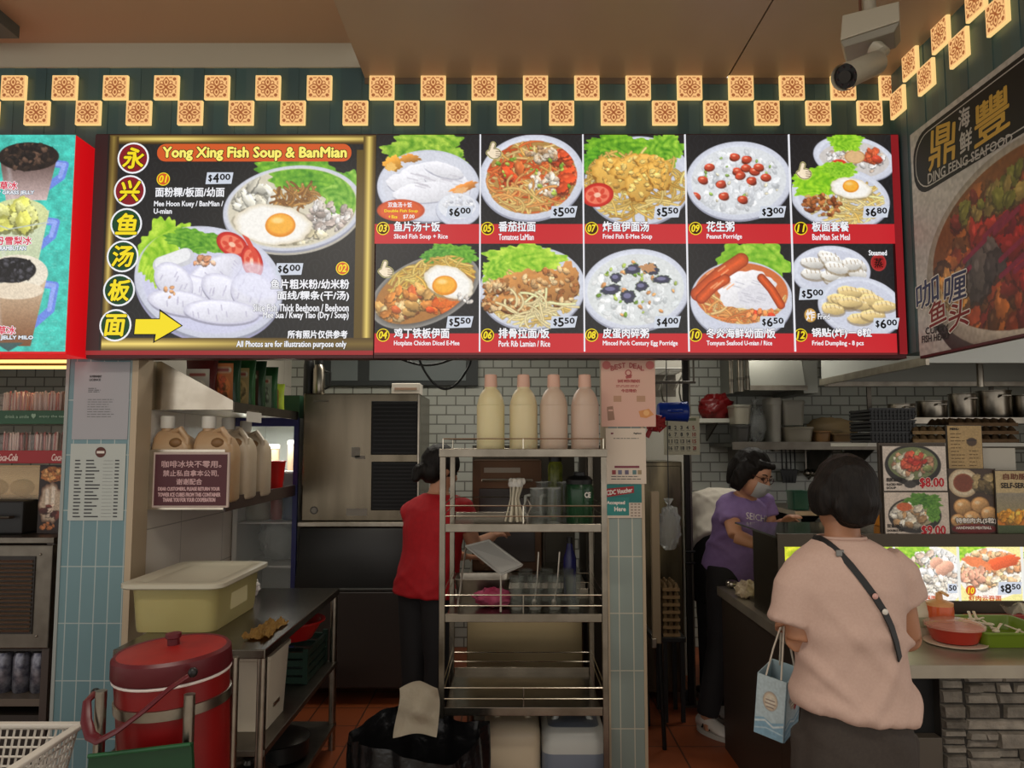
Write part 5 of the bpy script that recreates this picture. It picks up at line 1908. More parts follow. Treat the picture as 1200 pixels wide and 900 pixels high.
# green board in front
a, b, c, d = W(104, 886, 2.12), W(224, 872, 2.12), W(228, 960, 2.12), W(96, 966, 2.12)
t = root('green_board', 'dark green plastic board leaning in front of the red barrel', 'board', (a.x, 2.12, .44))
MB().prism([a, b, c, d], (0, .016, 0)).build('panel', mat('green_plastic', (18, 58, 30), .45), t)
MB().tube([a + Vector((0, -.002, 0)), b + Vector((0, -.002, 0))], .006, 8).build('edge_bead', mat('green_bead', (26, 80, 44), .4), t, True)
MB().box((a.x + .05, 2.10, .44), (b.x - .05, 2.135, .50)).build('foot', mat('green_plastic'), t)

# ------------------------------------------------------------------- white basket on a black crate
WX1, WY1, WZ = W(103, 847, 2.42).x, 2.42, W(60, 845, 2.42).z
WX0, WY0 = WX1 - .60, 2.0
t = root('white_basket', 'white lattice plastic basket at the bottom left corner', 'basket', ((WX0 + WX1) / 2, 2.2, WZ - .2))
WB = mat('basket_white', (206, 200, 190), .45)
mb = MB()
o_, i_ = .0, .028
mb.box((WX0, WY1 - i_, WZ - .014), (WX1, WY1, WZ), .004); mb.box((WX0, WY0, WZ - .014), (WX1, WY0 + i_, WZ), .004)
mb.box((WX0, WY0 + i_, WZ - .014), (WX0 + i_, WY1 - i_, WZ), .004); mb.box((WX1 - i_, WY0 + i_, WZ - .014), (WX1, WY1 - i_, WZ), .004)
mb.build('rim', WB, t)


def lattice(mb, A, B, C, D, nu, nv, w):
    A, B, C, D = map(Vector, (A, B, C, D))
    for i in range(nu + 1):
        f = i / nu
        mb.tube([A.lerp(B, f), D.lerp(C, f)], w, 4)
    for j in range(nv + 1):
        f = j / nv
        mb.tube([A.lerp(D, f), B.lerp(C, f)], w, 4)


k = .03
bz = WZ - .20
P = lambda x, y, z: (x, y, z)
X0, X1, Y0_, Y1_ = WX0 + .02, WX1 - .02, WY0 + .02, WY1 - .02
x0, x1, y0, y1 = X0 + k, X1 - k, Y0_ + k, Y1_ - k
for A, B, C, D, nu in (((X0, Y1_, WZ - .015), (X1, Y1_, WZ - .015), (x1, y1, bz), (x0, y1, bz), 26), ((X1, Y1_, WZ - .015), (X1, Y0_, WZ - .015), (x1, y0, bz), (x1, y1, bz), 18), ((X0, Y0_, WZ - .015), (X1, Y0_, WZ - .015), (x1, y0, bz), (x0, y0, bz), 26), ((X0, Y1_, WZ - .015), (X0, Y0_, WZ - .015), (x0, y0, bz), (x0, y1, bz), 18)):
    mb = MB(); lattice(mb, A, B, C, D, nu, 7, .0038); mb.build('lattice_side', WB, t)
mb = MB(); lattice(mb, (x0, y0, bz), (x1, y0, bz), (x1, y1, bz), (x0, y1, bz), 24, 16, .0038); mb.build('lattice_base', WB, t)
t = root('black_crate', 'black crate under the white basket', 'crate', ((WX0 + WX1) / 2, 2.2, 0))
MB().box((WX0 + .03, WY0 + .03, .0), (WX1 - .005, WY1 - .02, bz - .008), .01).build('crate_body', mat('black_crate', (18, 18, 20), .5), t)
MB().box((WX0 + .02, WY0 + .02, bz - .05), (WX1 + .004, WY1 - .012, bz - .012), .004).build('crate_rim', mat('black_crate'), t)
# =================================================================== middle: wheeled rack, bin, canisters, column posters
RX0, RX1, RY0, RY1 = W(518.5, 600, 3.35).x, W(708, 600, 3.35).x, 3.36, 3.92
levels = [W(612, 526, RY0).z, W(612, 613.5, RY0).z, W(612, 718.5, RY0).z, W(612, 827.5, RY0).z]
RS = mat('rack_steel', (142, 134, 121), .24, 1.0, noise=(10, (116, 109, 97), 1.2), bump=.02, bscale=60)
rack = root('steel_rack', 'four tier stainless rack with wire guard rails between the columns', 'rack', ((RX0 + RX1) / 2, 3.6, 0))
for (x, y, zb_) in ((RX0, RY0, levels[3] - .05), (RX1, RY0, 0), (RX0, RY1, 0), (RX1, RY1, 0)):
    MB().box((x - .013, y - .013, zb_), (x + .013, y + .013, levels[0] - .034), .003).build('post', RS, rack)
for i, z in enumerate(levels):
    sh = MB().box((RX0 + (.0 if i else -.014) + (.014 if i else 0), RY0 - .012, z - .034), (RX1 + (.014 if i == 0 else -.014), RY1 + .012, z - .026)).build('shelf_tray', RS, rack)
    mb = MB()
    a0, a1 = (RX0 + .014, RX1 - .014) if i else (RX0 - .016, RX1 + .016)
    MB().box((a0, RY1 + .008, z - .036), (a1, RY1 + .016, z), .002).build('rear_lip', RS, sh)
    mb.box((a0, RY0 - .016, z - .036), (a1, RY0 - .008, z), .002)
    if i == 0:
        mb.box((a0, RY0 - .008, z - .034), (a0 + .006, RY1 + .008, z)); mb.box((a1 - .006, RY0 - .008, z - .034), (a1, RY1 + .008, z))
    mb.build('front_lip', RS, sh)
    mb = MB()
    for h in ((.055,) if i == 0 else (.042, .088)):
        zz = z - .01 + h
        mb.tube([(RX0, RY0 - .004, zz), (RX1, RY0 - .004, zz)], .0028, 6)
        mb.tube([(RX0, RY0, zz), (RX0, RY1, zz)], .0028, 6); mb.tube([(RX1, RY0, zz), (RX1, RY1, zz)], .0028, 6)
        mb.tube([(RX0, RY1, zz), (RX1, RY1, zz)], .0028, 6)
    for xx in (RX0, (RX0 + RX1) / 2 + .0, RX1):
        mb.tube([(xx, RY0 - .004, z - .012), (xx, RY0 - .004, z - .01 + (.055 if i == 0 else .088))], .0028, 6)
    for xx in (RX0, RX1):
        mb.tube([(xx, RY1, z - .012), (xx, RY1, z - .01 + (.055 if i == 0 else .088))], .0028, 6)
    mb.build('guard_rail', mat('rail_steel', (206, 198, 180), .25, 1.0), rack, True)
DZ = -.026                                             # tray level under the lip

# four big sauce bottles
for i, (px, c, lab) in enumerate(((575, (206, 194, 150), 'first from left, cream yellow'), (613.5, (204, 190, 150), 'second from left, cream yellow'), (649, (190, 168, 148), 'third from left, beige pink'), (685.5, (188, 164, 146), 'rightmost, beige pink'))):
    Yb = 3.47
    x = W(px, 500, Yb).x
    z = levels[0] + DZ
    h = .362 + (0 if i else .004)
    t = root('sauce_bottle', 'large plastic sauce bottle on the rack top, ' + lab, 'bottle', (x, Yb, z), 'big bottles on the rack top')
    m = mat('bottle_plastic_%d' % i, c, .4, sss=.2)
    MB().lathe([(.058, 0), (.064, .01), (.064, .225), (.0625, .228), (.062, .232), (.059, .25), (.05, .275), (.036, .296), (.030, .30), (.0285, .305), (.027, .318)], (x, Yb, z), 28).build('body', m, t, True, angle=60)
    MB().lathe([(.0292, 0), (.030, .003), (.028, .055), (.025, .058), (.0, .058)], (x, Yb, z + .31), 24, True, False).build('cap', mat('bottle_cap_glow_tint', (204, 164, 144), .45), t, True)  # the menu box's red glow is mixed into the cap colour
    MB().lathe([(.0645, 0), (.0652, .0015), (.0645, .003)], (x, Yb, z + .224), 28, False, False).build('seam', m, t, True)

# ---- second tier: spoon bundle, glass mugs, jug, sauce
z2 = levels[1] + DZ
GL = mat('mug_glass', (120, 126, 118), .05, alpha=.17, spec=.9)


def glass_mug(x, y, z, r, h, label, group):
    t = root('glass_mug', label, 'mug', (x, y, z), group)
    MB().lathe([(r * .9, .0), (r, .01), (r, h), (r * .93, h), (r * .92, .02), (0, .018)], (x, y, z), 22, True, False).build('body', GL, t, True)
    MB().lathe([(r * 1.02, 0), (r * 1.03, .004), (r * .92, .005), (r * .92, 0)], (x, y, z + h - .002), 22, False, False).build('rim', mat('glass_rim', (190, 192, 182), .08, alpha=.38), t, True)
    MB().tube([(x - r * .95, y - r * .3, z + h * .82), (x - r * 1.5, y - r * .5, z + h * .8), (x - r * 1.6, y - r * .5, z + h * .45), (x - r * 1.4, y - r * .4, z + h * .2), (x - r * .95, y - r * .3, z + h * .22)], .007, 8).build('handle', mat('glass_rim'), t, True)
    MB().lathe([(r * .88, 0), (r * .9, .01), (r * .5, .016), (0, .016)], (x, y, z + .001), 22, True, False).build('thick_base', mat('glass_rim'), t, True)


for i, (px, Y, w) in enumerate(((630, 3.55, 'left, in front'), (648, 3.56, 'middle, in front'), (637, 3.74, 'in the back'), (661, 3.72, 'in the back next to the green jug'))):
    glass_mug(W(px, 590, Y).x, Y, z2, .038, .19 if Y > 3.7 else .17, 'clear glass mug on the second rack tier, ' + w, 'glass mugs on the second tier')
x = W(679, 580, 3.6).x
t = root('green_jug', 'dark green jug with a black lid on the second rack tier', 'jug', (x, 3.6, z2))
MB().lathe([(.058, 0), (.064, .01), (.068, .15), (.066, .17), (.058, .19)], (x, 3.6, z2), 26).build('body', mat('green_jug', (30, 66, 40), .25, alpha=.92), t, True)
MB().lathe([(.062, 0), (.064, .02), (.05, .035), (.03, .04), (.028, .055), (0, .057)], (x, 3.6, z2 + .188), 24, True, False).build('lid', BLACKP(), t, True)
MB().tube([(x + .045, 3.645, z2 + .16), (x + .062, 3.675, z2 + .155), (x + .064, 3.68, z2 + .09), (x + .046, 3.648, z2 + .04)], .009, 8).build('handle', mat('green_jug'), t, True)
sfj = front(684, 574, 694, 585, 3.6 - .069)
Ink(sfj).text('CE', 685, 577, 692, 583, ink('pale', (214, 206, 196)), .3, layer=3).build('logo', t)
x = W(651, 550, 3.8).x
t = root('sauce_jar', 'tall jar of yellow green pickles behind the glass mugs', 'jar', (x, 3.82, z2))
MB().lathe([(.036, 0), (.038, .01), (.038, .27), (.03, .29)], (x, 3.82, z2), 20).build('body', mat('pickle_jar', (120, 124, 40), .25, noise=(26, (80, 90, 30), 1.4)), t, True)
MB().lathe([(.034, 0), (.034, .03), (.0, .031)], (x, 3.82, z2 + .289), 20, True, False).build('lid', BLACKP(), t, True)
x = W(603, 570, 3.6).x
t = root('spoon_bundle', 'bundle of white plastic spoons tied with a band on the second tier', 'spoons', (x, 3.6, z2))
rr = random.Random(3)
mb = MB(); m2 = MB()
for i in range(16):
    dx, dy = (rr.random() - .5) * .06, (rr.random() - .5) * .05
    mb.tube([(x + dx * 1.5, 3.6 + dy, z2 + .01), (x + dx * .6, 3.6 + dy * .6, z2 + .12), (x + dx * 1.0 + .01, 3.6 + dy, z2 + .19)], .0045, 6)
    m2.sphere((x + dx * 1.0 + .012, 3.6 + dy, z2 + .2), (.011, .006, .016), 8)
mb.build('handles', mat('spoon_cream', (206, 196, 172), .4), t, True); m2.build('bowls', mat('spoon_white', (220, 214, 200), .4), t, True)
MB().lathe([(.028, 0), (.03, .012), (.028, .024)], (x + .005, 3.6, z2 + .175), 16, False, False, sx=1.2).build('band', WHITEP(), t, True)
x = W(618, 590, 3.5).x
t = root('cocktail_whisk', 'short wire whisk leaning beside the spoon bundle', 'whisk', (x, 3.5, z2))
mb = MB()
for k in range(4):
    a = k * math.pi / 4
    mb.tube([(x, 3.5, z2 + .05), (x + .02 * math.cos(a), 3.5 + .02 * math.sin(a), z2 + .09), (x, 3.5, z2 + .125), (x - .02 * math.cos(a), 3.5 - .02 * math.sin(a), z2 + .09), (x, 3.5, z2 + .05)], .0016, 5)
mb.build('wires', STEEL(), t, True)
MB().cyl((x, 3.5, z2), (x, 3.5, z2 + .055), .006).build('grip', STEEL(), t, True)

# ---- third tier
z3 = levels[2] + DZ
t = root('white_tray', 'white plastic tray lying at a slant on the third rack tier', 'tray', W(578, 655, 3.7))
q = [W(546, 640, 3.75), W(573, 633, 3.75), W(612, 662, 3.55), W(587, 673, 3.55)]
MB().prism(q, (0, .006, -.008)).build('tray_sheet', mat('tray_white', (196, 194, 186), .4), t)
MB().tube([q[0], q[1], q[2], q[3], q[0]], .005, 6).build('tray_rim', mat('tray_white'), t, True)
MB().tube([q[3] + Vector((0, .01, -.006)), (q[3].x, 3.50, z3)], .005, 6).build('tray_foot', STEEL(), t, True)
MB().tube([q[0] + Vector((0, .0, -.006)), (q[0].x - .03, 3.64, z3)], .005, 6).build('tray_foot', STEEL(), t, True)
t = blob_bag('pink_cloth', 'crumpled pink cloth on the third rack tier', 'cloth', (W(578, 692, 3.62).x, 3.62, z3 + .042), (.085, .06, .042), mat('pink_cloth', (140, 34, 66), .8, noise=(16, (176, 84, 112), 1.4)), 21, 'cloth', .3, False)
x0, x1 = W(532, 690, 3.7).x, W(598, 690, 3.7).x
t = root('steel_pan', 'grey rectangular steel pan behind the pink cloth', 'pan', ((x0 + x1) / 2, 3.78, z3))
mb = MB(); rings = []
for s_, z in ((.85, 0), (1, .11), (1.06, .112), (1.06, .116), (.97, .114), (.82, .01)):
    rings.append(mb.rrect((x0 + x1) / 2, 3.78, z3 + z, (x1 - x0) / 2 * s_, .09 * s_, .03, 4))
mb.rings(rings); mb.build('body', STEEL(), t, True)
for i, (px, Y, w) in enumerate(((606, 3.56, 'left, in front'), (627, 3.56, 'second from left, in front'), (650, 3.57, 'third from left, in front'), (672, 3.58, 'right, in front'), (616, 3.76, 'left, in the back row'), (640, 3.76, 'middle of the back row'), (664, 3.77, 'right, in the back row'))):
    x = W(px, 690, Y).x
    t = root('drinking_glass', 'clear drinking glass on the third rack tier, ' + w, 'glass', (x, Y, z3), 'glasses on the third tier')
    MB().lathe([(.028, 0), (.031, .008), (.037, .15), (.035, .15), (.029, .014), (0, .012)], (x, Y, z3), 20, True, False).build('body', GL, t, True)
    MB().lathe([(.027, 0), (.029, .012), (.0, .013)], (x, Y, z3 + .001), 20, True, False).build('thick_base', mat('glass_rim'), t, True)
for i, (px, a) in enumerate(((627, .05), (650, .07))):
    x = W(px, 690, 3.56).x
    t = root('long_spoon', ('left' if i == 0 else 'right') + ' of two long steel spoons standing in the front glasses', 'spoon', (x, 3.565, z3 + .015))
    MB().tube([(x - .004, 3.565, z3 + .02), (x + a * .2, 3.565, z3 + .13), (x + a * .35, 3.575, z3 + .26)], .0035, 6).build('handle', STEEL(), t, True)
    MB().sphere((x - .004, 3.562, z3 + .03), (.012, .005, .018), 10).build('bowl', STEEL(), t, True)
x = W(668, 650, 3.84).x
t = root('blue_bottle', 'dark blue bottle at the right of the third rack tier', 'bottle', (x, 3.86, z3))
MB().lathe([(.03, 0), (.033, .01), (.033, .19), (.018, .24), (.014, .27)], (x, 3.86, z3), 20).build('body', mat('deep_blue', (26, 30, 90), .25), t, True)
MB().lathe([(.016, 0), (.016, .03), (0, .031)], (x, 3.86, z3 + .265), 16, True, False).build('cap', BLACKP(), t, True)

# ---- counter behind the rack
t = root('steel_sink_counter', 'stainless sink counter behind the rack', 'counter', (0, 4.6, 0))
sx0, sx1 = -.26, .41
MB().box((sx0, 4.26, .82), (sx1, 4.95, .86), .004).build('worktop', STEEL(), t)
MB().box((sx0 + .01, 4.27, .36), (.39, 4.30, .66), .003).build('apron', mat('tan_steel', (170, 152, 116), .35, 1.0), t)
MB().box((sx0 + .02, 4.36, .66), (sx1 - .02, 4.9, .815)).build('sink_bowl', STEELD(), t)
for (x, y) in ((sx0 + .03, 4.29), (sx1 - .03, 4.29), (sx0 + .03, 4.92), (sx1 - .03, 4.92)):
    MB().cyl((x, y, 0), (x, y, .82), .02).build('leg', STEEL(), t, True)
MB().tube([(.2, 4.85, .86), (.2, 4.85, 1.12), (.2, 4.80, 1.17), (.2, 4.70, 1.17), (.2, 4.67, 1.13)], .011, 10).build('tap', STEEL(), t, True)
MB().box((sx0, 4.955, .0), (sx1, 4.975, 1.62)).build('splashback', mat('splash_dark', (74, 70, 62), .3, .9), t)
MB().box((sx0 + .02, 4.31, .08), (sx1 - .02, 4.9, .10)).build('under_shelf', STEELD(), t)
t = root('steel_oven', 'brownish steel oven standing at the back of the sink counter', 'oven', (.03, 4.8, .86))
MB().box((-.24, 4.6, .861), (.18, 4.94, 1.53), .006).build('housing', mat('oven_steel', (96, 72, 56), .4, 1.0, noise=(3, (74, 56, 44), 1.2)), t)
MB().box((-.2, 4.592, .92), (.14, 4.599, 1.36), .003).build('door', mat('oven_door', (46, 36, 30), .25), t)
MB().tube([(-.18, 4.57, 1.41), (.12, 4.57, 1.41)], .008, 8).build('handle', STEEL(), t, True)
MB().box((-.17, 4.595, 1.455), (.05, 4.5995, 1.485)).build('name_plate', mat('plate_silver', (150, 140, 124), .4), t)
for xx in (-.18, .12):
    MB().cyl((xx, 4.57, 1.41), (xx, 4.6, 1.41), .006).build('handle_post', STEEL(), t)
# right: steel cabinet and pipe next to the column
t = root('tall_steel_cabinet', 'tall dark steel cabinet behind the right side of the rack', 'cabinet', (.54, 4.7, 0))
MB().box((.43, 4.44, .0), (.68, 4.88, 1.62), .006).build('body', mat('dark_cab', (62, 57, 50), .38, .8), t)
MB().box((.45, 4.428, .06), (.66, 4.438, 1.58), .004).build('door', mat('dark_cab'), t)
MB().tube([(.47, 4.405, 1.0), (.47, 4.405, 1.25)], .008, 8).build('handle', STEELD(), t, True)
for z in (1.0, 1.25):
    MB().cyl((.47, 4.405, z), (.47, 4.43, z), .006).build('handle_post', STEELD(), t)

# ---- jerrycans under the rack
JW, JB = mat('jerry_white', (196, 182, 156), .4, noise=(4, (180, 164, 138), 1.0)), mat('jerry_blue', (112, 120, 132), .35, noise=(3, (92, 102, 116), 1.0))


def jerry(name, label, cx, cy, w, d, h, m, top, capc):
    t = root(name, label, 'jerrycan', (cx, cy, 0))
    mb = MB(); rings = []
    for s_, z in ((.93, .002), (1, .03), (1, h * .86), (.96, h * .93), (.8, h * .98), (.55, h)):
        rings.append(mb.rrect(cx, cy, z, w / 2 * s_, d / 2 * s_, .05 * s_, 4))
    mb.rings(rings)
    mb.build('body', m, t, True, angle=50)
    MB().tube([(cx - w * .3, cy - d * .1, h * .95), (cx - w * .22, cy - d * .1, h + .035), (cx + w * .22, cy - d * .1, h + .035), (cx + w * .3, cy - d * .1, h * .95)], [.018, .014, .014, .018], 10).build('handle', top, t, True)
    MB().lathe([(.03, 0), (.03, .028), (.025, .032)], (cx - .0, cy + d * .25, h), 18).build('cap', mat(capc[0], capc[1], .4), t, True)
    if top is not m:
        mb = MB(); rings = []
        for s_, z in ((1.004, h * .70), (1.004, h * .86), (.964, h * .932), (.81, h * .984)):
            rings.append(mb.rrect(cx, cy, z, w / 2 * s_, d / 2 * s_, .05 * s_, 4))
        mb.rings(rings, False, False)
        mb.build('empty_top', top, t, True, angle=50, label='pale empty upper part')


jerry('white_jerrycan', 'cream white jerrycan under the rack', W(600, 870, 3.6).x, 3.62, .26, .3, .37, JW, JW, ('jerry_cap_white', (200, 190, 170)))
jerry('blue_jerrycan', 'blue grey jerrycan with a pale top next to the right column', W(671, 870, 3.55).x, 3.6, .285, .32, .37, JB, mat('jerry_top', (176, 178, 172), .35), ('jerry_cap_grey', (170, 168, 160)))

# ---- bin with black liner
BCX, BCY, BRZ = W(494, 830, 3.22).x, 3.14, .47
t = root('black_bin_bag', 'open bin lined with a shiny black bag in front of the rack', 'bin', (BCX, BCY, 0))
rr = np.random.default_rng(5); ph = rr.random(8) * 6.28


def fb(u, v):
    a = 2 * math.pi * u
    fold = .020 * math.sin(5 * a + ph[0] + 2 * v) + .013 * math.sin(11 * a + ph[1] + 3 * v) + .007 * math.sin(19 * a + ph[2] + 9 * v)
    if v < .62:
        w = v / .62
        r = .215 + .06 * w + .03 * math.sin(math.pi * w) + fold * (.25 + .5 * w)
        z = .02 + (BRZ - .02) * w + (.03 * math.sin(3 * a + ph[3]) if w > .9 else 0)
    else:
        w = (v - .62) / .38
        r = .275 - .055 * w + fold * .6 * (1 - w * .6)
        z = BRZ - .34 * w + (.03 * math.sin(3 * a + ph[3]) * (1 - w))
    return Vector((BCX + r * math.cos(a), BCY + r * math.sin(a) * .95, z))


mb = MB(); mb.sheet(fb, 110, 34); bmesh.ops.remove_doubles(mb.bm, verts=mb.bm.verts[:], dist=.0008)
mb.build('liner', mat('black_bag', (16, 16, 17), .25, bump=.8, bscale=14), t, True, angle=80)
MB().lathe([(.0, .02), (.19, .02), (.19, .14), (0, .15)], (BCX, BCY, 0), 24, False, False).build('rubbish', BLACKP(), t, True)
t = root('white_carrier', 'crumpled white paper bag sticking out of the black bin', 'paper bag', (BCX, BCY - .18, .3))
rr = np.random.default_rng(9); ph = rr.random(8) * 6.28
q0, q1 = W(466, 797, 3.0), W(511, 862, 2.93)


def fp(u, v):
    x = q0.x + (q1.x - q0.x) * (u + .05 * math.sin(5 * v + 1) * (1 - u)) + .008 * math.sin(3 * v)
    z = q0.z + (q1.z - q0.z) * v - .02 * abs(u - .55) ** 1.5 * (1 - v) * 4 + .012 * math.sin(4 * u) * v
    y = 3.0 - .07 * v + .012 * math.sin(6 * u + 5 * v + ph[0]) + .014 * math.sin(9 * v - 3 * u + ph[1]) - .02 * math.sin(math.pi * u)
    return Vector((x, y, z))


mb = MB(); mb.sheet(fp, 26, 36); bmesh.ops.solidify(mb.bm, geom=mb.bm.faces[:], thickness=.03)
mb.build('paper', mat('paper_bag', (186, 176, 156), .75, bump=.5, bscale=30), t, True, angle=60)

# ------------------------------------------------------------------- notices on the right column
PINK = mat('pink_poster', (214, 164, 150), .55, noise=(3, (206, 172, 150), 1.0))


def pinkp(ik):
    rd = ink('rose_print', (170, 84, 80))
    for i, ch in enumerate('BEST DEAL'):
        if ch != ' ':
            f = i - 4
            ik.text(ch, 735.5 + f * 4.4 - 1.9, 430 + abs(f) ** 1.6 * .42 - 5, 735.5 + f * 4.4 + 1.9, 430 + abs(f) ** 1.6 * .42 + .5, rd, .3)
    ik.disc(711, 428, 5, ink('pink_deep', (196, 110, 104)), 1); ik.disc(762, 428, 5, ink('pink_deep', (196, 110, 104)), 1)
    ik.ring(736.5, 437, 2.5, 1.3, rd, 1); ik.poly([(733, 441), (741, 439), (740, 443), (734, 444)], rd, 1)
    ik.text('SAVE WITH FRIENDS', 724, 445, 750, 448.5, rd, .2); lines(ik, 722, 750, 451.5, 453, 2, rd, .7, 3, .1); ik.text('今日特价', 728, 456, 746, 460, rd, .2)
    ik.rect(719, 464, 728, 471, ink('tan_print', (180, 140, 112)), 1); ik.rect(746, 464, 756, 471, ink('tan_print', (180, 140, 112)), 1)
    ik.poly([(711, 477), (718, 476), (720, 492), (712, 493)], ink('brown_print', (150, 116, 96)), 1); ik.rect(712.5, 480, 718, 482, PINK, 2)
    ik.poly([(748, 482), (760, 479), (766, 486), (757, 490), (750, 489)], ink('orange_print', (206, 140, 84)), 1); ik.disc(757, 484, 3.4, ink('orange_print2', (224, 170, 110)), 2)


sheet_on('pink_poster', 'large pink poster at the top of the right column', 'poster', 704.5, 419, 768, 500, YF - .012, PINK, pinkp, .003)


def qrp(ik):
    ik.rect(716, 507, 719, 509, ink('maroon_print', (120, 60, 70)), 1); ik.text('PayNow', 743, 507, 752, 509.2, DKINK, .15)
    ik.rect(720, 546, 749, 548.5, ink('plum_print', (120, 50, 66)), 1); lines(ik, 719, 749, 513.5, 513.6, 1, DKINK, .7, 4, .05)
    for (u, m_) in ((717, 'a'), (724, 'b'), (732, 'c'), (741, 'd'), (747, 'e')):
        ik.rect(u, 551, u + 4.5, 556, ink('logo_' + m_, {'a': (140, 60, 60), 'b': (110, 110, 130), 'c': (100, 90, 110), 'd': (90, 120, 120), 'e': (150, 130, 100)}[m_]), 1)
    lines(ik, 716, 754, 558, 561, 2, DKINK, .8, 6, .2)


sheet_on('payment_notice', 'white payment notice below the pink poster', 'notice', 710, 502, 757, 567, YF - .010, mat('warm_white_paper', (206, 190, 172), .55), qrp, .003)


def cdc(ik):
    tl = ink('teal', (44, 116, 112)); wh = ink('voucher_white', (224, 214, 204))
    ik.rect(709, 567.5, 752, 589, tl, .2)
    ik.poly([(709, 573), (743, 569.5), (743, 577.5), (709, 583)], ink('voucher_red', (156, 36, 42)), 1)
    ik.text('CDC Voucher', 0, 0, 0, 0, wh, .3, layer=2, quad=[(711, 575), (741, 571.2), (741, 576.5), (711, 580.5)])
    ik.rect(709, 583, 737, 604, ink('teal_deep', (48, 130, 124)), .6)
    ik.text('Accepted', 711, 587, 732, 592, wh, .3, layer=2); ik.text('Here', 720, 594, 733, 599, wh, .3, layer=2)
    for i in range(5):
        for j in range(3):
            ik.rect(739 + j * 4.2, 590 + i * 3.4, 741.6 + j * 4.2, 591.6 + i * 3.4, ink('faint_grid', (150, 130, 116)), 1)


sheet_on('voucher_notice', 'teal and red voucher notice on the right column', 'notice', 709, 567.5, 752, 607, YF - .007, mat('warm_white_paper'), cdc, .003)
# =================================================================== right: kitchen behind, service counter, display case
TOPS = mat('counter_steel', (176, 168, 152), .36, .75, noise=(5, (150, 142, 128), 1.2), bump=.02, bscale=40)
CB = mat('counter_dark_side', (46, 38, 32), .4)
CXL, CYF, CYM, CYB, CZ = 1.145, 2.73, 3.32, 4.2, .85
SXA, SXB = W(1063, 800, CYF).x, W(1104, 800, CYF).x
t = root('service_counter', 'service counter with a steel top, dark side and stone clad front', 'counter', (2.0, 3.3, 0))
MB().prism([(CXL - .02, CYF - .02, CZ - .045), (3.4, CYF - .02, CZ - .045), (3.4, CYB, CZ - .045), (CXL - .02, CYB, CZ - .045)], (0, 0, .045)).build('worktop', TOPS, t)
MB().box((CXL, CYM - .01, .0), (CXL + .03, CYB - .02, CZ - .046)).build('side_panel', CB, t)
MB().box((CXL, CYF + .01, .0), (CXL + .03, CYM - .014, CZ - .046)).build('side_panel', CB, t)
MB().box((CXL + .03, CYF + .02, .0), (SXA, CYF + .05, CZ - .046)).build('front_panel', CB, t)
MB().box((SXA - .12, CYF + .06, .0), (SXB + .02, CYF + .08, CZ - .046)).build('recess_back', mat('recess_black', (12, 11, 10), .7), t)
MB().box((SXA, CYF + .01, .0), (SXB - .002, CYF + .058, W(1080, 866, CYF).z), .003).build('recess_step', mat('step_grey', (82, 74, 64), .5), t)
# stacked stone cladding: one relief surface of irregular courses
mb = MB()
rr = random.Random(12)
mi = []
z = 0.0
zt_ = W(1150, 783, CYF).z
mb.box((SXB, CYF + .02, 0), (3.4, CYF + .06, zt_)); mi += [0] * 6
mb.box((SXB, CYF + .012, zt_), (3.4, CYF + .06, CZ - .046)); mi += [3] * 6


def stone(x0, x1, z0, z1, d):
    n0 = len(mb.bm.faces)
    nx, nz = 5, 3
    base = CYF + .02
    V = []
    for side in (0, 1):
        pass
    jx = [rr.uniform(-.004, .004) for _ in range(4)]
    pts = lambda y, s_: [(x0 + .002 + s_ + jx[0], y, z0 + .002 + s_), (x1 - .002 - s_ + jx[1], y, z0 + .002 + s_), (x1 - .002 - s_ + jx[2], y, z1 - .002 - s_), (x0 + .002 + s_ + jx[3], y, z1 - .002 - s_)]
    a = [mb.bm.verts.new(p) for p in pts(base, 0)]
    b = [mb.bm.verts.new((p[0], p[1] + rr.uniform(-.004, .004), p[2])) for p in pts(base - d, .005)]
    for i in range(4):
        j = (i + 1) % 4
        mb.bm.faces.new((a[i], a[j], b[j], b[i]))
    mb.bm.faces.new(b)
    k = 1 + rr.randrange(3)
    mi.extend([k] * (len(mb.bm.faces) - n0))


xcol = SXB + .085
while z < zt_ - .01:
    h = rr.choice([.028, .036, .05, .06])
    z2_ = min(zt_, z + h)
    stone(SXB, xcol - .003, z, z2_, rr.uniform(.012, .024))
    z = z2_
z = 0.0
while z < zt_ - .01:
    H = rr.choice([.06, .075, .09])
    z2_ = min(zt_, z + H)
    x = xcol + .003
    while x < 3.35:
        w = rr.uniform(.10, .26)
        if rr.random() < .65:
            zm = z + (z2_ - z) * rr.uniform(.35, .65)
            stone(x, x + w, z, zm, rr.uniform(.008, .02)); stone(x, x + w * rr.uniform(.4, .6), zm, z2_, rr.uniform(.01, .026)); stone(x + w * .52, x + w, zm, z2_, rr.uniform(.008, .02))
        else:
            stone(x, x + w, z, z2_, rr.uniform(.008, .026))
        x += w
    z = z2_
mb.bm.faces.ensure_lookup_table()
for f, k in zip(mb.bm.faces, mi):
    f.material_index = k
SM = [mat('stone_joint', (40, 36, 31), .8)] + [mat('stone_%d' % i, c, .75, noise=(18, tuple(int(v * .72) for v in c), 1.3), bump=.6, bscale=55) for i, c in enumerate(((134, 127, 115), (116, 109, 98), (148, 140, 127)))]
mb.build('stone_cladding', SM, t)
t['label'] = 'service counter with a steel top, dark side and stone clad front'

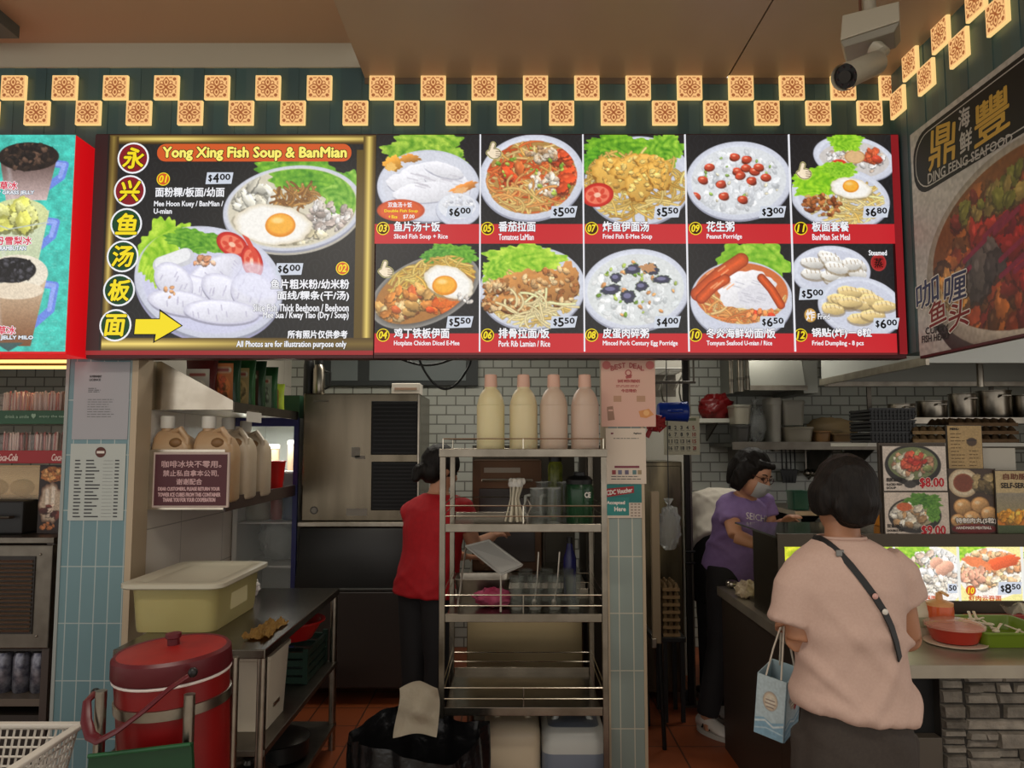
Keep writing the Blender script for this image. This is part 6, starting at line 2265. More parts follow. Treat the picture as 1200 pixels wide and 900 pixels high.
# ------------------------------------------------------------------- display case on the counter
DXL, DYB, DZT = CXL + .012, 3.95, 1.235
t = root('display_case', 'long steel display case with a lit menu front on the service counter', 'display case', (2.0, 3.5, CZ))
MB().box((DXL, CYM, CZ + .001), (DXL + .03, 3.66, DZT - .02), .003).build('end_panel', mat('case_steel', (96, 88, 76), .35, 1.0), t)
MB().box((DXL, CYM - .004, DZT - .055), (3.3, CYM + .02, DZT - .0)).build('top_rail', mat('case_rail', (70, 62, 52), .4, .6), t)
MB().box((DXL + .001, CYM + .021, DZT - .02), (3.3, DYB, DZT - .012)).build('case_top', mat('case_top', (120, 124, 112), .12, .85), t)
MB().box((DXL, CYM - .004, CZ + .001), (DXL + .03, CYM - .0005, DZT - .056)).build('corner_post', mat('case_rail'), t)
MB().box((DXL + .03, CYM + .03, CZ + .001), (3.3, DYB, CZ + .02)).build('case_floor', STEELD(), t)
cxs = [912, 1048.5, 1123.5, 1198.5, 1274]
zA, zB_ = 636.5, 704
for i in range(4):
    u0, u1 = cxs[i], cxs[i + 1]
    sf = front(u0, zA, u1, zB_, CYM + .004)
    p = Paint(sf, 1.5, (236, 226, 150), 300 + i)
    if i == 0:
        sf0 = sf
        p.lettuce(930, 655, 34, 26, 0, (150, 170, 10), (250, 240, 60)); p.lettuce(1034, 648, 24, 14, 0, (110, 160, 20), (220, 230, 90)); p.chunks(985, 680, 50, 20, [(240, 226, 190), (226, 200, 150)], 60, 6)
    elif i == 1:
        p.ell(1090, 676, 42, 36, (236, 232, 226)); p.lettuce(1070, 652, 28, 16, 0, (90, 160, 20), (196, 226, 80)); p.chunks(1094, 668, 34, 22, [(236, 226, 214), (222, 196, 176), (240, 236, 230)], 90, 5)
        for (a, b) in ((1098, 660), (1110, 664), (1104, 668)):
            p.ell(a, b, 8, 7, (220, 166, 140), shade=.3)
        p.chunks(1085, 686, 34, 10, [(226, 214, 196), (240, 230, 214)], 50, 4)
    elif i == 2:
        p.lettuce(1140, 648, 22, 12, 0, (100, 170, 20), (206, 232, 80)); p.ell(1162, 672, 40, 30, (240, 234, 224)); p.chunks(1160, 668, 36, 22, [(240, 200, 150), (226, 160, 110), (246, 226, 196)], 80, 5.5)
        p.ell(1172, 660, 26, 7, (226, 96, 50), -14, jag=.15, shade=.2); p.ell(1146, 660, 18, 6, (232, 130, 80), 20, jag=.15); p.chunks(1140, 676, 12, 9, [(232, 170, 140)], 12, 6)
    else:
        p.ell(1236, 672, 36, 30, (240, 234, 224)); p.chunks(1236, 668, 32, 22, [(226, 170, 110), (240, 210, 160)], 70, 5); p.lettuce(1220, 650, 20, 10, 0)
    p.speck(14, 1.6)
    pn = p.build('lit_photo', print_mat('lit_print_case', True, 1.12), t, label='glowing food photo panel')
    if i:
        ik = Ink(sf)
        ik.disc(u0 + 13, 692, 6, ORNG, 1).text('8' if i == 1 else '10', u0 + 9.5, 688.5, u0 + 16.5, 695.5, YEL, .3, layer=3, shear=.2)
        ik.text('虾肉云吞面', u0 + 10, 698, u0 + 48, 703.6, ORNG, .25, layer=2)
        ik.build('lettering', pn)
        ik = Ink(sf)
        if i == 1:
            ik.rect(u1 - 14, 684, u1 - 3, 695, GREYT, 1).text('50', u1 - 12.5, 686, u1 - 4, 692, INKK, .3, layer=3)
        else:
            ik.poly([(u1 - 29, 682), (u1 - 2, 682), (u1 - 3, 696), (u1 - 31, 697)], GREYT, 1).text('$', u1 - 27, 686, u1 - 23, 694, INKK, .3, layer=3).text('8', u1 - 22, 684.5, u1 - 15, 695, INKK, .4, layer=3).text('50', u1 - 14, 684.5, u1 - 4, 690.5, INKK, .3, layer=3)
        ik.build('price_tag', pn)
for xpx in cxs[1:4]:
    xx = W(xpx, 670, CYM).x
    MB().box((xx - .004, CYM - .004, CZ + .09), (xx + .004, CYM + .003, DZT - .056)).build('divider', glow('strip', (236, 236, 230), 1), t)
MB().box((DXL + .03, CYM - .006, CZ + .001), (3.3, CYM + .003, W(1100, 704, CYM).z)).build('bottom_rail', mat('case_rail'), t)

# ------------------------------------------------------------------- posters standing on the case
FRS = mat('poster_frame_steel', (70, 62, 54), .4, .5)
YP = CYM + .01


def poster(name, label, px0, py0, px1, py1, Y, fn, seed, bg, letters=None, k=1.5, frame=True):
    sf = front(px0, py0, px1, py1, Y)
    t = root(name, label, 'poster', sf.at((px0 + px1) / 2, py1))
    MB().box(sf.at(px0 - .8, py0 - .8) + Vector((0, .002, 0)), sf.at(px1 + .8, py1 + .8) + Vector((0, .012, 0))).build('backing', FRS, t)
    p = Paint(sf, k, bg, seed)
    fn(p)
    p.speck(16, 1.8).build('print', print_mat('matt_print', False), t)
    if letters:
        ik = Ink(sf); letters(ik); ik.build('lettering', t)
    return t


def bowl1(p):
    p.ell(1070, 545, 33, 24, (36, 32, 30)); p.ell(1070, 543, 29, 19, (110, 120, 80)); p.chunks(1068, 545, 24, 15, [(196, 190, 170), (150, 160, 100), (176, 130, 100)], 50, 5); p.chunks(1068, 540, 16, 9, [(176, 50, 40), (196, 84, 60)], 22, 5); p.ell(1066, 568, 7, 4, (60, 56, 54))
def bowl2(p):
    p.ell(1072, 604, 31, 21, (46, 42, 40)); p.ell(1072, 601, 27, 16, (160, 150, 120)); p.lettuce(1082, 588, 22, 10, 0, (40, 90, 24), (110, 160, 60)); p.chunks(1066, 604, 20, 11, [(206, 196, 176), (226, 220, 206), (176, 140, 100)], 50, 5); p.ell(1060, 594, 9, 5, (196, 100, 60)); p.lettuce(1094, 602, 8, 10, 0, (50, 100, 30), (120, 170, 70))
RDT, DKB = ink('poster_red', (176, 26, 40)), ink('poster_black', (40, 34, 32))
WHT = ink('poster_white', (222, 214, 204))


def l1(ik):
    ik.text('$8.00', 1077, 560, 1105, 572, RDT, .5, outline=WHT, ow=.9)
    ik.text('招牌鱼片汤', 1038, 560, 1057, 564.5, DKB, .15); ik.text('SLICED FISH', 1038, 566.5, 1056, 569, DKB, .15); ik.text('SOUP', 1038, 570.5, 1049, 573, DKB, .15)
def l2(ik):
    ik.text('$9.00', 1079, 616, 1107, 628, RDT, .5, outline=WHT, ow=.9)
    ik.text('双鱼片汤', 1039, 614, 1057, 618.5, DKB, .15); ik.text('DOUBLE FISH', 1039, 620.5, 1058, 623, DKB, .15); ik.text('SOUP', 1039, 625, 1051, 627.5, DKB, .15)


poster('upper_soup_poster', 'white poster of a tomato soup bowl, upper of two on the case', 1035, 523, 1109, 575, YP, bowl1, 61, (196, 184, 172), l1)
poster('lower_soup_poster', 'white poster of a bowl with green leaves, lower of two on the case', 1037, 577, 1112, 629, YP, bowl2, 62, (196, 182, 168), l2)
fr = root('poster_frame', 'dark steel frame holding the two soup bowl posters', 'frame', (W(1074, 630, YP).x, YP, DZT))
a, b = W(1031, 519, YP), W(1115, 634, YP)
for (p0, p1) in (((a.x, a.z), (a.x + .012, DZT)), ((b.x - .012, a.z), (b.x, DZT)), ((a.x + .012, a.z), (b.x - .012, a.z - .012))):
    MB().box((p0[0], YP + .013, p0[1]), (p1[0], YP + .03, p1[1])).build('frame_bar', FRS, fr)


def balls(p):
    p.ell(1130, 566, 18, 17, (206, 190, 160), edge=(176, 150, 116)); p.ell(1130, 566, 12, 11, (120, 60, 40), edge=(150, 90, 60)); p.chunks(1154, 566, 12, 12, [(150, 130, 90), (96, 80, 50)], 16, 6)
    for (u, v, r) in ((1128, 594, 11), (1148, 592, 11), (1138, 608, 11), (1158, 602, 10), (1122, 610, 9)):
        p.ell(u, v, r, r * .9, (196, 150, 96), shade=.4, edge=(130, 90, 50)); p.ell(u - 3, v - 3, 3, 2, (236, 210, 170), soft=3)
    p.ell(1140, 620, 26, 6, (110, 26, 26))


poster('meatball_poster', 'brown poster of glossy meatballs between the soup posters and the counter sign', 1113, 550, 1168, 628, YP + .03, balls, 63, (66, 48, 36),
       lambda ik: (ik.text('特制肉丸(5粒)', 1119, 607, 1166, 614, WHT, .3, outline=DKB, ow=.8), ik.text('HANDMADE MEATBALL', 1119, 617, 1160, 620, WHT, .15)))


def selfs(p):
    p.poly([(1168, 578), (1210, 578), (1210, 629), (1168, 629)], (140, 132, 116), grad=(160, 140, 80)); p.ell(1192, 612, 24, 10, (206, 120, 30)); p.chunks(1192, 606, 20, 6, [(226, 150, 40), (240, 180, 70)], 30, 5); p.poly([(1168, 616), (1210, 616), (1210, 629), (1168, 629)], (70, 84, 50))


poster('self_service_sign', 'self service sign with orange food photo at the right edge', 1168, 552, 1212, 629, YP + .02, selfs, 64, (186, 164, 120),
       lambda ik: (ik.text('自助服务', 1177, 555, 1214, 562, ink('sign_brown', (110, 60, 40)), .25), ik.text('SELF-SERVICE', 1174, 566, 1216, 572, DKB, .3)))


def brown(p):
    p.ell(1139, 518, 6, 5, (70, 50, 34)); p.line([(1134, 516), (1144, 516)], 2, (50, 36, 26))


poster('brown_paper_menu', 'brown paper menu list with a coffee cup drawing behind the posters', 1111, 499, 1151, 549, YP + .05, brown, 65, (168, 140, 92),
       lambda ik: (ik.text('MENU', 1114, 501.5, 1124, 504, DKB, .2), lines(ik, 1114, 1131, 508, 545, 10, ink('menu_brown', (96, 74, 44)), .9, 5), lines(ik, 1135, 1148, 528, 545, 5, ink('menu_brown', (96, 74, 44)), .9, 7)))
MB().box((W(1112, 549, YP + .05).x + .02, YP + .066, DZT), (W(1112, 549, YP + .05).x + .03, YP + .075, W(1130, 500, YP + .05).z)).build('back_stay', FRS, bpy.data.objects['brown_paper_menu'])
t = root('white_board', 'blank white panel beside the brown paper menu', 'panel', W(1170, 550, YP + .08))
q0, q1 = W(1150, 525, YP + .08), W(1191, 551, YP + .08)
MB().box((q0.x, YP + .08, DZT), (q1.x, YP + .088, q0.z), .002).build('panel', mat('board_white', (176, 170, 156), .5), t)
MB().box((q0.x, YP + .089, DZT), (q0.x + .02, YP + .11, q0.z - .03)).build('stay', FRS, t)

# ------------------------------------------------------------------- goods on the customer side of the counter
x = W(1100, 690, 3.1).x
t = root('pump_bottle', 'orange sauce pump bottle in front of the lit case', 'bottle', (x, 3.1, CZ))
MB().lathe([(.046, 0), (.05, .01), (.052, .11), (.05, .125), (.03, .14)], (x, 3.1, CZ + .001), 24).build('body', mat('orange_sauce', (196, 90, 44), .2, noise=(10, (176, 70, 30), 1.0)), t, True)
MB().lathe([(.05, 0), (.051, .012), (.03, .02), (.014, .024), (.012, .05), (.0, .052)], (x, 3.1, CZ + .126), 20, True, False).build('pump_head', mat('pump_orange', (206, 150, 96), .35), t, True)
MB().tube([(x, 3.1, CZ + .176), (x, 3.08, CZ + .182), (x - .005, 3.03, CZ + .178)], .006, 8).build('spout', mat('pump_orange'), t, True)
x = W(1077, 700, 3.12).x
t = root('tissue_pack', 'pale wrapped tissue pack standing left of the orange pump bottle', 'tissue pack', (x, 3.14, CZ))
mb = MB(); rings = []
for s_, zz in ((.95, 0), (1, .03), (.98, .1), (.7, .135), (.4, .15)):
    rings.append(mb.rrect(x, 3.14, CZ + zz + .001, .04 * s_, .05 * s_, .015, 3))
mb.rings(rings); mb.build('wrapper', mat('pale_wrap', (186, 176, 150), .3, bump=.5, bscale=30), t, True, angle=50)
MB().box((x - .025, 3.088, CZ + .04), (x + .025, 3.0905, CZ + .08)).build('wrapper_label', mat('wrap_label', (150, 150, 120), .5), t)
q = W(1118, 728, 3.0)
t = root('red_sauce_tub', 'red plastic tub with a clear domed lid on the counter', 'tub', (q.x, 3.0, CZ))
MB().lathe([(.075, 0), (.08, .004), (.098, .05), (.102, .055)], (q.x, 3.0, CZ + .012), 32).build('bowl', mat('tub_red', (176, 50, 36), .3), t, True)
MB().lathe([(.107, 0), (.108, .01), (.09, .02), (.05, .03), (.0, .033)], (q.x, 3.0, CZ + .066), 32, True, False).build('clear_lid', mat('tub_clear', (216, 170, 150), .1, alpha=.45), t, True)
MB().lathe([(.1, 0), (.112, .006), (.112, .009), (.0, .004)], (q.x, 3.0, CZ + .001), 32, True, False).build('saucer', mat('saucer_white', (200, 180, 160), .3), t, True)
# green tray with spoons
q0, q1 = W(1141, 742, 2.98), W(1230, 742, 2.98)
gx0, gx1, gy0, gy1 = q0.x, q1.x, 2.92, 3.22
t = root('green_tray', 'bright green plastic tray holding spoons at the right end of the counter', 'tray', ((gx0 + gx1) / 2, 3.06, CZ))
mb = MB(); rings = []
for s_, zz in ((.9, .001), (1, .055), (1.04, .056), (1.04, .062), (.97, .06), (.88, .008)):
    rings.append(mb.rrect((gx0 + gx1) / 2, (gy0 + gy1) / 2, CZ + zz, (gx1 - gx0) / 2 * s_, (gy1 - gy0) / 2 * s_, .03, 4))
mb.rings(rings); mb.build('tray_body', mat('lime_plastic', (104, 128, 28), .35), t, True, angle=40)
rr = random.Random(8)
for i in range(9):
    x, y = gx0 + .05 + .16 * rr.random(), gy0 + .05 + .2 * rr.random()
    a = rr.random() * 3
    t = root('soup_spoon', '%s of the pale soup spoons heaped in the green tray' % ('one',)[0], 'spoon', (x, y, CZ + .03), 'spoons in the green tray')
    d = Vector((math.cos(a), math.sin(a), .15))
    c = Vector((x, y, CZ + .03 + .006 * i))
    MB().tube([c, c + d * .035, c + d * .07], [(.006, .003), (.005, .003), (.006, .003)], 8).build('handle', mat('spoon_grey', (196, 186, 160), .35), t, True)
    MB().sphere(c - d * .018, (.02, .014, .006), 10, RZ(a)).build('bowl', mat('spoon_grey'), t, True)
q = W(1180, 715, 3.26)
t = root('plastic_sleeve', 'crumpled clear plastic sleeve lying over the green tray', 'plastic bag', (q.x, 3.24, CZ + .06))
mb = MB()
mb.sheet(lambda u, v: Vector((q.x - .03 + .16 * u, 3.10 + .16 * v, CZ + .075 + .035 * math.sin(3 * u + 4 * v) + .02 * math.sin(11 * u + 2) * math.sin(8 * v) + .03 * v)), 24, 24)
mb.build('film', mat('clear_sleeve', (216, 210, 190), .15, alpha=.4, bump=.5, bscale=30), t, True, angle=80)
t = root('red_packet', 'flat red packet behind the green tray against the lit case', 'packet', (q.x, 3.28, CZ))
MB().box((W(1130, 705, 3.27).x, 3.265, CZ + .001), (W(1215, 705, 3.27).x, 3.30, CZ + .05), .008).build('packet_body', mat('packet_red', (150, 40, 36), .35), t)
MB().box((W(1150, 705, 3.27).x, 3.262, CZ + .015), (W(1190, 705, 3.27).x, 3.2648, CZ + .04)).build('packet_label', mat('packet_label', (196, 150, 90), .5), t)
q = W(870, 688, 3.9)
t = blob_bag('food_wrap', 'small bag of pale food on the steel counter end near the purple shirt', 'bag', (q.x + .02, 3.88, CZ + .04), (.06, .06, .045), mat('food_wrap', (196, 180, 150), .35, noise=(24, (130, 110, 84), 1.6), bump=.5), 31, 'wrap', .25, False)
t = root('steel_ladle', 'steel ladle lying on the counter end', 'ladle', (1.25, 4.05, CZ))
MB().tube([(1.2, 4.12, CZ + .012), (1.27, 3.98, CZ + .02), (1.33, 3.9, CZ + .035)], .006, 8).build('handle', STEEL(), t, True)
MB().sphere((1.19, 4.14, CZ + .024), (.035, .035, .022), 14).build('bowl', STEEL(), t, True)

# ------------------------------------------------------------------- kitchen behind: hoods, shelves, pots
HG = mat('hood_grey', (128, 128, 120), .35, .6)
HW = mat('hood_white', (176, 178, 172), .35, .3)
q0, q1 = W(880, 455, 5.4), W(944, 455, 5.4)
t = root('grey_range_hood', 'grey range hood over the back wall shelf', 'range hood', ((q0.x + q1.x) / 2, 5.7, q0.z))
MB().hexa([(q0.x, 5.4, q0.z), (q1.x, 5.4, q0.z + .0), (q1.x, 6.19, q0.z), (q0.x, 6.19, q0.z), (q0.x, 5.6, 2.75), (q1.x, 5.6, 2.75), (q1.x, 6.19, 2.75), (q0.x, 6.19, 2.75)]).build('canopy', HG, t)
MB().box((q0.x - .01, 5.385, q0.z - .015), (q1.x + .01, 5.40, q0.z + .02)).build('gutter_lip', STEEL(), t)
MB().box((q1.x + .005, 5.45, 2.0), (q1.x + .11, 6.1, 2.75)).build('duct', HG, t)
for i, (px, w_) in enumerate(((857, 6), (868, 9), (876, 5))):
    q = W(px, 450, 5.3)
    t = root('vent_pipe', '%s of three vertical steel pipes left of the grey hood' % ('leftmost', 'middle', 'rightmost')[i], 'pipe', (q.x, 5.3, q.z), 'steel pipes by the hood')
    zb_ = W(600, 461 - 2 * i, 5.3).z
    MB().cyl((q.x, 5.3, zb_), (q.x, 5.3, 2.8), w_ * .42 * 5.3 / F).build('pipe', STEEL(), t, True)
    MB().cyl((q.x, 5.3, zb_ + .08), (q.x, 5.3, zb_ + .10), w_ * .5 * 5.3 / F).build('collar', STEELD(), t, True)
hx = 2.09
zh = 2.035
t = root('white_range_hood', 'long white steel range hood above the cooking line', 'range hood', (2.8, 4.4, zh))
MB().box((hx, 3.76, zh), (hx + .02, 5.05, 2.75)).build('side_panel', HW, t)
MB().box((hx + .02, 5.03, zh), (4.4, 5.05, 2.75)).build('back_panel', HG, t)
MB().box((hx + .02, 3.76, zh), (4.4, 3.78, 2.75)).build('front_panel', HW, t)
MB().box((hx + .02, 3.80, zh + .14), (4.4, 5.03, zh + .16)).build('underside', mat('hood_under', (92, 86, 74), .5, .4), t)
MB().box((hx - .012, 3.75, zh - .012), (hx + .006, 5.06, zh + .03)).build('gutter_lip', STEEL(), t)
MB().box((hx + .02, 5.0, zh - .02), (4.4, 5.06, zh + .01)).build('gutter_lip', STEEL(), t)
for xx in (2.75, 3.3):
    MB().box((xx, 4.2, zh + .115), (xx + .35, 4.5, zh + .138), .004).build('grease_filter', STEELD(), t)
q = W(1148, 430, 4.3)
MB().cyl((q.x, 4.3, zh - .08), (q.x, 4.3, zh + .13), .018).build('drain_pipe', STEEL(), t, True)

# wall shelf with tubs
yb0, yb1 = 5.55, 6.19
zsh = W(940, 519, 5.55).z
xa_, xb_ = W(858, 519, 5.55).x, W(1034, 519, 5.55).x
t = root('back_wall_shelf', 'long steel shelf on the back wall full of tubs and bags', 'shelf', ((xa_ + xb_) / 2, 5.9, zsh))
MB().box((xa_, yb0, zsh - .03), (xb_ + 1.2, yb1, zsh), .003).build('deck', mat('shelf_dark_steel', (88, 84, 76), .4, .9), t)
MB().box((xa_, yb0 - .006, zsh - .05), (xb_ + 1.2, yb0, zsh + .008)).build('lip', STEELD(), t)
for xx in (xa_ + .15, xa_ + .8, xb_):
    MB().prism([(xx, yb0 + .1, zsh - .03), (xx, yb1, zsh - .03), (xx, yb1, zsh - .3)], (.012, 0, 0)).build('bracket', STEELD(), t)


def tub(px0, px1, py0, py1, Y, base, col, label, lidc=None, alpha=1.0, rough=.3):
    a, b = W(px0, (py0 + py1) / 2, Y), W(px1, (py0 + py1) / 2, Y)
    h = (py1 - py0) * Y / F
    t = root('lidded_tub', label, 'tub', ((a.x + b.x) / 2, Y + .12, base), 'tubs on the back wall shelf')
    mb = MB(); rings = []
    w = (b.x - a.x) / 2
    for s_, zz in ((.88, .001), (1, h * .84), (1.03, h * .85), (1.03, h * .88)):
        rings.append(mb.rrect((a.x + b.x) / 2, Y + .12, base + zz, w * s_, .11 * s_, .03, 4))
    mb.rings(rings); mb.build('body', mat('tub_%s_%d' % (str(col), int(alpha * 10)), col, rough, alpha=alpha), t, True, angle=40)
    mb = MB(); rings = []
    for s_, zz in ((1.05, h * .88), (1.06, h * .93), (1.0, h), (.9, h)):
        rings.append(mb.rrect((a.x + b.x) / 2, Y + .12, base + zz, w * s_, .11 * s_, .03, 4))
    mb.rings(rings); mb.build('lid', mat('lid_' + str(lidc or col), lidc or col, .4), t, True, angle=40)
    return t


tub(862, 882, 475, 498, 5.6, zsh + .14, (170, 164, 146), 'pale tub on top of the dark box at the shelf end', (150, 146, 132))
tub(864, 881, 498, 519, 5.6, zsh, (70, 68, 64), 'dark box at the left end of the back wall shelf')
tub(905, 918, 466, 519, 5.6, zsh, (176, 172, 160), 'tall narrow white tub beside the clear bag')
tub(919, 945, 470, 500, 5.6, zsh + .13, (160, 156, 142), 'large pale tub stacked on a wider tray')
tub(921, 955, 500, 519, 5.6, zsh, (150, 142, 124), 'wide tan tray tub under the large pale tub')
tub(958, 976, 505, 519, 5.6, zsh, (130, 96, 60), 'small brown box on the back wall shelf')
tub(978, 1015, 508, 519, 5.6, zsh, (112, 88, 60), 'low brown basket tub near the black crates')
blob_bag('clear_bag', 'clear plastic bag standing among the tubs', 'bag', (W(891, 500, 5.6).x, 5.72, zsh + .14), (.08, .08, .14), BAGCLEAR(), 8, 'bag', .2)
blob_bag('brown_bag', 'tan bag lying behind the brown boxes on the shelf', 'bag', (W(988, 500, 5.75).x, 5.95, zsh + .1), (.2, .1, .1), mat('tan_bag', (150, 128, 92), .5), 14, 'bag', .16, False)
blob_bag('red_carrier_bag', 'red plastic bag on the small shelf by the blue jug', 'bag', (W(843, 478, 5.8).x, 5.9, W(843, 478, 5.8).z), (.135, .1, .11), mat('red_bag', (110, 18, 20), .35, bump=.5, bscale=16), 3, 'bag', .25, False)
zq = W(840, 490, 5.8).z - .015
t = root('small_wall_shelf', 'short white shelf under the red plastic bag', 'shelf', (W(842, 490, 5.8).x, 6.0, zq))
MB().box((W(818, 490, 5.8).x, 5.78, zq - .02), (W(866, 490, 5.8).x, 6.19, zq + .012)).build('deck', mat('shelf_white', (186, 184, 172), .4), t)
MB().prism([(W(842, 490, 5.8).x, 5.85, zq - .02), (W(842, 490, 5.8).x, 6.19, zq - .02), (W(842, 490, 5.8).x, 6.19, zq - .16)], (.012, 0, 0)).build('bracket', STEELD(), t)
# stack of black crates and egg trays on a tall rack behind the posters
zr = W(1080, 519, 4.2).z
t = root('tall_kitchen_rack', 'tall kitchen rack behind the posters carrying crates and egg trays', 'rack', (2.6, 4.4, 0))
rx0, rx1 = W(1018, 519, 4.2).x, 3.3
MB().box((rx0, 4.21, zr - .02), (rx1, 4.7, zr)).build('deck', mat('white_deck', (190, 186, 174), .4), t)
for (x, y) in ((2.42, 4.23), (rx1 - .02, 4.23), (2.42, 4.68), (rx1 - .02, 4.68)):
    MB().box((x - .015, y - .015, 0), (x + .015, y + .015, zr - .021)).build('post', STEELD(), t)
MB().box((2.42, 4.24, .9), (rx1, 4.7, .92)).build('deck', STEELD(), t)
c0, c1 = W(1019, 480, 4.25), W(1072, 480, 4.25)
for i in range(3):
    z = zr + .001 + i * .066
    t = root('black_basket', '%s of three stacked black crates behind the posters' % ('lowest', 'middle', 'topmost')[i], 'crate', ((c0.x + c1.x) / 2, 4.38, z), 'black crates on the tall rack')
    mb = MB()
    for k in range(3):
        zz = z + .004 + .02 * k
        for (a, b) in (((c0.x, 4.25, zz), (c1.x, 4.262, zz + .013)), ((c0.x, 4.5, zz), (c1.x, 4.512, zz + .013)), ((c0.x, 4.262, zz), (c0.x + .012, 4.5, zz + .013)), ((c1.x - .012, 4.262, zz), (c1.x, 4.5, zz + .013))):
            mb.box(a, b)
    mb.box((c0.x + .01, 4.26, z), (c1.x - .01, 4.5, z + .004))
    mb.box((c0.x + .004, 4.256, z), (c1.x - .004, 4.26, z + .06)); mb.box((c0.x + .004, 4.5, z), (c1.x - .004, 4.504, z + .06))
    for k in range(12):
        xx = c0.x + (c1.x - c0.x) * (k + .5) / 12
        mb.box((xx - .004, 4.247, z), (xx + .004, 4.262, z + .064))
    mb.build('crate_body', mat('crate_black', (14, 14, 15), .45), t)
    MB().box((c0.x - .004, 4.244, z + .056), (c1.x + .004, 4.249, z + .064)).build('rim', mat('crate_rim', (30, 30, 32), .4), t)


def egg_tray(name, label, x0, x1, y, z, n, group, mt):
    t = root(name, label, 'egg tray', ((x0 + x1) / 2, y + .12, z), group)
    nx = 12; ny = 6

    def f(u, v):
        b = abs(math.sin(math.pi * u * n)) ** .7 * abs(math.sin(math.pi * v * 4)) ** .7
        return Vector((x0 + (x1 - x0) * u, y + .24 * v, z + .012 + .038 * b))
    mb = MB(); mb.sheet(f, n * 6, 24)
    bmesh.ops.solidify(mb.bm, geom=mb.bm.faces[:], thickness=.004)
    mb.build('pulp', mt, t, True, angle=70)
    MB().box((x0, y, z + .001), (x1, y + .004, z + .02)).build('rim', mt, t)
    return t


PULP = mat('egg_pulp', (156, 128, 90), .85, noise=(30, (132, 106, 72), 1.2))
e0, e1, e2 = W(1073, 505, 4.2).x, W(1112, 505, 4.2).x, W(1198, 505, 4.2).x
for i in range(2):
    egg_tray('egg_tray', '%s egg tray in the short stack beside the black crates' % ('lower', 'upper')[i], e0, e1, 4.23, zr + .001 + i * .046, 4, 'egg trays on the tall rack', PULP)
for i in range(3):
    egg_tray('egg_tray', '%s egg tray in the wide stack at the right edge' % ('lowest', 'middle', 'topmost')[i], e1 + .02, e2, 4.23, zr + .001 + i * .046, 8, 'egg trays on the tall rack', mat('egg_pulp_dark', (112, 86, 58), .85, noise=(30, (92, 70, 46), 1.2)))
# hanging steel pots, high shelf
zp = W(1150, 491, 5.0).z
t = root('high_pot_shelf', 'steel pot shelf high behind the egg trays', 'shelf', (2.9, 5.2, zp))
MB().box((W(1040, 490, 5.0).x, 5.0, zp - .02), (4.3, 5.35, zp)).build('deck', STEELD(), t)
MB().box((W(1040, 490, 5.0).x, 4.994, zp - .03), (4.3, 5.0, zp + .01)).build('lip', STEEL(), t)
for xx in (W(1045, 490, 5.0).x, 3.4, 4.2):
    MB().box((xx, 5.33, zp), (xx + .03, 5.345, 2.80)).build('hanger', STEELD(), t)
for i, (px, r_, h_) in enumerate(((1056, .085, .1), (1092, .095, .12), (1128, .085, .17), (1165, .105, .19), (1202, .09, .16))):
    q = W(px, 480, 5.17)
    t = root('cooking_pot', '%s steel pot from the left on the high pot shelf' % ORD[i], 'pot', (q.x, 5.17, zp), 'pots on the high shelf')
    MB().lathe([(r_ * .95, 0), (r_, .01), (r_, h_), (r_ * 1.06, h_ + .004), (r_ * 1.06, h_ + .008), (r_ * .97, h_ + .006), (r_ * .93, .015), (0, .014)], (q.x, 5.17, zp + .001), 26, True, False).build('body', STEEL(), t, True)
    MB().tube([(q.x - .03, 5.17 - r_ * .95, zp + h_ * .8), (q.x - .03, 5.14 - r_, zp + h_ * .85), (q.x + .03, 5.14 - r_, zp + h_ * .85), (q.x + .03, 5.17 - r_ * .95, zp + h_ * .8)], .006, 8).build('handle', STEEL(), t, True)
# cooking line below
t = root('cooking_range', 'dark steel cooking range along the back wall', 'stove', (2.3, 5.8, 0))
MB().box((1.75, 5.35, 0), (4.2, 6.15, .98), .01).build('body', mat('range_steel', (84, 80, 72), .38, .9), t)
MB().box((1.75, 5.34, .98), (4.2, 6.16, 1.02), .004).build('cooktop', STEELD(), t)
for i, px in enumerate((905, 945)):
    q = W(px, 598, 5.6)
    MB().lathe([(.1, 0), (.12, .01), (.12, .03), (.08, .035)], (q.x, 5.62, 1.021), 20).build('burner', BLACKP(), t, True)
for i, (px, r_, c_) in enumerate(((906, .115, (34, 32, 30)), (946, .105, (26, 25, 24)))):
    q = W(px, 590, 5.6)
    t = root('black_wok', ('left' if i == 0 else 'right') + ' of two blackened pans on the cooking range', 'pan', (q.x, 5.62, 1.06))
    MB().lathe([(r_ * .5, 0), (r_ * .85, .04), (r_, .1), (r_ * 1.02, .1), (r_ * .84, .046), (0, .01)], (q.x, 5.62, 1.058), 26, True, False).build('body', mat('pan_%d' % i, c_, .35, .6), t, True)
    MB().tube([(q.x, 5.62 - r_, 1.15), (q.x - .02, 5.50 - r_, 1.19)], .012, 8).build('handle', BLACKP(), t, True)
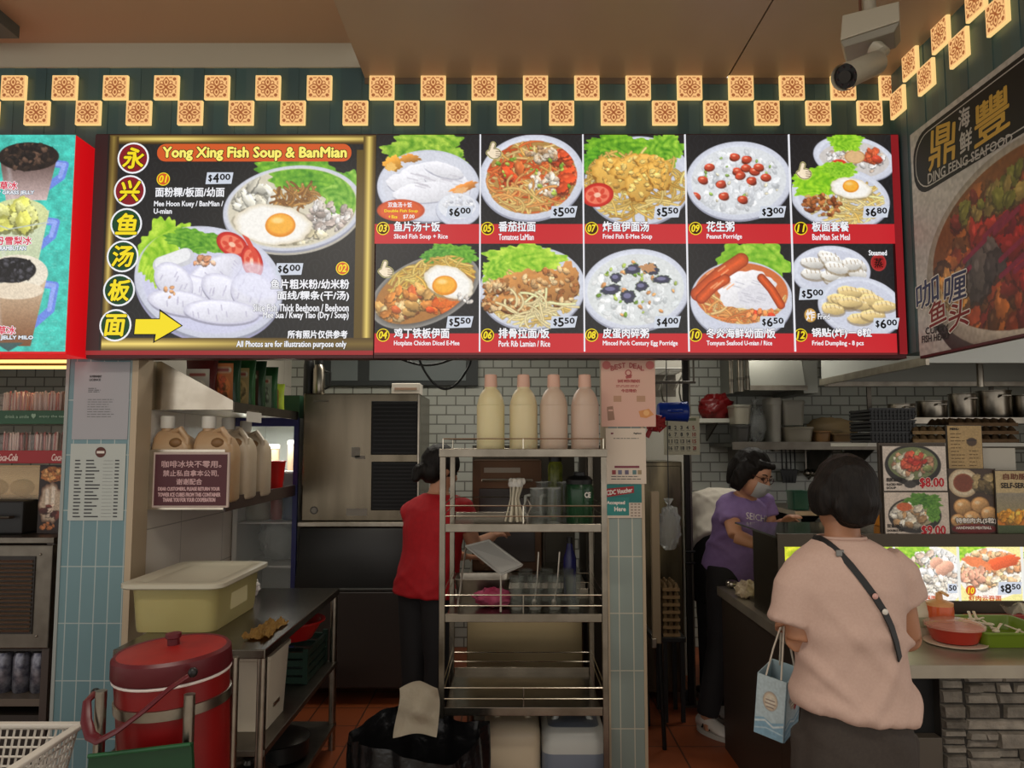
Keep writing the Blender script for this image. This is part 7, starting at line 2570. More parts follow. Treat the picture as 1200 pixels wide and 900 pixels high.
# utensil rail
yu = 6.14
zu_ = W(940, 528, yu).z
t = root('utensil_rail', 'steel rail on the back wall for hanging utensils', 'rail', (W(940, 528, yu).x, yu, zu_))
MB().cyl((W(908, 528, yu).x, yu, zu_), (W(985, 528, yu).x, yu, zu_), .007).build('bar', STEEL(), t, True)
for px in (908, 985):
    MB().cyl((W(px, 528, yu).x, yu, zu_), (W(px, 528, yu).x, 6.2, zu_), .008).build('bracket', STEELD(), t, True)
for i, px in enumerate((916, 921, 926, 931, 944, 951, 957)):
    q = W(px, 530, yu - .02)
    lab = '%s hanging kitchen utensil from the left on the back wall rail' % ORD[i]
    t = root('spatula' if i < 4 else 'ladle', lab, 'utensil', (q.x, yu - .02, zu_), 'utensils on the back wall rail')
    m_ = BLACKP() if i < 4 else STEEL()
    MB().tube([(q.x, yu - .02, zu_ + .012), (q.x, yu - .025, zu_ - .15)], .006, 8).build('handle', m_, t, True)
    if i < 4:
        MB().box((q.x - .02, yu - .03, zu_ - .26), (q.x + .02, yu - .024, zu_ - .15), .004, rot=RY(.12 * (i - 1.5)), pivot=(q.x, yu - .025, zu_ - .15)).build('blade', m_, t)
    else:
        MB().sphere((q.x, yu - .035, zu_ - .18), (.032, .03, .032), 12).build('bowl', m_, t, True)
# white trays and green box near the purple shirt
q = W(898, 590, 4.6)
t = root('prep_table', 'steel preparation table behind the display case', 'table', (2.0, 4.5, 0))
zpt = W(920, 596, 4.5).z
MB().box((1.62, 4.35, zpt - .03), (2.38, 4.95, zpt), .003).build('table_top', STEEL(), t)
for (x, y) in ((1.65, 4.38), (2.35, 4.38), (1.65, 4.92), (2.35, 4.92)):
    MB().cyl((x, y, 0), (x, y, zpt - .031), .018).build('leg', STEELD(), t, True)
t = root('green_box', 'small dark green box beside the purple shirt', 'box', (1.68, 4.42, zpt))
x0, x1 = 1.63, 1.72
mb = MB(); rings = []
for s_, zz in ((.9, 0), (1, .10), (1.06, .102), (1.06, .108), (.94, .106), (.85, .01)):
    rings.append(mb.rrect(1.68, 4.45, zpt + zz + .001, .05 * s_, .06 * s_, .012, 3))
mb.rings(rings); mb.build('body', mat('green_box', (22, 72, 50), .4), t, True)
t = root('steel_food_pan', 'shallow steel food pan on the preparation table', 'pan', (1.95, 4.55, zpt))
mb = MB(); rings = []
for s_, zz in ((.9, 0), (1, .07), (1.06, .071), (1.06, .075), (.95, .073), (.86, .008)):
    rings.append(mb.rrect(1.98, 4.6, zpt + zz + .001, .19 * s_, .13 * s_, .03, 4))
mb.rings(rings); mb.build('body', STEEL(), t, True)
MB().box((1.83, 4.48, zpt + .012), (2.13, 4.72, zpt + .05), .015).build('food', mat('pale_food', (190, 170, 130), .6, noise=(30, (140, 110, 70), 1.5), bump=.6), t)
q0, q1 = W(1013, 585, 3.9), W(1030, 620, 3.9)
t = root('orange_drum', 'orange container glimpsed between the customer and the posters', 'container', (q0.x + .05, 3.75, DZT - .012))
MB().lathe([(.055, 0), (.06, .01), (.06, .12), (.05, .14)], (q0.x + .05, 3.78, DZT - .011), 22).build('body', mat('orange_drum', (206, 130, 40), .3), t, True)
MB().lathe([(.053, 0), (.053, .02), (0, .022)], (q0.x + .05, 3.78, DZT + .128), 22, True, False).build('lid', mat('drum_lid', (110, 112, 100), .4), t, True)

# ------------------------------------------------------------------- doorway between the column and the counter
t = root('wire_wall_rack', 'white wire rack high behind the pink poster', 'rack', (W(790, 440, 5.2).x, 5.2, W(790, 445, 5.2).z))
mb = MB()
za = W(790, 432, 5.0).z
zc_ = W(790, 452, 5.0).z
for k in range(5):
    y = 5.0 + .09 * k
    mb.tube([(W(764, 432, 5.0).x, y, za), (W(806, 432, 5.0).x, y, za)], .008, 6)
for px in (766, 785, 804):
    xx = W(px, 432, 5.0).x
    mb.tube([(xx, 5.0, za), (xx, 5.38, za), (xx, 5.38, zc_), (xx, 5.0, za)], .007, 6)
mb.build('wires', mat('white_wire', (206, 204, 194), .4), t, True)
MB().box((W(764, 432, 5.0).x, 5.375, zc_ - .05), (W(806, 432, 5.0).x, 5.385, za + .03)).build('back_strip', STEELD(), t)
xw0, xw1 = W(757, 540, 5.5).x, W(803, 540, 5.5).x
t = struct(MB().box((W(757, 540, 5.46).x, 5.46, 0), (xw1, 5.54, 2.80)).build('wall_divider', mat('divider_white', (176, 172, 160), .45)))
t = root('steel_fridge', 'tall steel fridge beside the doorway behind the column', 'fridge', (1.12, 5.1, 0))
MB().box((W(748, 640, 4.9).x, 4.9, .06), (W(801, 640, 4.9).x, 5.44, W(780, 541, 4.9).z), .008).build('body', mat('fridge_steel', (136, 124, 98), .3, 1.0, noise=(2.5, (70, 64, 54), 1.4), stretch=(3, 1, .6)), t)
MB().box((W(751, 640, 4.9).x, 4.886, .1), (W(799, 640, 4.9).x, 4.898, W(780, 546, 4.9).z), .004).build('door', mat('fridge_steel'), t)
MB().box((W(770, 640, 4.86).x, 4.855, .9), (W(773, 640, 4.86).x, 4.885, 1.2), .003).build('handle', STEELD(), t)
for (x, y) in ((W(752, 640, 4.9).x, 4.93), (W(802, 640, 4.9).x, 4.93), (W(752, 640, 4.9).x, 5.4), (W(802, 640, 4.9).x, 5.4)):
    MB().cyl((x, y, 0), (x, y, .065), .02).build('foot', BLACKP(), t, True)
q = W(807.5, 640, 4.85)
t = root('black_steel_post', 'thin dark steel post by the doorway behind the calendar', 'post', (q.x, 4.85, 0))
MB().box((q.x - .022, 4.83, .012), (q.x + .022, 4.87, 2.80), .003).build('shaft', mat('post_dark', (40, 36, 33), .4, .6), t)
MB().box((q.x + .010, 4.824, .012), (q.x + .020, 4.829, 2.7)).build('shine_strip', STEELD(), t)
MB().box((q.x - .05, 4.80, 0), (q.x + .05, 4.90, .012)).build('base_plate', STEELD(), t)
for z in (.88, .95):
    MB().tube([(q.x - .03, 4.82, z), (q.x + .03, 4.82, z)], .008, 8).build('tie', BLACKP(), t, True)


def calendar(ik):
    r = random.Random(3)
    for i in range(4):
        for j in range(5):
            u, v = 783.5 + j * 7, 499 + i * 8
            ik.text(str(1 + i * 5 + j), u, v, u + (2.4 if 1 + i * 5 + j < 10 else 4), v + 4.2, ink('cal_red', (150, 60, 50)) if j == 4 else DKINK, .2)
            ik.rect(u, v + 5.0, u + 4.6, v + 5.6, ink('cal_grey', (130, 126, 110)), 1)
    ik.rect(800, 490, 816, 493, ink('cal_olive', (120, 124, 90)), 1)


c = sheet_on('wall_calendar', 'paper calendar with a grid of dates hanging on the dark post', 'calendar', 778, 488, 820, 533, 4.80, mat('calendar_paper', (198, 192, 164), .6), calendar, .006)
MB().box((q.x - .01, 4.806, W(800, 494, 4.8).z), (q.x + .01, 4.83, W(800, 490, 4.8).z)).build('hook', STEELD(), c)
# blue jug hanging on a rail
yj = 4.4
jz0, jz1 = W(790, 494, yj).z, W(790, 471, yj).z
jx0, jx1 = W(771, 482, yj).x, W(808, 482, yj).x
t = root('blue_jug', 'blue plastic jug hanging on its side from a hook', 'jug', ((jx0 + jx1) / 2, yj, jz1))
MB().lathe([(.045, 0), (.052, .01), (.058, .165), (.062, .17), (.058, .172), (.05, .02), (0, .018)], (jx0, yj, (jz0 + jz1) / 2), 26, True, False, rot=RY(math.pi / 2)).build('body', mat('jug_blue', (20, 50, 140), .3), t, True)
MB().tube([(jx0 + .05, yj - .056, (jz0 + jz1) / 2), (jx0 + .06, yj - .09, (jz0 + jz1) / 2), (jx0 + .12, yj - .09, (jz0 + jz1) / 2), (jx0 + .13, yj - .058, (jz0 + jz1) / 2)], .009, 8).build('handle', mat('jug_blue'), t, True)
t = root('hook_rail', 'steel rail with hooks above the blue jug', 'rail', ((jx0 + jx1) / 2, yj, W(790, 448, yj).z))
zr_ = W(790, 448, yj).z
MB().cyl((W(762, 448, yj).x, yj, zr_), (W(815, 448, yj).x, yj, zr_), .008).build('bar', STEELD(), t, True)
for px in (776, 797):
    xx = W(px, 460, yj).x
    MB().tube([(xx, yj, zr_), (xx - .005, yj, zr_ - .06), (xx, yj - .02, jz1 + .005), (xx + .01, yj - .03, jz1 + .0)], .005, 6).build('hook', STEEL(), t, True)
for px in (764, 813):
    xx = W(px, 448, yj).x
    MB().cyl((xx, yj, zr_), (xx, yj, 2.80), .006).build('hanger', STEELD(), t, True)
q = W(768, 500, 4.3)
t = root('red_ribbon', 'red ribbon bunch hanging below the blue jug beside the poster', 'ribbon', (q.x, 4.3, q.z))
mb = MB()
for k in range(6):
    a = k * 1.05
    mb.tube([(q.x, 4.3, q.z + .02), (q.x + .05 * math.cos(a), 4.29, q.z + .02 + .05 * math.sin(a)), (q.x + .06 * math.cos(a + .5), 4.28, q.z + .02 + .045 * math.sin(a + .5)), (q.x, 4.3, q.z + .02)], [(.006, .014)] * 4, 8)
mb.tube([(q.x - .02, 4.3, q.z), (q.x - .05, 4.3, q.z - .06)], [(.004, .014)] * 2, 8)
mb.build('loops', mat('ribbon_red', (150, 22, 24), .45), t, True)
MB().cyl((q.x, 4.3, q.z + .02), (q.x, 4.392, zr_), .003).build('string', BLACKP(), t)
# upright and small cart near the column
q = W(769, 700, 4.15)
t = root('folding_cart', 'folding steel cart seen edge on beside the right column', 'cart', (q.x, 4.2, 0))
za_, zb2 = W(769, 576, 4.15).z, W(769, 754, 4.15).z
MB().box((q.x - .023, 4.14, zb2), (q.x + .023, 4.17, za_), .004).build('upright_panel', mat('cart_cream', (150, 132, 106), .4, .3), t)
MB().tube([(q.x + .015, 4.16, zb2 + .02), (q.x + .035, 4.16, .0)], .012, 8).build('leg', BLACKP(), t, True)
MB().tube([(q.x - .01, 4.5, zb2 + .02), (q.x + .01, 4.5, .0)], .012, 8).build('leg', BLACKP(), t, True)
MB().box((q.x - .02, 4.17, zb2), (q.x + .0, 4.52, zb2 + .03)).build('frame_bar', BLACKP(), t)
MB().box((q.x - .03, 4.13, zb2 - .02), (q.x - .005, 4.16, zb2 + .03), .003).build('latch', STEEL(), t)
blob_bag('hanging_bag', 'clear plastic bag hanging by the folding cart', 'bag', (W(784, 620, 4.56).x, 4.56, W(784, 620, 4.56).z), (.065, .06, .13), BAGCLEAR(), 17, 'bag', .22)
bag_ = bpy.data.objects['hanging_bag']
MB().cyl((W(784, 620, 4.56).x, 4.56, W(784, 620, 4.56).z + .12), (W(784, 620, 4.56).x, 4.56, 2.80), .003).build('string', BLACKP(), bag_)
ex0, ex1 = W(777, 720, 4.55).x, W(797, 720, 4.55).x
zeb = W(787, 744, 4.6).z
t = root('egg_stool', 'dark stool under the stack of egg trays', 'stool', ((ex0 + ex1) / 2, 4.67, 0))
MB().box((ex0 - .01, 4.54, zeb - .03), (ex1 + .03, 4.80, zeb - .001), .004).build('seat', BLACKP(), t)
for (x, y) in ((ex0 + .01, 4.56), (ex1 + .01, 4.56), (ex0 + .01, 4.78), (ex1 + .01, 4.78)):
    MB().box((x - .012, y - .012, 0), (x + .012, y + .012, zeb - .03)).build('leg', BLACKP(), t)
for i in range(7):
    egg_tray('egg_tray', '%s egg tray from the bottom in the stack on the dark stool' % ORD[i], ex0, ex1, 4.55, zeb + i * .044, 3, 'egg trays on the stool', PULP)

# ------------------------------------------------------------------- surveillance camera
yc = 2.72
q = W(1019, 10, yc)
t = root('security_camera', 'pale bullet security camera hanging from the soffit by a pole', 'camera', (q.x, yc, ZH))
CW = mat('camera_cream', (186, 178, 158), .4)
MB().cyl((q.x, yc, ZH), (q.x, yc, W(1019, 24, yc).z), .024).build('ceiling_pole', CW, t, True)
MB().cyl((q.x, yc, ZH - .012), (q.x, yc, ZH), .05).build('ceiling_plate', CW, t, True)
MB().tube([(q.x - .034, yc, ZH), (q.x - .036, yc, W(1019, 24, yc).z)], .005, 6).build('cable', mat('camera_cable', (110, 70, 50), .5), t, True)
zt_, zm_ = W(1019, 21, yc).z, W(1019, 44, yc).z
rot = RZ(-.5)
MB().hexa([Vector((q.x, yc, 0)) + rot @ Vector(v) for v in ((-.10, -.075, zm_ - .02), (.10, -.075, zm_ + .0), (.10, .085, zm_ + .0), (-.10, .085, zm_ - .02), (-.09, -.07, zt_), (.10, -.07, zt_), (.10, .08, zt_), (-.09, .08, zt_))], .004).build('junction_box', CW, t)
MB().hexa([Vector((q.x, yc, 0)) + rot @ Vector(v) for v in ((-.09, -.06, zm_ - .045), (.08, -.06, zm_ - .03), (.08, .07, zm_ - .03), (-.09, .07, zm_ - .045), (-.1, -.07, zm_ - .021), (.1, -.07, zm_ - .001), (.1, .08, zm_ - .001), (-.1, .08, zm_ - .021))], .003).build('box_base', mat('camera_grey', (140, 134, 118), .4), t)
p1, p0 = W(990, 90, 2.52), W(1026, 74, 2.66)
ax = (p0 - p1).normalized()
MB().tube([p1 + ax * .03, p1 + ax * .05, p0, p0 + ax * .02], [.041, .043, .043, .034], 26).build('barrel', CW, t, True)
MB().tube([p1 - ax * .008, p1 + ax * .032], [.046, .046], 26, cap=False).build('sun_hood', CW, t, True)
MB().tube([p1 + ax * .012, p1 + ax * .03], [.042, .042], 26).build('face_plate', mat('camera_face', (26, 25, 25), .3), t, True)
MB().tube([p1 + ax * .0, p1 + ax * .014], [.021, .021], 22).build('lens', mat('camera_lens', (10, 10, 12), .08, coat=1.0), t, True)
mb = MB()
sd = ax.cross(Vector((0, 0, 1))).normalized(); upv = sd.cross(ax).normalized()
for k in range(8):
    a = k * math.pi / 4
    mb.sphere(p1 + ax * .011 + sd * (.032 * math.cos(a)) + upv * (.032 * math.sin(a)), .004, 6)
mb.build('led_ring', mat('led_dark', (60, 40, 44), .3), t, True)
MB().tube([p0 + ax * .005 + Vector((0, 0, .02)), p0 + ax * .04 + Vector((.02, .01, .04)), Vector((p0.x + .02, p0.y + .05, zm_ - .04))], [.02, .022, .03], 14).build('swivel_arm', CW, t, True)
# =================================================================== people
def evaluated(o):
    dg = bpy.context.evaluated_depsgraph_get()
    me = bpy.data.meshes.new_from_object(o.evaluated_get(dg))
    return me


def organic(name, mb, m, parent=None, voxel=.008, smooth=6, label=None, warp=None):
    """fuses overlapping closed shapes into one continuous skin"""
    bmesh.ops.recalc_face_normals(mb.bm, faces=mb.bm.faces[:])
    me = bpy.data.meshes.new(name)
    mb.bm.to_mesh(me); mb.bm.free()
    o = bpy.data.objects.new(name, me)
    COL.objects.link(o)
    r = o.modifiers.new('r', 'REMESH'); r.mode = 'VOXEL'; r.voxel_size = voxel
    s = o.modifiers.new('s', 'SMOOTH'); s.iterations = smooth; s.factor = .5
    me2 = evaluated(o)
    bpy.data.objects.remove(o)
    n = len(me2.vertices)
    co = np.zeros(n * 3); me2.vertices.foreach_get('co', co); co = co.reshape(-1, 3)
    if warp is not None:
        no = np.zeros(n * 3); me2.vertices.foreach_get('normal', no); no = no.reshape(-1, 3)
        co = co + no * warp(co)[:, None]
    if parent is not None:
        co = co - np.array(wloc(parent))
    me2.vertices.foreach_set('co', co.reshape(-1))
    me2.update()
    return link_mesh(name, me2, m, parent, True, label, 180)


def folds(amp, dirs, seed):
    rr = np.random.default_rng(seed)
    ph = rr.random(len(dirs) * 2) * 6.28

    def f(co):
        n = np.zeros(len(co))
        wob = np.sin(co @ np.array([9, 7, 11.]) + ph[0]) * .8
        for i, (d, fr) in enumerate(dirs):
            d = np.array(d, float); d /= np.linalg.norm(d)
            s_ = co @ d
            n += np.maximum(0, np.sin(s_ * fr + wob * 2 + ph[i])) ** 2 * (.6 + .4 * np.sin(co @ np.array([5, 3, -6.]) + ph[-1 - i]))
        return amp * n
    return f


def bodyring(c, right, frontv, hw, hd, n=24, e=.85):
    c = Vector(c)
    out = []
    for k in range(n):
        a = 2 * math.pi * k / n
        x = math.copysign(abs(math.cos(a)) ** e, math.cos(a))
        y = math.copysign(abs(math.sin(a)) ** e, math.sin(a))
        out.append(c + right * (hw * x) + frontv * (hd * y))
    return out


SKIN = mat('skin', (166, 118, 88), .5, sss=.12, noise=(8, (156, 108, 80), 1.0))
SKIN2 = mat('skin_warm', (178, 128, 98), .5, sss=.1)
HAIR = mat('black_hair', (20, 17, 16), .55, noise=(90, (30, 25, 22), 1.4), stretch=(1, 1, .15), bump=.4, bscale=120, spec=.2)


def add_hand(mb, wrist, d, palm_n, s=1.0, curl=.6, thumb_side=1):
    """palm with five separate bent fingers of unequal length"""
    d = d.normalized(); n = (palm_n - d * palm_n.dot(d)).normalized(); side = d.cross(n).normalized()
    w = Vector(wrist)
    mb.tube([w - d * .02, w + d * .02 * s, w + d * .055 * s, w + d * .09 * s], [(.026 * s, .018 * s), (.032 * s, .017 * s), (.042 * s, .016 * s), (.040 * s, .013 * s)], 14, up=n)
    ln = [.072, .080, .076, .060]
    for i in range(4):
        o = (i - 1.5) * .0195 * s
        p = w + d * (.085 - abs(i - 1.3) * .004) * s + side * o * thumb_side
        a = 0.0
        pts = [p - d * .02 * s, p]
        dirv = d.copy()
        for j, f in enumerate((.45, .32, .23)):
            a += curl * (.7 if j == 0 else .9)
            dirv = (d * math.cos(a) + n * math.sin(a) + side * o * .8)
            dirv.normalize()
            pts.append(pts[-1] + dirv * (ln[i] * f * s))
        mb.tube(pts, [.0088 * s, .0092 * s, .0086 * s, .0078 * s, .0062 * s], 8)
    b = w + d * .03 * s - side * .034 * s * thumb_side
    mb.tube([w + d * .012 * s - side * .015 * s * thumb_side, b, b + (d * .7 - side * .55 * thumb_side + n * .35).normalized() * .03 * s, b + (d * .95 - side * .35 * thumb_side + n * .75).normalized() * .058 * s], [.014 * s, .0125 * s, .010 * s, .007 * s], 8)


def add_head(mb, c, fwd, up, s=1.0):
    """skull, jaw, nose, ears; c = centre of the head, s = 1 gives 0.23 m"""
    fwd = fwd.normalized(); up = (up - fwd * up.dot(fwd)).normalized(); rt = fwd.cross(up).normalized()
    M = Matrix((rt, fwd, up)).transposed()
    P = lambda x, y, z: Vector(c) + M @ (Vector((x, y, z)) * s)
    mb.sphere(P(0, -.012, .025), (.076 * s, .094 * s, .090 * s), 24, M)
    mb.sphere(P(0, .018, -.045), (.060 * s, .068 * s, .072 * s), 20, M)
    mb.sphere(P(0, .045, -.092), (.028 * s, .024 * s, .022 * s), 12, M)
    mb.tube([P(0, .078, .012), P(0, .098, -.022), P(0, .092, -.036)], [.010 * s, .014 * s, .012 * s], 10)
    for k in (-1, 1):
        mb.sphere(P(k * .012, .088, -.034), (.010 * s, .010 * s, .008 * s), 8, M)
        mb.sphere(P(k * .077, -.008, -.012), (.010 * s, .022 * s, .032 * s), 12, M)
        mb.sphere(P(k * .03, .074, .02), (.02 * s, .012 * s, .008 * s), 8, M)
    mb.sphere(P(0, .080, -.062), (.024 * s, .012 * s, .010 * s), 10, M)
    return P, M


def face_parts(P, M, s, parent, lipc=(150, 84, 76)):
    for k in (-1, 1):
        MB().sphere(P(k * .031, .0735, .002), (.0125 * s, .009 * s, .0085 * s), 12, M).build('eye', mat('eye_dark', (40, 30, 26), .2), parent, True)
        MB().tube([P(k * .016, .083, .024), P(k * .032, .082, .029), P(k * .048, .072, .024)], .0032 * s, 6).build('eyebrow', mat('brow', (30, 24, 20), .6), parent, True)
    MB().sphere(P(0, .088, -.062), (.021 * s, .006 * s, .0065 * s), 12, M).build('lips', mat('lips', lipc, .4), parent, True)


def leg(mb, hip, knee, ankle, r=(.085, .06, .05, .042)):
    h, k, a = Vector(hip), Vector(knee), Vector(ankle)
    mb.tube([h, h.lerp(k, .5), k, k.lerp(a, .35), a], [r[0], (r[0] + r[1]) / 2, r[1], r[1] * .98, r[3]], 16)


def shoe(t, ankle, toe_dir, m, sole, name='shoe', s=1.0):
    a = Vector(ankle); d = Vector(toe_dir); d.z = 0; d.normalize(); side = Vector((-d.y, d.x, 0))
    mb = MB(); rings = []
    for f, hw, hh in ((-.075, .022, .03), (-.065, .034, .062), (-.01, .038, .085), (.05, .042, .062), (.11, .046, .045), (.15, .04, .034), (.172, .022, .02)):
        c = a + d * f * s; z0 = .022
        ring = []
        for k in range(16):
            q = 2 * math.pi * k / 16
            ring.append(Vector((c.x, c.y, z0 + hh * .5)) + side * (hw * s * math.cos(q)) + Vector((0, 0, hh * .55 * math.sin(q))))
        rings.append(ring)
    mb.rings(rings)
    sh = mb.build(name, m, t, True, angle=60)
    mb = MB()
    P = []
    for k in range(24):
        q = 2 * math.pi * k / 24
        f = .05 + .128 * math.cos(q); w = .048 * math.sin(q) * (1 - .15 * math.cos(q))
        P.append(Vector((a.x, a.y, .001)) + d * f * s + side * w * s)
    mb.prism(P, (0, 0, .026)); mb.build('sole', sole, sh)
    return sh


# ------------------------------------------------------------------- the customer, seen from behind
YC = 2.36
P_ = lambda px, py, dy=0.0: W(px, py, YC + dy)
cust = root('person', 'person in a pale pink tee with crossbody strap and blue paper bag, back turned', 'person', (P_(1000, 850).x, YC, 0))
SH = mat('pale_pink_tee', (192, 163, 149), .75, noise=(140, (185, 155, 141), 1.0))
rt = Vector((1, -.10, 0)).normalized(); fw = Vector((.10, 1, 0)).normalized()
up = Vector((0, 0, 1))
px_m = YC / F
hip_c = P_(1003, 868); hip_c.y = YC + .02
mb = MB()
# head and neck
hc = P_(987, 584, .03)
add_head(mb, hc, Vector((-.22, 1, -.12)), up, 1.02)
HP = lambda x, y, z: None
neck_b = P_(988, 648, .0)
mb.tube([neck_b - Vector((0, 0, .05)), neck_b, P_(987, 622, .02), P_(987, 600, .03)], [.07, .058, .052, .05], 18)
trings = [(P_(988, 634), .055, .048), (P_(989, 644), .10, .06), (P_(990, 662), .145, .08), (P_(993, 690), .160, .10), (P_(997, 730), .145, .105), (P_(999, 765), .135, .10), (P_(1001, 800), .150, .105), (P_(1002, 850), .150, .115), (P_(1003, 890), .152, .115), (P_(1003, 915), .11, .09)]
mb.rings([bodyring(c, rt, fw, a, b) for c, a, b in trings])
# arms
shL, elL, wrL = P_(938, 676), P_(936, 750, -.01), P_(934, 730, .205)
shR, elR, wrR = P_(1046, 672, .0), P_(1064, 748, .02), P_(1052, 742, .25)
mb.tube([shL, shL.lerp(elL, .5), elL], [.055, .046, .040], 16)
mb.tube([elL, elL.lerp(wrL, .35), wrL], [.041, .040, .026], 16)
mb.tube([shR, shR.lerp(elR, .5), elR], [.055, .046, .040], 16)
mb.tube([elR, elR.lerp(wrR, .35), wrR], [.041, .040, .026], 16)
add_hand(mb, wrL, Vector((-.12, 1, -.02)), Vector((.15, 0, -1)), .95, 1.0, -1)
add_hand(mb, wrR, Vector((-.15, 1, -.05)), Vector((0, 0, -1)), .95, .25, 1)
# legs and feet
for k in (-1, 1):
    hp = hip_c + rt * (.082 * k) - Vector((0, 0, .02))
    kn = Vector((hp.x + .005 * k, YC + .01, .44)); an = Vector((hp.x + .01 * k, YC - .02, .075))
    leg(mb, hp, kn, an, (.095, .058, .05, .04))
    mb.tube([an + Vector((0, -.03, -.03)), an + Vector((0, .05, -.035)), an + Vector((.01 * k, .15, -.045))], [(.034, .03), (.038, .03), (.034, .018)], 12)
organic('body', mb, SKIN, cust, .0062, 5)
hfw = Vector((-.22, 1, -.12)).normalized(); hup = (up - hfw * up.dot(hfw)).normalized(); hrt = hfw.cross(hup)
HM = Matrix((hrt, hfw, hup)).transposed()
HPf = lambda x, y, z: hc + HM @ (Vector((x, y, z)) * 1.02)
face_parts(HPf, HM, 1.02, cust)
# hair: short rounded crop covering the back of the head down to the nape
mb = MB()
mb.sphere(HPf(0, -.022, .036), (.085, .106, .100), 28, HM)
mb.sphere(HPf(0, -.042, -.008), (.080, .084, .068), 24, HM)
mb.sphere(HPf(0, -.046, -.048), (.058, .058, .044), 20, HM)
for k in (-1, 1):
    mb.sphere(HPf(k * .074, .0, .005), (.026, .06, .06), 14, HM)
rr = random.Random(4)
for i in range(26):
    a = rr.uniform(-1.3, 1.3)
    x, y = .072 * math.sin(a), -.045 - .052 * math.cos(a)
    mb.tube([HPf(x * .9, y * .9, .02), HPf(x, y, -.03), HPf(x * .86, y * .88, -.055 - .03 * math.cos(a))], [.018, .016, .006], 8)
organic('hair', mb, HAIR, cust, .0065, 4, 'short black hair', folds(.004, [((1, .4, .2), 180), ((.3, 1, .1), 150)], 2))
# tee
mb = MB()
sh_r = [(P_(986, 631, .012), .076, .062), (P_(987, 637, .008), .102, .072), (P_(988, 645), .132, .084), (P_(989, 655), .158, .096), (P_(990, 668), .170, .108), (P_(991, 686), .170, .12), (P_(994, 715), .160, .125), (P_(997, 750), .152, .125), (P_(999, 785), .160, .13), (P_(1000, 812), .172, .138), (P_(1001, 830), .178, .142)]
rings = []
for i, (c, a, b) in enumerate(sh_r):
    f = max(0, (i - 6) / 4.0)
    tiltv = (rt + Vector((0, 0, -.10 * f))).normalized()
    rings.append(bodyring(c, tiltv, fw, a, b, 32))
mb.rings(rings)
cuL, cuR = P_(929, 730, -.005), P_(1062, 706, .01)
shL2, shR2 = P_(950, 672), P_(1034, 668)
mb.tube([shL2, shL2.lerp(cuL, .45) + Vector((-.012, 0, .018)), cuL], [(.075, .08), (.072, .078), (.062, .072)], 22)
mb.tube([shR2, shR2.lerp(cuR, .45) + Vector((.012, 0, .018)), cuR], [(.075, .08), (.068, .076), (.056, .068)], 22)
fo = folds(.0095, [((.7, .1, .7), 62), ((-.6, .1, .8), 48), ((.2, 0, 1), 40)], 5)
fz = P_(1000, 700).z
def tee_warp(co):
    w_ = fo(co)
    return w_ * np.clip((fz + .03 - co[:, 2]) / .12, .25, 1.0)
tee = organic('tee_shirt', mb, SH, cust, .0085, 4, None, tee_warp)
# hems
mb = MB()
mb.tube(bodyring(sh_r[0][0] + Vector((0, 0, .004)), rt, fw, .068, .056, 32) + [bodyring(sh_r[0][0] + Vector((0, 0, .004)), rt, fw, .068, .056, 32)[0]], .006, 8)
mb.build('collar', mat('tee_hem', (180, 150, 136), .75), tee, True)
# trousers
mb = MB()
mb.rings([bodyring(c, rt, fw, a, b) for c, a, b in ((P_(1001, 800), .135, .112), (P_(1002, 850), .158, .128), (P_(1003, 895), .166, .132), (P_(1003, 925), .155, .125))])
for k in (-1, 1):
    hp = hip_c + rt * (.072 * k) - Vector((0, 0, .01))
    kn = Vector((hp.x + .005 * k, YC + .01, .44)); an = Vector((hp.x + .01 * k, YC - .02, .10))
    mb.tube([hp + Vector((0, 0, .03)), hp - Vector((0, 0, .12)), kn, an], [(.085, .115), (.09, .112), (.083, .09), (.078, .08)], 20)
organic('trousers', mb, mat('charcoal_trousers', (62, 54, 48), .8, noise=(120, (54, 47, 42), 1.0)), cust, .010, 4, None, folds(.005, [((.6, 0, .8), 40), ((-.6, 0, .8), 36)], 9))
for k in (-1, 1):
    an = Vector((hip_c.x + rt.x * .082 * k + .015 * k, YC - .02, .075))
    shoe(cust, an, (0.05 * k, 1, 0), mat('dark_shoe', (40, 38, 36), .5), mat('shoe_sole', (150, 146, 138), .6))
# crossbody strap over the left shoulder, running down the back to the right hip
sp_px = [(962, 633), (971, 638), (983, 648), (996, 662), (1010, 680), (1024, 699), (1036, 716), (1044, 735), (1049, 752), (1053, 772)]
dg = bpy.context.evaluated_depsgraph_get(); dg.update()
loc0 = Vector(wloc(cust))
pts = []
for (a, b) in sp_px:
    d_ = ray(a, b).normalized()
    hit, pos, nor, idx = tee.ray_cast(Vector((0, 0, EYE)) - loc0, d_)
    pts.append((pos + loc0 + nor * .006) if hit else W(a, b, YC - .09))
# smooth and continue over the shoulder and round the front
pts = [pts[0]] + [(pts[i - 1] + pts[i] * 2 + pts[i + 1]) / 4 for i in range(1, len(pts) - 1)] + [pts[-1]]
fr_ = [pts[-1] + Vector((.02, .08, -.03)), Vector((pts[-1].x + .0, YC + .12, pts[-1].z - .04)), Vector((P_(1010, 700).x, YC + .155, P_(1010, 720).z)), Vector((P_(960, 660).x, YC + .11, P_(960, 655).z))]
full = [fr_[-1], Vector((pts[0].x - .004, pts[0].y + .03, pts[0].z - .002))] + pts + fr_
rings = []
for i, p in enumerate(full):
    tdir = (full[min(i + 1, len(full) - 1)] - full[max(0, i - 1)]).normalized()
    outw = Vector((p.x - P_(995, 700).x, p.y - YC, 0)); outw = (outw - tdir * outw.dot(tdir)).normalized()
    sd = tdir.cross(outw).normalized()
    h, w = .0025, .0100
    rings.append([p + sd * w + outw * h, p - sd * w + outw * h, p - sd * w - outw * h, p + sd * w - outw * h])
mb = MB(); mb.rings(rings)
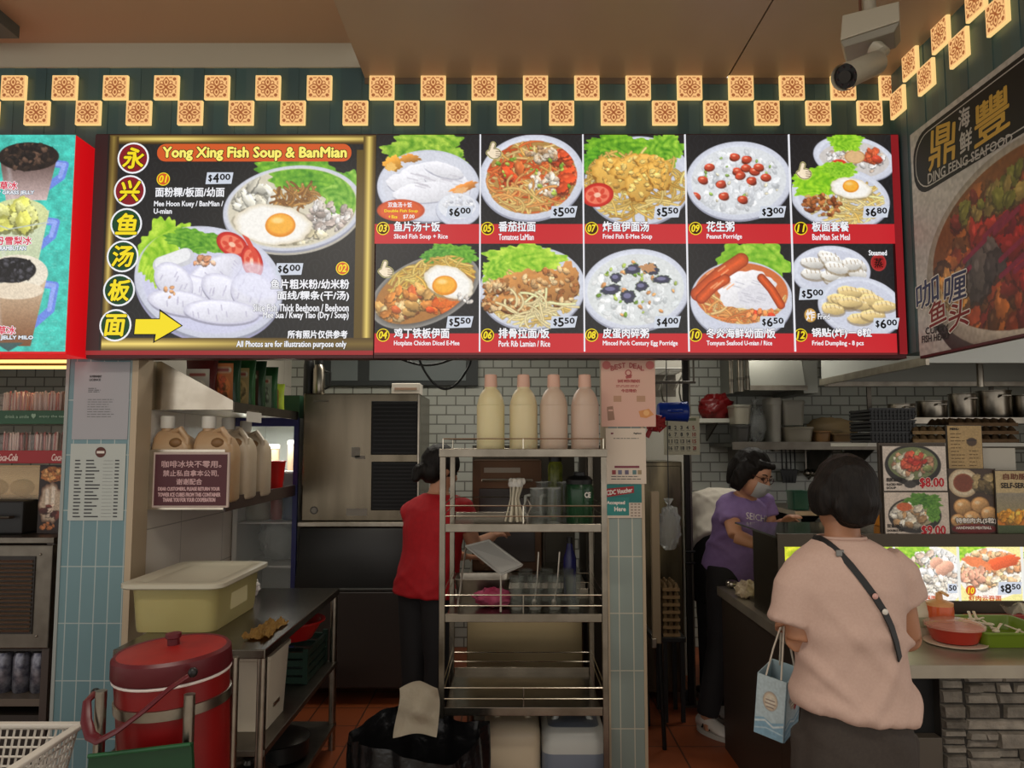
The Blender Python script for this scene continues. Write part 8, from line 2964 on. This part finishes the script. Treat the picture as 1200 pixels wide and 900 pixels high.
strap = mb.build('bag_strap', mat('strap_black', (24, 22, 22), .5), cust, True)
for i, c_ in ((7, (196, 150, 140)), (8, (206, 200, 190))):
    MB().sphere(full[i + 0] + Vector((0, -.006, 0)), (.009, .005, .009), 10).build('strap_pin', mat('pin_%d' % i, c_, .4), strap, True)
MB().box(full[4] + Vector((-.012, -.008, -.010)), full[4] + Vector((.012, -.003, .010)), .002).build('strap_buckle', mat('buckle_grey', (120, 118, 114), .3, .8), strap)
# small sling bag on the front hip, hidden behind the body
MB().box((P_(1040, 800).x - .09, YC + .16, P_(1040, 790).z - .06), (P_(1040, 800).x + .05, YC + .22, P_(1040, 790).z + .06), .02).build('sling_pouch', mat('strap_black'), strap, True)

# blue paper carrier hanging from the left hand
YB_ = YC + .29
tl, tm, trr = W(888.5, 788, YB_), W(922, 800, YB_ - .06), W(938, 783, YB_ + .06)
bl, bm_, brr = W(884, 857, YB_), W(913, 868, YB_ - .06), W(934, 853, YB_ + .06)
bm_ = bl + (tm - tl); brr = bm_ + (trr - tm)
t4, b4 = tl + (trr - tm), bl + (brr - bm_)
t = root('paper_carrier_bag', 'pale blue paper carrier bag hanging from the hand of the pink tee person', 'paper bag', bl.lerp(brr, .5))
mb = MB()
th = .002
def wall(a, b, c, d):
    n_ = (b - a).cross(d - a).normalized() * th
    mb.hexa([a, b, b + n_, a + n_, d, c, c + n_, d + n_])
wall(bl, bm_, tm, tl); wall(bm_, brr, trr, tm); wall(brr, b4, t4, trr); wall(b4, bl, tl, t4)
mb.prism([bl, bm_, brr, b4], (0, 0, .003))
mb.build('bag_body', mat('bag_blue', (164, 184, 190), .5, noise=(7, (140, 168, 182), 1.2)), t)
for (A, B, C, nm, sd) in ((tl, tm, bl, 'front_print', 71), (tm, trr, bm_, 'side_print', 72)):
    sfb = Surf(A, B, C, 0, 0, 34, 68)
    n_ = sfb.n if sfb.n.y < 0 else -sfb.n
    sfb = Surf(A + n_ * .004, B + n_ * .004, C + n_ * .004, 0, 0, 34, 68)
    p = Paint(sfb, 1.4, (172, 188, 192), sd)
    p.poly([(0, 50), (10, 47), (20, 51), (34, 46), (34, 68), (0, 68)], (122, 158, 178)); p.line([(0, 54), (12, 50), (22, 55), (34, 50)], 2, (196, 206, 206)); p.line([(0, 62), (14, 58), (34, 60)], 1.5, (170, 192, 200))
    p.ell(17, 27, 9, 11, (196, 176, 150), edge=(150, 140, 130)); p.ell(17, 27, 6, 8, (206, 196, 176)); p.line([(12, 26), (22, 26)], 1.2, (120, 100, 90)); p.line([(11, 30), (23, 30)], 1.2, (120, 100, 90)); p.line([(13, 34), (21, 34)], 1.2, (120, 100, 90))
    if sd == 72:
        p.ell(22, 38, 3, 3.4, (150, 40, 40)); p.ell(10, 24, 5, 4, (150, 140, 130))
    p.speck(10, 3).build(nm, print_mat('matt_print', False), t)
knot = W(917.5, 731, YC + .28)
for (a, b) in ((tl.lerp(tm, .25), tl.lerp(tm, .8)), (t4.lerp(trr, .25), t4.lerp(trr, .8))):
    MB().tube([a - Vector((0, 0, .012)), a.lerp(knot, .5) + Vector((-.002, 0, .004)), knot + Vector((-.004, .0, .0)), knot + Vector((.004, 0, .002)), b.lerp(knot, .5) + Vector((.003, 0, .004)), b - Vector((0, 0, .012))], .0032, 8).build('cord_handle', mat('bag_cord', (206, 196, 180), .6), t, True)


# ------------------------------------------------------------------- kitchen staff
def worker(tname, label, base, rt, fw, neck, pelvis, headc, hfw, arms, legs, shirt, pants, hair, skin=SKIN2, sleeve=.55, sw=(.185, .15), seed=3, shoes=None, hup=Vector((0, 0, 1)), scale=1.0):
    t = root(tname, label, 'person', base)
    mb = MB()
    P, M = add_head(mb, headc, hfw, hup, scale)
    nk = Vector(neck); pv = Vector(pelvis)
    spine = (nk - pv)
    s_dir = spine.normalized()
    fr = (fw - s_dir * fw.dot(s_dir)).normalized()
    mb.tube([nk - s_dir * .05, nk.lerp(Vector(headc), .3), Vector(headc).lerp(nk, .35)], [.060, .052, .05], 16)
    kx = sw[0] / .185 * .86
    prof = [(-.10, .10, .09), (0, .17 * kx, .110), (.12, .17 * kx, .105), (.35, .155 * kx, .096), (.6, .165 * kx, .10), (.8, .175 * kx, .096), (.9, .14 * kx, .075), (.97, .075, .056)]
    mb.rings([bodyring(pv + spine * f, rt, fr, a, b) for f, a, b in prof])
    for (sh_, el, wr, hd_, pn, ts, cu) in arms:
        sh_, el, wr = map(Vector, (sh_, el, wr))
        mb.tube([sh_, sh_.lerp(el, .5), el], [.052, .045, .039], 14)
        mb.tube([el, el.lerp(wr, .35), wr], [.040, .038, .026], 14)
        add_hand(mb, wr, (wr - el) if hd_ is None else Vector(hd_), Vector(pn), .92, cu, ts)
    for (hp, kn, an) in legs:
        leg(mb, hp, kn, an)
        an = Vector(an)
        mb.tube([an + Vector((0, 0, -.02)), an + Vector((0, -.06, -.04))], [.034, .03], 10)
    organic('body', mb, skin, t, .0072, 4)
    face_parts(P, M, scale, t)
    mb = MB()
    prof = [(-.10, sw[0] * .98, .14), (0, sw[0] * .96, .14), (.12, sw[0] * .92, .132), (.35, sw[0] * .86, .122), (.6, sw[0] * .92, .128), (.8, sw[0] * .98, .12), (.9, sw[1], .095), (.965, .082, .068)]
    mb.rings([bodyring(pv + spine * f, rt, fr, a, b) for f, a, b in prof])
    for (sh_, el, wr, *_r) in arms:
        sh_, el = Vector(sh_), Vector(el)
        inn = sh_.lerp(pv + spine * .85, .35)
        mb.tube([inn, sh_, sh_.lerp(el, sleeve)], [.07, .070, .066], 18)
    st = organic('tee_shirt', mb, shirt, t, .010, 4, None, folds(.006, [((.7, .1, .7), 50), ((-.5, .2, .8), 42)], seed))
    mb = MB()
    mb.rings([bodyring(pv + spine * f, rt, fr, a, b) for f, a, b in ((-.12, .13, .11), (-.04, .172 * kx * 1.06, .128), (.08, .168 * kx * 1.06, .12))])
    for (hp, kn, an) in legs:
        hp, kn, an = map(Vector, (hp, kn, an))
        mb.tube([hp + Vector((0, 0, .04)), hp.lerp(kn, .4), kn, an + Vector((0, 0, .02))], [.098, .09, .075, .062], 18)
    organic('trousers', mb, pants, t, .012, 4, None, folds(.004, [((.5, .2, .8), 40)], seed + 1))
    for i, (hp, kn, an) in enumerate(legs):
        if shoes:
            shoe(t, (an[0], an[1], .07), shoes[0], shoes[1], shoes[2])
    return t, P, M, st


# purple tee, leaning over the counter end and looking down to the right
yp = 4.36
pel = Vector((W(856, 660, 4.44).x, 4.46, .93))
nkp = W(874, 578, 4.22)
hcp = W(884, 556, 4.14)
rtp = Vector((.75, .66, 0)).normalized(); fwp = Vector((.66, -.75, 0)).normalized()
hfp = Vector((.60, -.72, -.38)).normalized()
shA = W(853, 592, 4.22)           # arm nearer the camera
shB = W(893, 588, 4.38)
arms = [(shA, W(862, 628, 4.10), W(892, 640, 4.04), None, (0, 0, -1), 1, .5), (shB, W(905, 622, 4.34), W(918, 612, 4.25), None, (0, 0, -1), -1, .5)]
anL = Vector((W(829, 845, 4.40).x, 4.40, .075)); anR = Vector((W(842, 835, 4.6).x + .0, 4.62, .075))
legs = [(pel + Vector((-.05, -.05, -.04)), (pel.x - .08, 4.40, .47), anL), (pel + Vector((.06, .07, -.04)), (pel.x + .0, 4.56, .47), anR)]
wp, P, M, st = worker('person', 'person in a purple tee and face mask leaning over the counter end', (pel.x, yp, 0), rtp, fwp, nkp, pel, hcp, hfp, arms, legs,
              mat('purple_tee', (134, 110, 160), .75, noise=(40, (124, 100, 148), 1.0)), mat('black_trousers', (26, 24, 26), .8), None, sw=(.158, .13), seed=6,
              shoes=((.45, -.9, 0), mat('white_sneaker', (206, 200, 192), .5), mat('sneaker_sole', (180, 176, 168), .6)), scale=1.0, hup=Vector((.25, -.1, 1)).normalized())
mb = MB()
mb.sphere(P(0, -.036, .034), (.098, .104, .104), 26, M)
for k in (-1, 1):
    mb.tube([P(k * .075, .005, .06), P(k * .092, -.018, -.01), P(k * .090, -.026, -.07), P(k * .080, -.03, -.108)], [(.03, .045), (.026, .045), (.024, .042), (.012, .03)], 12)
mb.tube([P(0, -.09, .06), P(0, -.112, -.02), P(0, -.10, -.10)], [(.085, .05), (.09, .045), (.075, .02)], 16)
mb.tube([P(-.068, .04, .074), P(-.03, .068, .078), P(.02, .070, .078), P(.07, .038, .072)], [.022, .016, .016, .022], 10)
organic('hair', mb, HAIR, wp, .0075, 4, 'black bobbed hair with a fringe', folds(.004, [((1, .3, .2), 170), ((.2, 1, .2), 140)], 8))
mb = MB()
rg = []
for z, w_, d_ in ((-.108, .038, .070), (-.09, .054, .090), (-.06, .066, .103), (-.035, .068, .110), (-.018, .062, .104)):
    rg.append([P(w_ * math.sin(a), d_ * math.cos(a) * .55 + d_ * .5 - .002, z) for a in [(-1.25 + 2.5 * q / 12) for q in range(13)]])
V = [[mb.bm.verts.new(p) for p in r] for r in rg]
for a in range(len(V) - 1):
    for b in range(12):
        mb.bm.faces.new((V[a][b], V[a][b + 1], V[a + 1][b + 1], V[a + 1][b]))
bmesh.ops.solidify(mb.bm, geom=mb.bm.faces[:], thickness=.003)
mk_ = mb.build('face_mask', mat('mask_white', (206, 206, 204), .7), wp, True)
mb = MB()
for k in (-1, 1):
    mb.tube([P(k * .032 + .019 * math.cos(q * .5236), .092, .002 + .016 * math.sin(q * .5236)) for q in range(13)], .002, 6)
    mb.tube([P(k * .05, .088, .006), P(k * .078, .02, .004)], .0018, 6)
mb.tube([P(-.013, .094, .004), P(.013, .094, .004)], .002, 6)
mb.build('glasses', mat('glasses_brown', (70, 34, 28), .3), wp, True)
# white letters across the chest of the tee
q0 = W(876, 603, 4.0)
dg = bpy.context.evaluated_depsgraph_get(); dg.update()
v, polys = text_tris('SEICHI')
lo, hi = v.min(0), v.max(0)
co = []
base = Vector(wloc(wp))
for p_ in (v - lo) / (hi - lo):
    d_ = ray(874 + 24 * p_[0], 607.5 - 7.5 * p_[1] + 4.5 * p_[0]).normalized()
    hit, pos, nor, idx = st.ray_cast(Vector((0, 0, EYE)) - base, d_)
    co.append(tuple((pos + nor * .004) if hit else (W(874 + 24 * p_[0], 605, 4.1) - base)))
me = bpy.data.meshes.new('tee_letters'); me.from_pydata(co, [], polys); me.update()
tl_ = link_mesh('tee_letters', me, mat('letter_white', (214, 208, 206), .6), st, label='white letters across the purple tee')
for i, (an, dx) in enumerate(((anL, .0), (anR, .0))):
    d = Vector((.45, -.9, 0)).normalized(); sd = Vector((-d.y, d.x, 0))
    c = Vector((an.x, an.y, 0))
    mb = MB()
    for f in (.0, .03, .06):
        for k in (-1, 1):
            mb.tube([c + d * f + sd * .041 * k + Vector((0, 0, .035)), c + d * (f + .012) + sd * .03 * k + Vector((0, 0, .075 - .25 * f))], .0045, 6)
    shs = [x for x in bpy.data.objects if x.parent == wp and x.name.startswith('shoe')]
    mb.build('shoe_stripes', mat('stripe_black', (26, 24, 24), .5), shs[i], True)

# white tee, bending away behind the purple tee
pel = Vector((W(846, 648, 4.9).x, 4.92, 1.04))
nkp = W(833, 576, 5.14)
hcp = W(828, 606, 5.36)
rtp = Vector((.97, .24, 0)).normalized(); fwp = Vector((-.24, .97, 0)).normalized()
hfp = Vector((-.2, .55, -.8)).normalized()
shA, shB = W(820, 590, 5.08), W(851, 588, 5.14)
arms = [(shA, W(821, 622, 5.10), W(826, 645, 5.22), None, (0, 0, -1), -1, .5), (shB, W(860, 615, 5.22), W(862, 625, 5.42), None, (0, 0, -1), 1, .5)]
anA, anB = Vector((pel.x - .09, 4.92, .075)), Vector((pel.x + .09, 4.95, .075))
legs = [(pel + Vector((-.08, .0, -.04)), (pel.x - .09, 4.90, .48), anA), (pel + Vector((.08, .02, -.04)), (pel.x + .09, 4.92, .48), anB)]
ww, P, M, st = worker('person', 'person in a white tee bending over behind the dark post', (pel.x, 5.05, 0), rtp, fwp, nkp, pel, hcp, hfp, arms, legs,
              mat('white_tee', (196, 188, 174), .8, noise=(40, (186, 178, 164), 1.0)), mat('black_trousers'), None, sw=(.20, .17), seed=12,
              shoes=((-.2, .95, 0), mat('dark_shoe', (40, 38, 36), .5), mat('shoe_sole', (150, 146, 138), .6)), hup=Vector((-.1, .8, .5)).normalized())
mb = MB()
mb.sphere(P(0, -.022, .036), (.088, .108, .096), 24, M); mb.sphere(P(0, -.05, -.02), (.076, .07, .06), 18, M)
organic('hair', mb, HAIR, ww, .008, 3, 'short black hair')
mb = MB()
mb.rings([bodyring(pel + Vector((.0, .02, z)), rtp, fwp, a, b) for z, a, b in ((-.42, .175, .15), (-.1, .184, .15), (.06, .17, .145))])
organic('apron', mb, mat('black_apron', (22, 21, 21), .7), ww, .012, 3)

# red tee at the sink, turned away to the right
pel = Vector((W(500, 690, 4.17).x, 4.17, .86))
nkp = W(514, 575, 4.15)
hcp = W(518, 550, 4.17)
rtp = Vector((.72, -.69, 0)).normalized(); fwp = Vector((.69, .72, 0)).normalized()
hfp = Vector((.78, .48, -.35)).normalized()
shA, shB = W(483, 598, 4.23), W(541, 596, 4.07)
arms = [(shB, W(556, 640, 4.09), W(578, 628, 4.23), None, (0, 0, -1), 1, .5), (shA, W(498, 648, 4.35), W(545, 652, 4.47), None, (0, 0, -1), -1, .5)]
anA, anB = Vector((pel.x - .07, 4.23, .075)), Vector((pel.x + .06, 4.11, .075))
legs = [(pel + Vector((-.07, .06, -.04)), (pel.x - .07, 4.23, .46), anA), (pel + Vector((.07, -.06, -.04)), (pel.x + .07, 4.12, .46), anB)]
wr_, P, M, st = worker('person', 'person in a red tee and black trousers at the sink behind the rack', (pel.x, 4.17, 0), rtp, fwp, nkp, pel, hcp, hfp, arms, legs,
              mat('red_tee', (176, 18, 28), .75, noise=(40, (160, 14, 24), 1.0)), mat('black_trousers'), None, sw=(.215, .17), seed=17,
              shoes=((.6, .7, 0), mat('dark_shoe', (40, 38, 36), .5), mat('shoe_sole', (150, 146, 138), .6)), hup=Vector((.2, .1, 1)).normalized())
mb = MB()
mb.sphere(P(0, -.022, .034), (.092, .112, .100), 24, M); mb.sphere(P(0, -.055, -.03), (.078, .068, .07), 18, M)
mb.tube([P(0, -.10, -.04), P(0, -.13, -.07), P(.01, -.14, -.12)], [.05, .04, .014], 12)
organic('hair', mb, HAIR, wr_, .008, 3, 'black hair tied low at the back', folds(.004, [((1, .3, .2), 160)], 3))
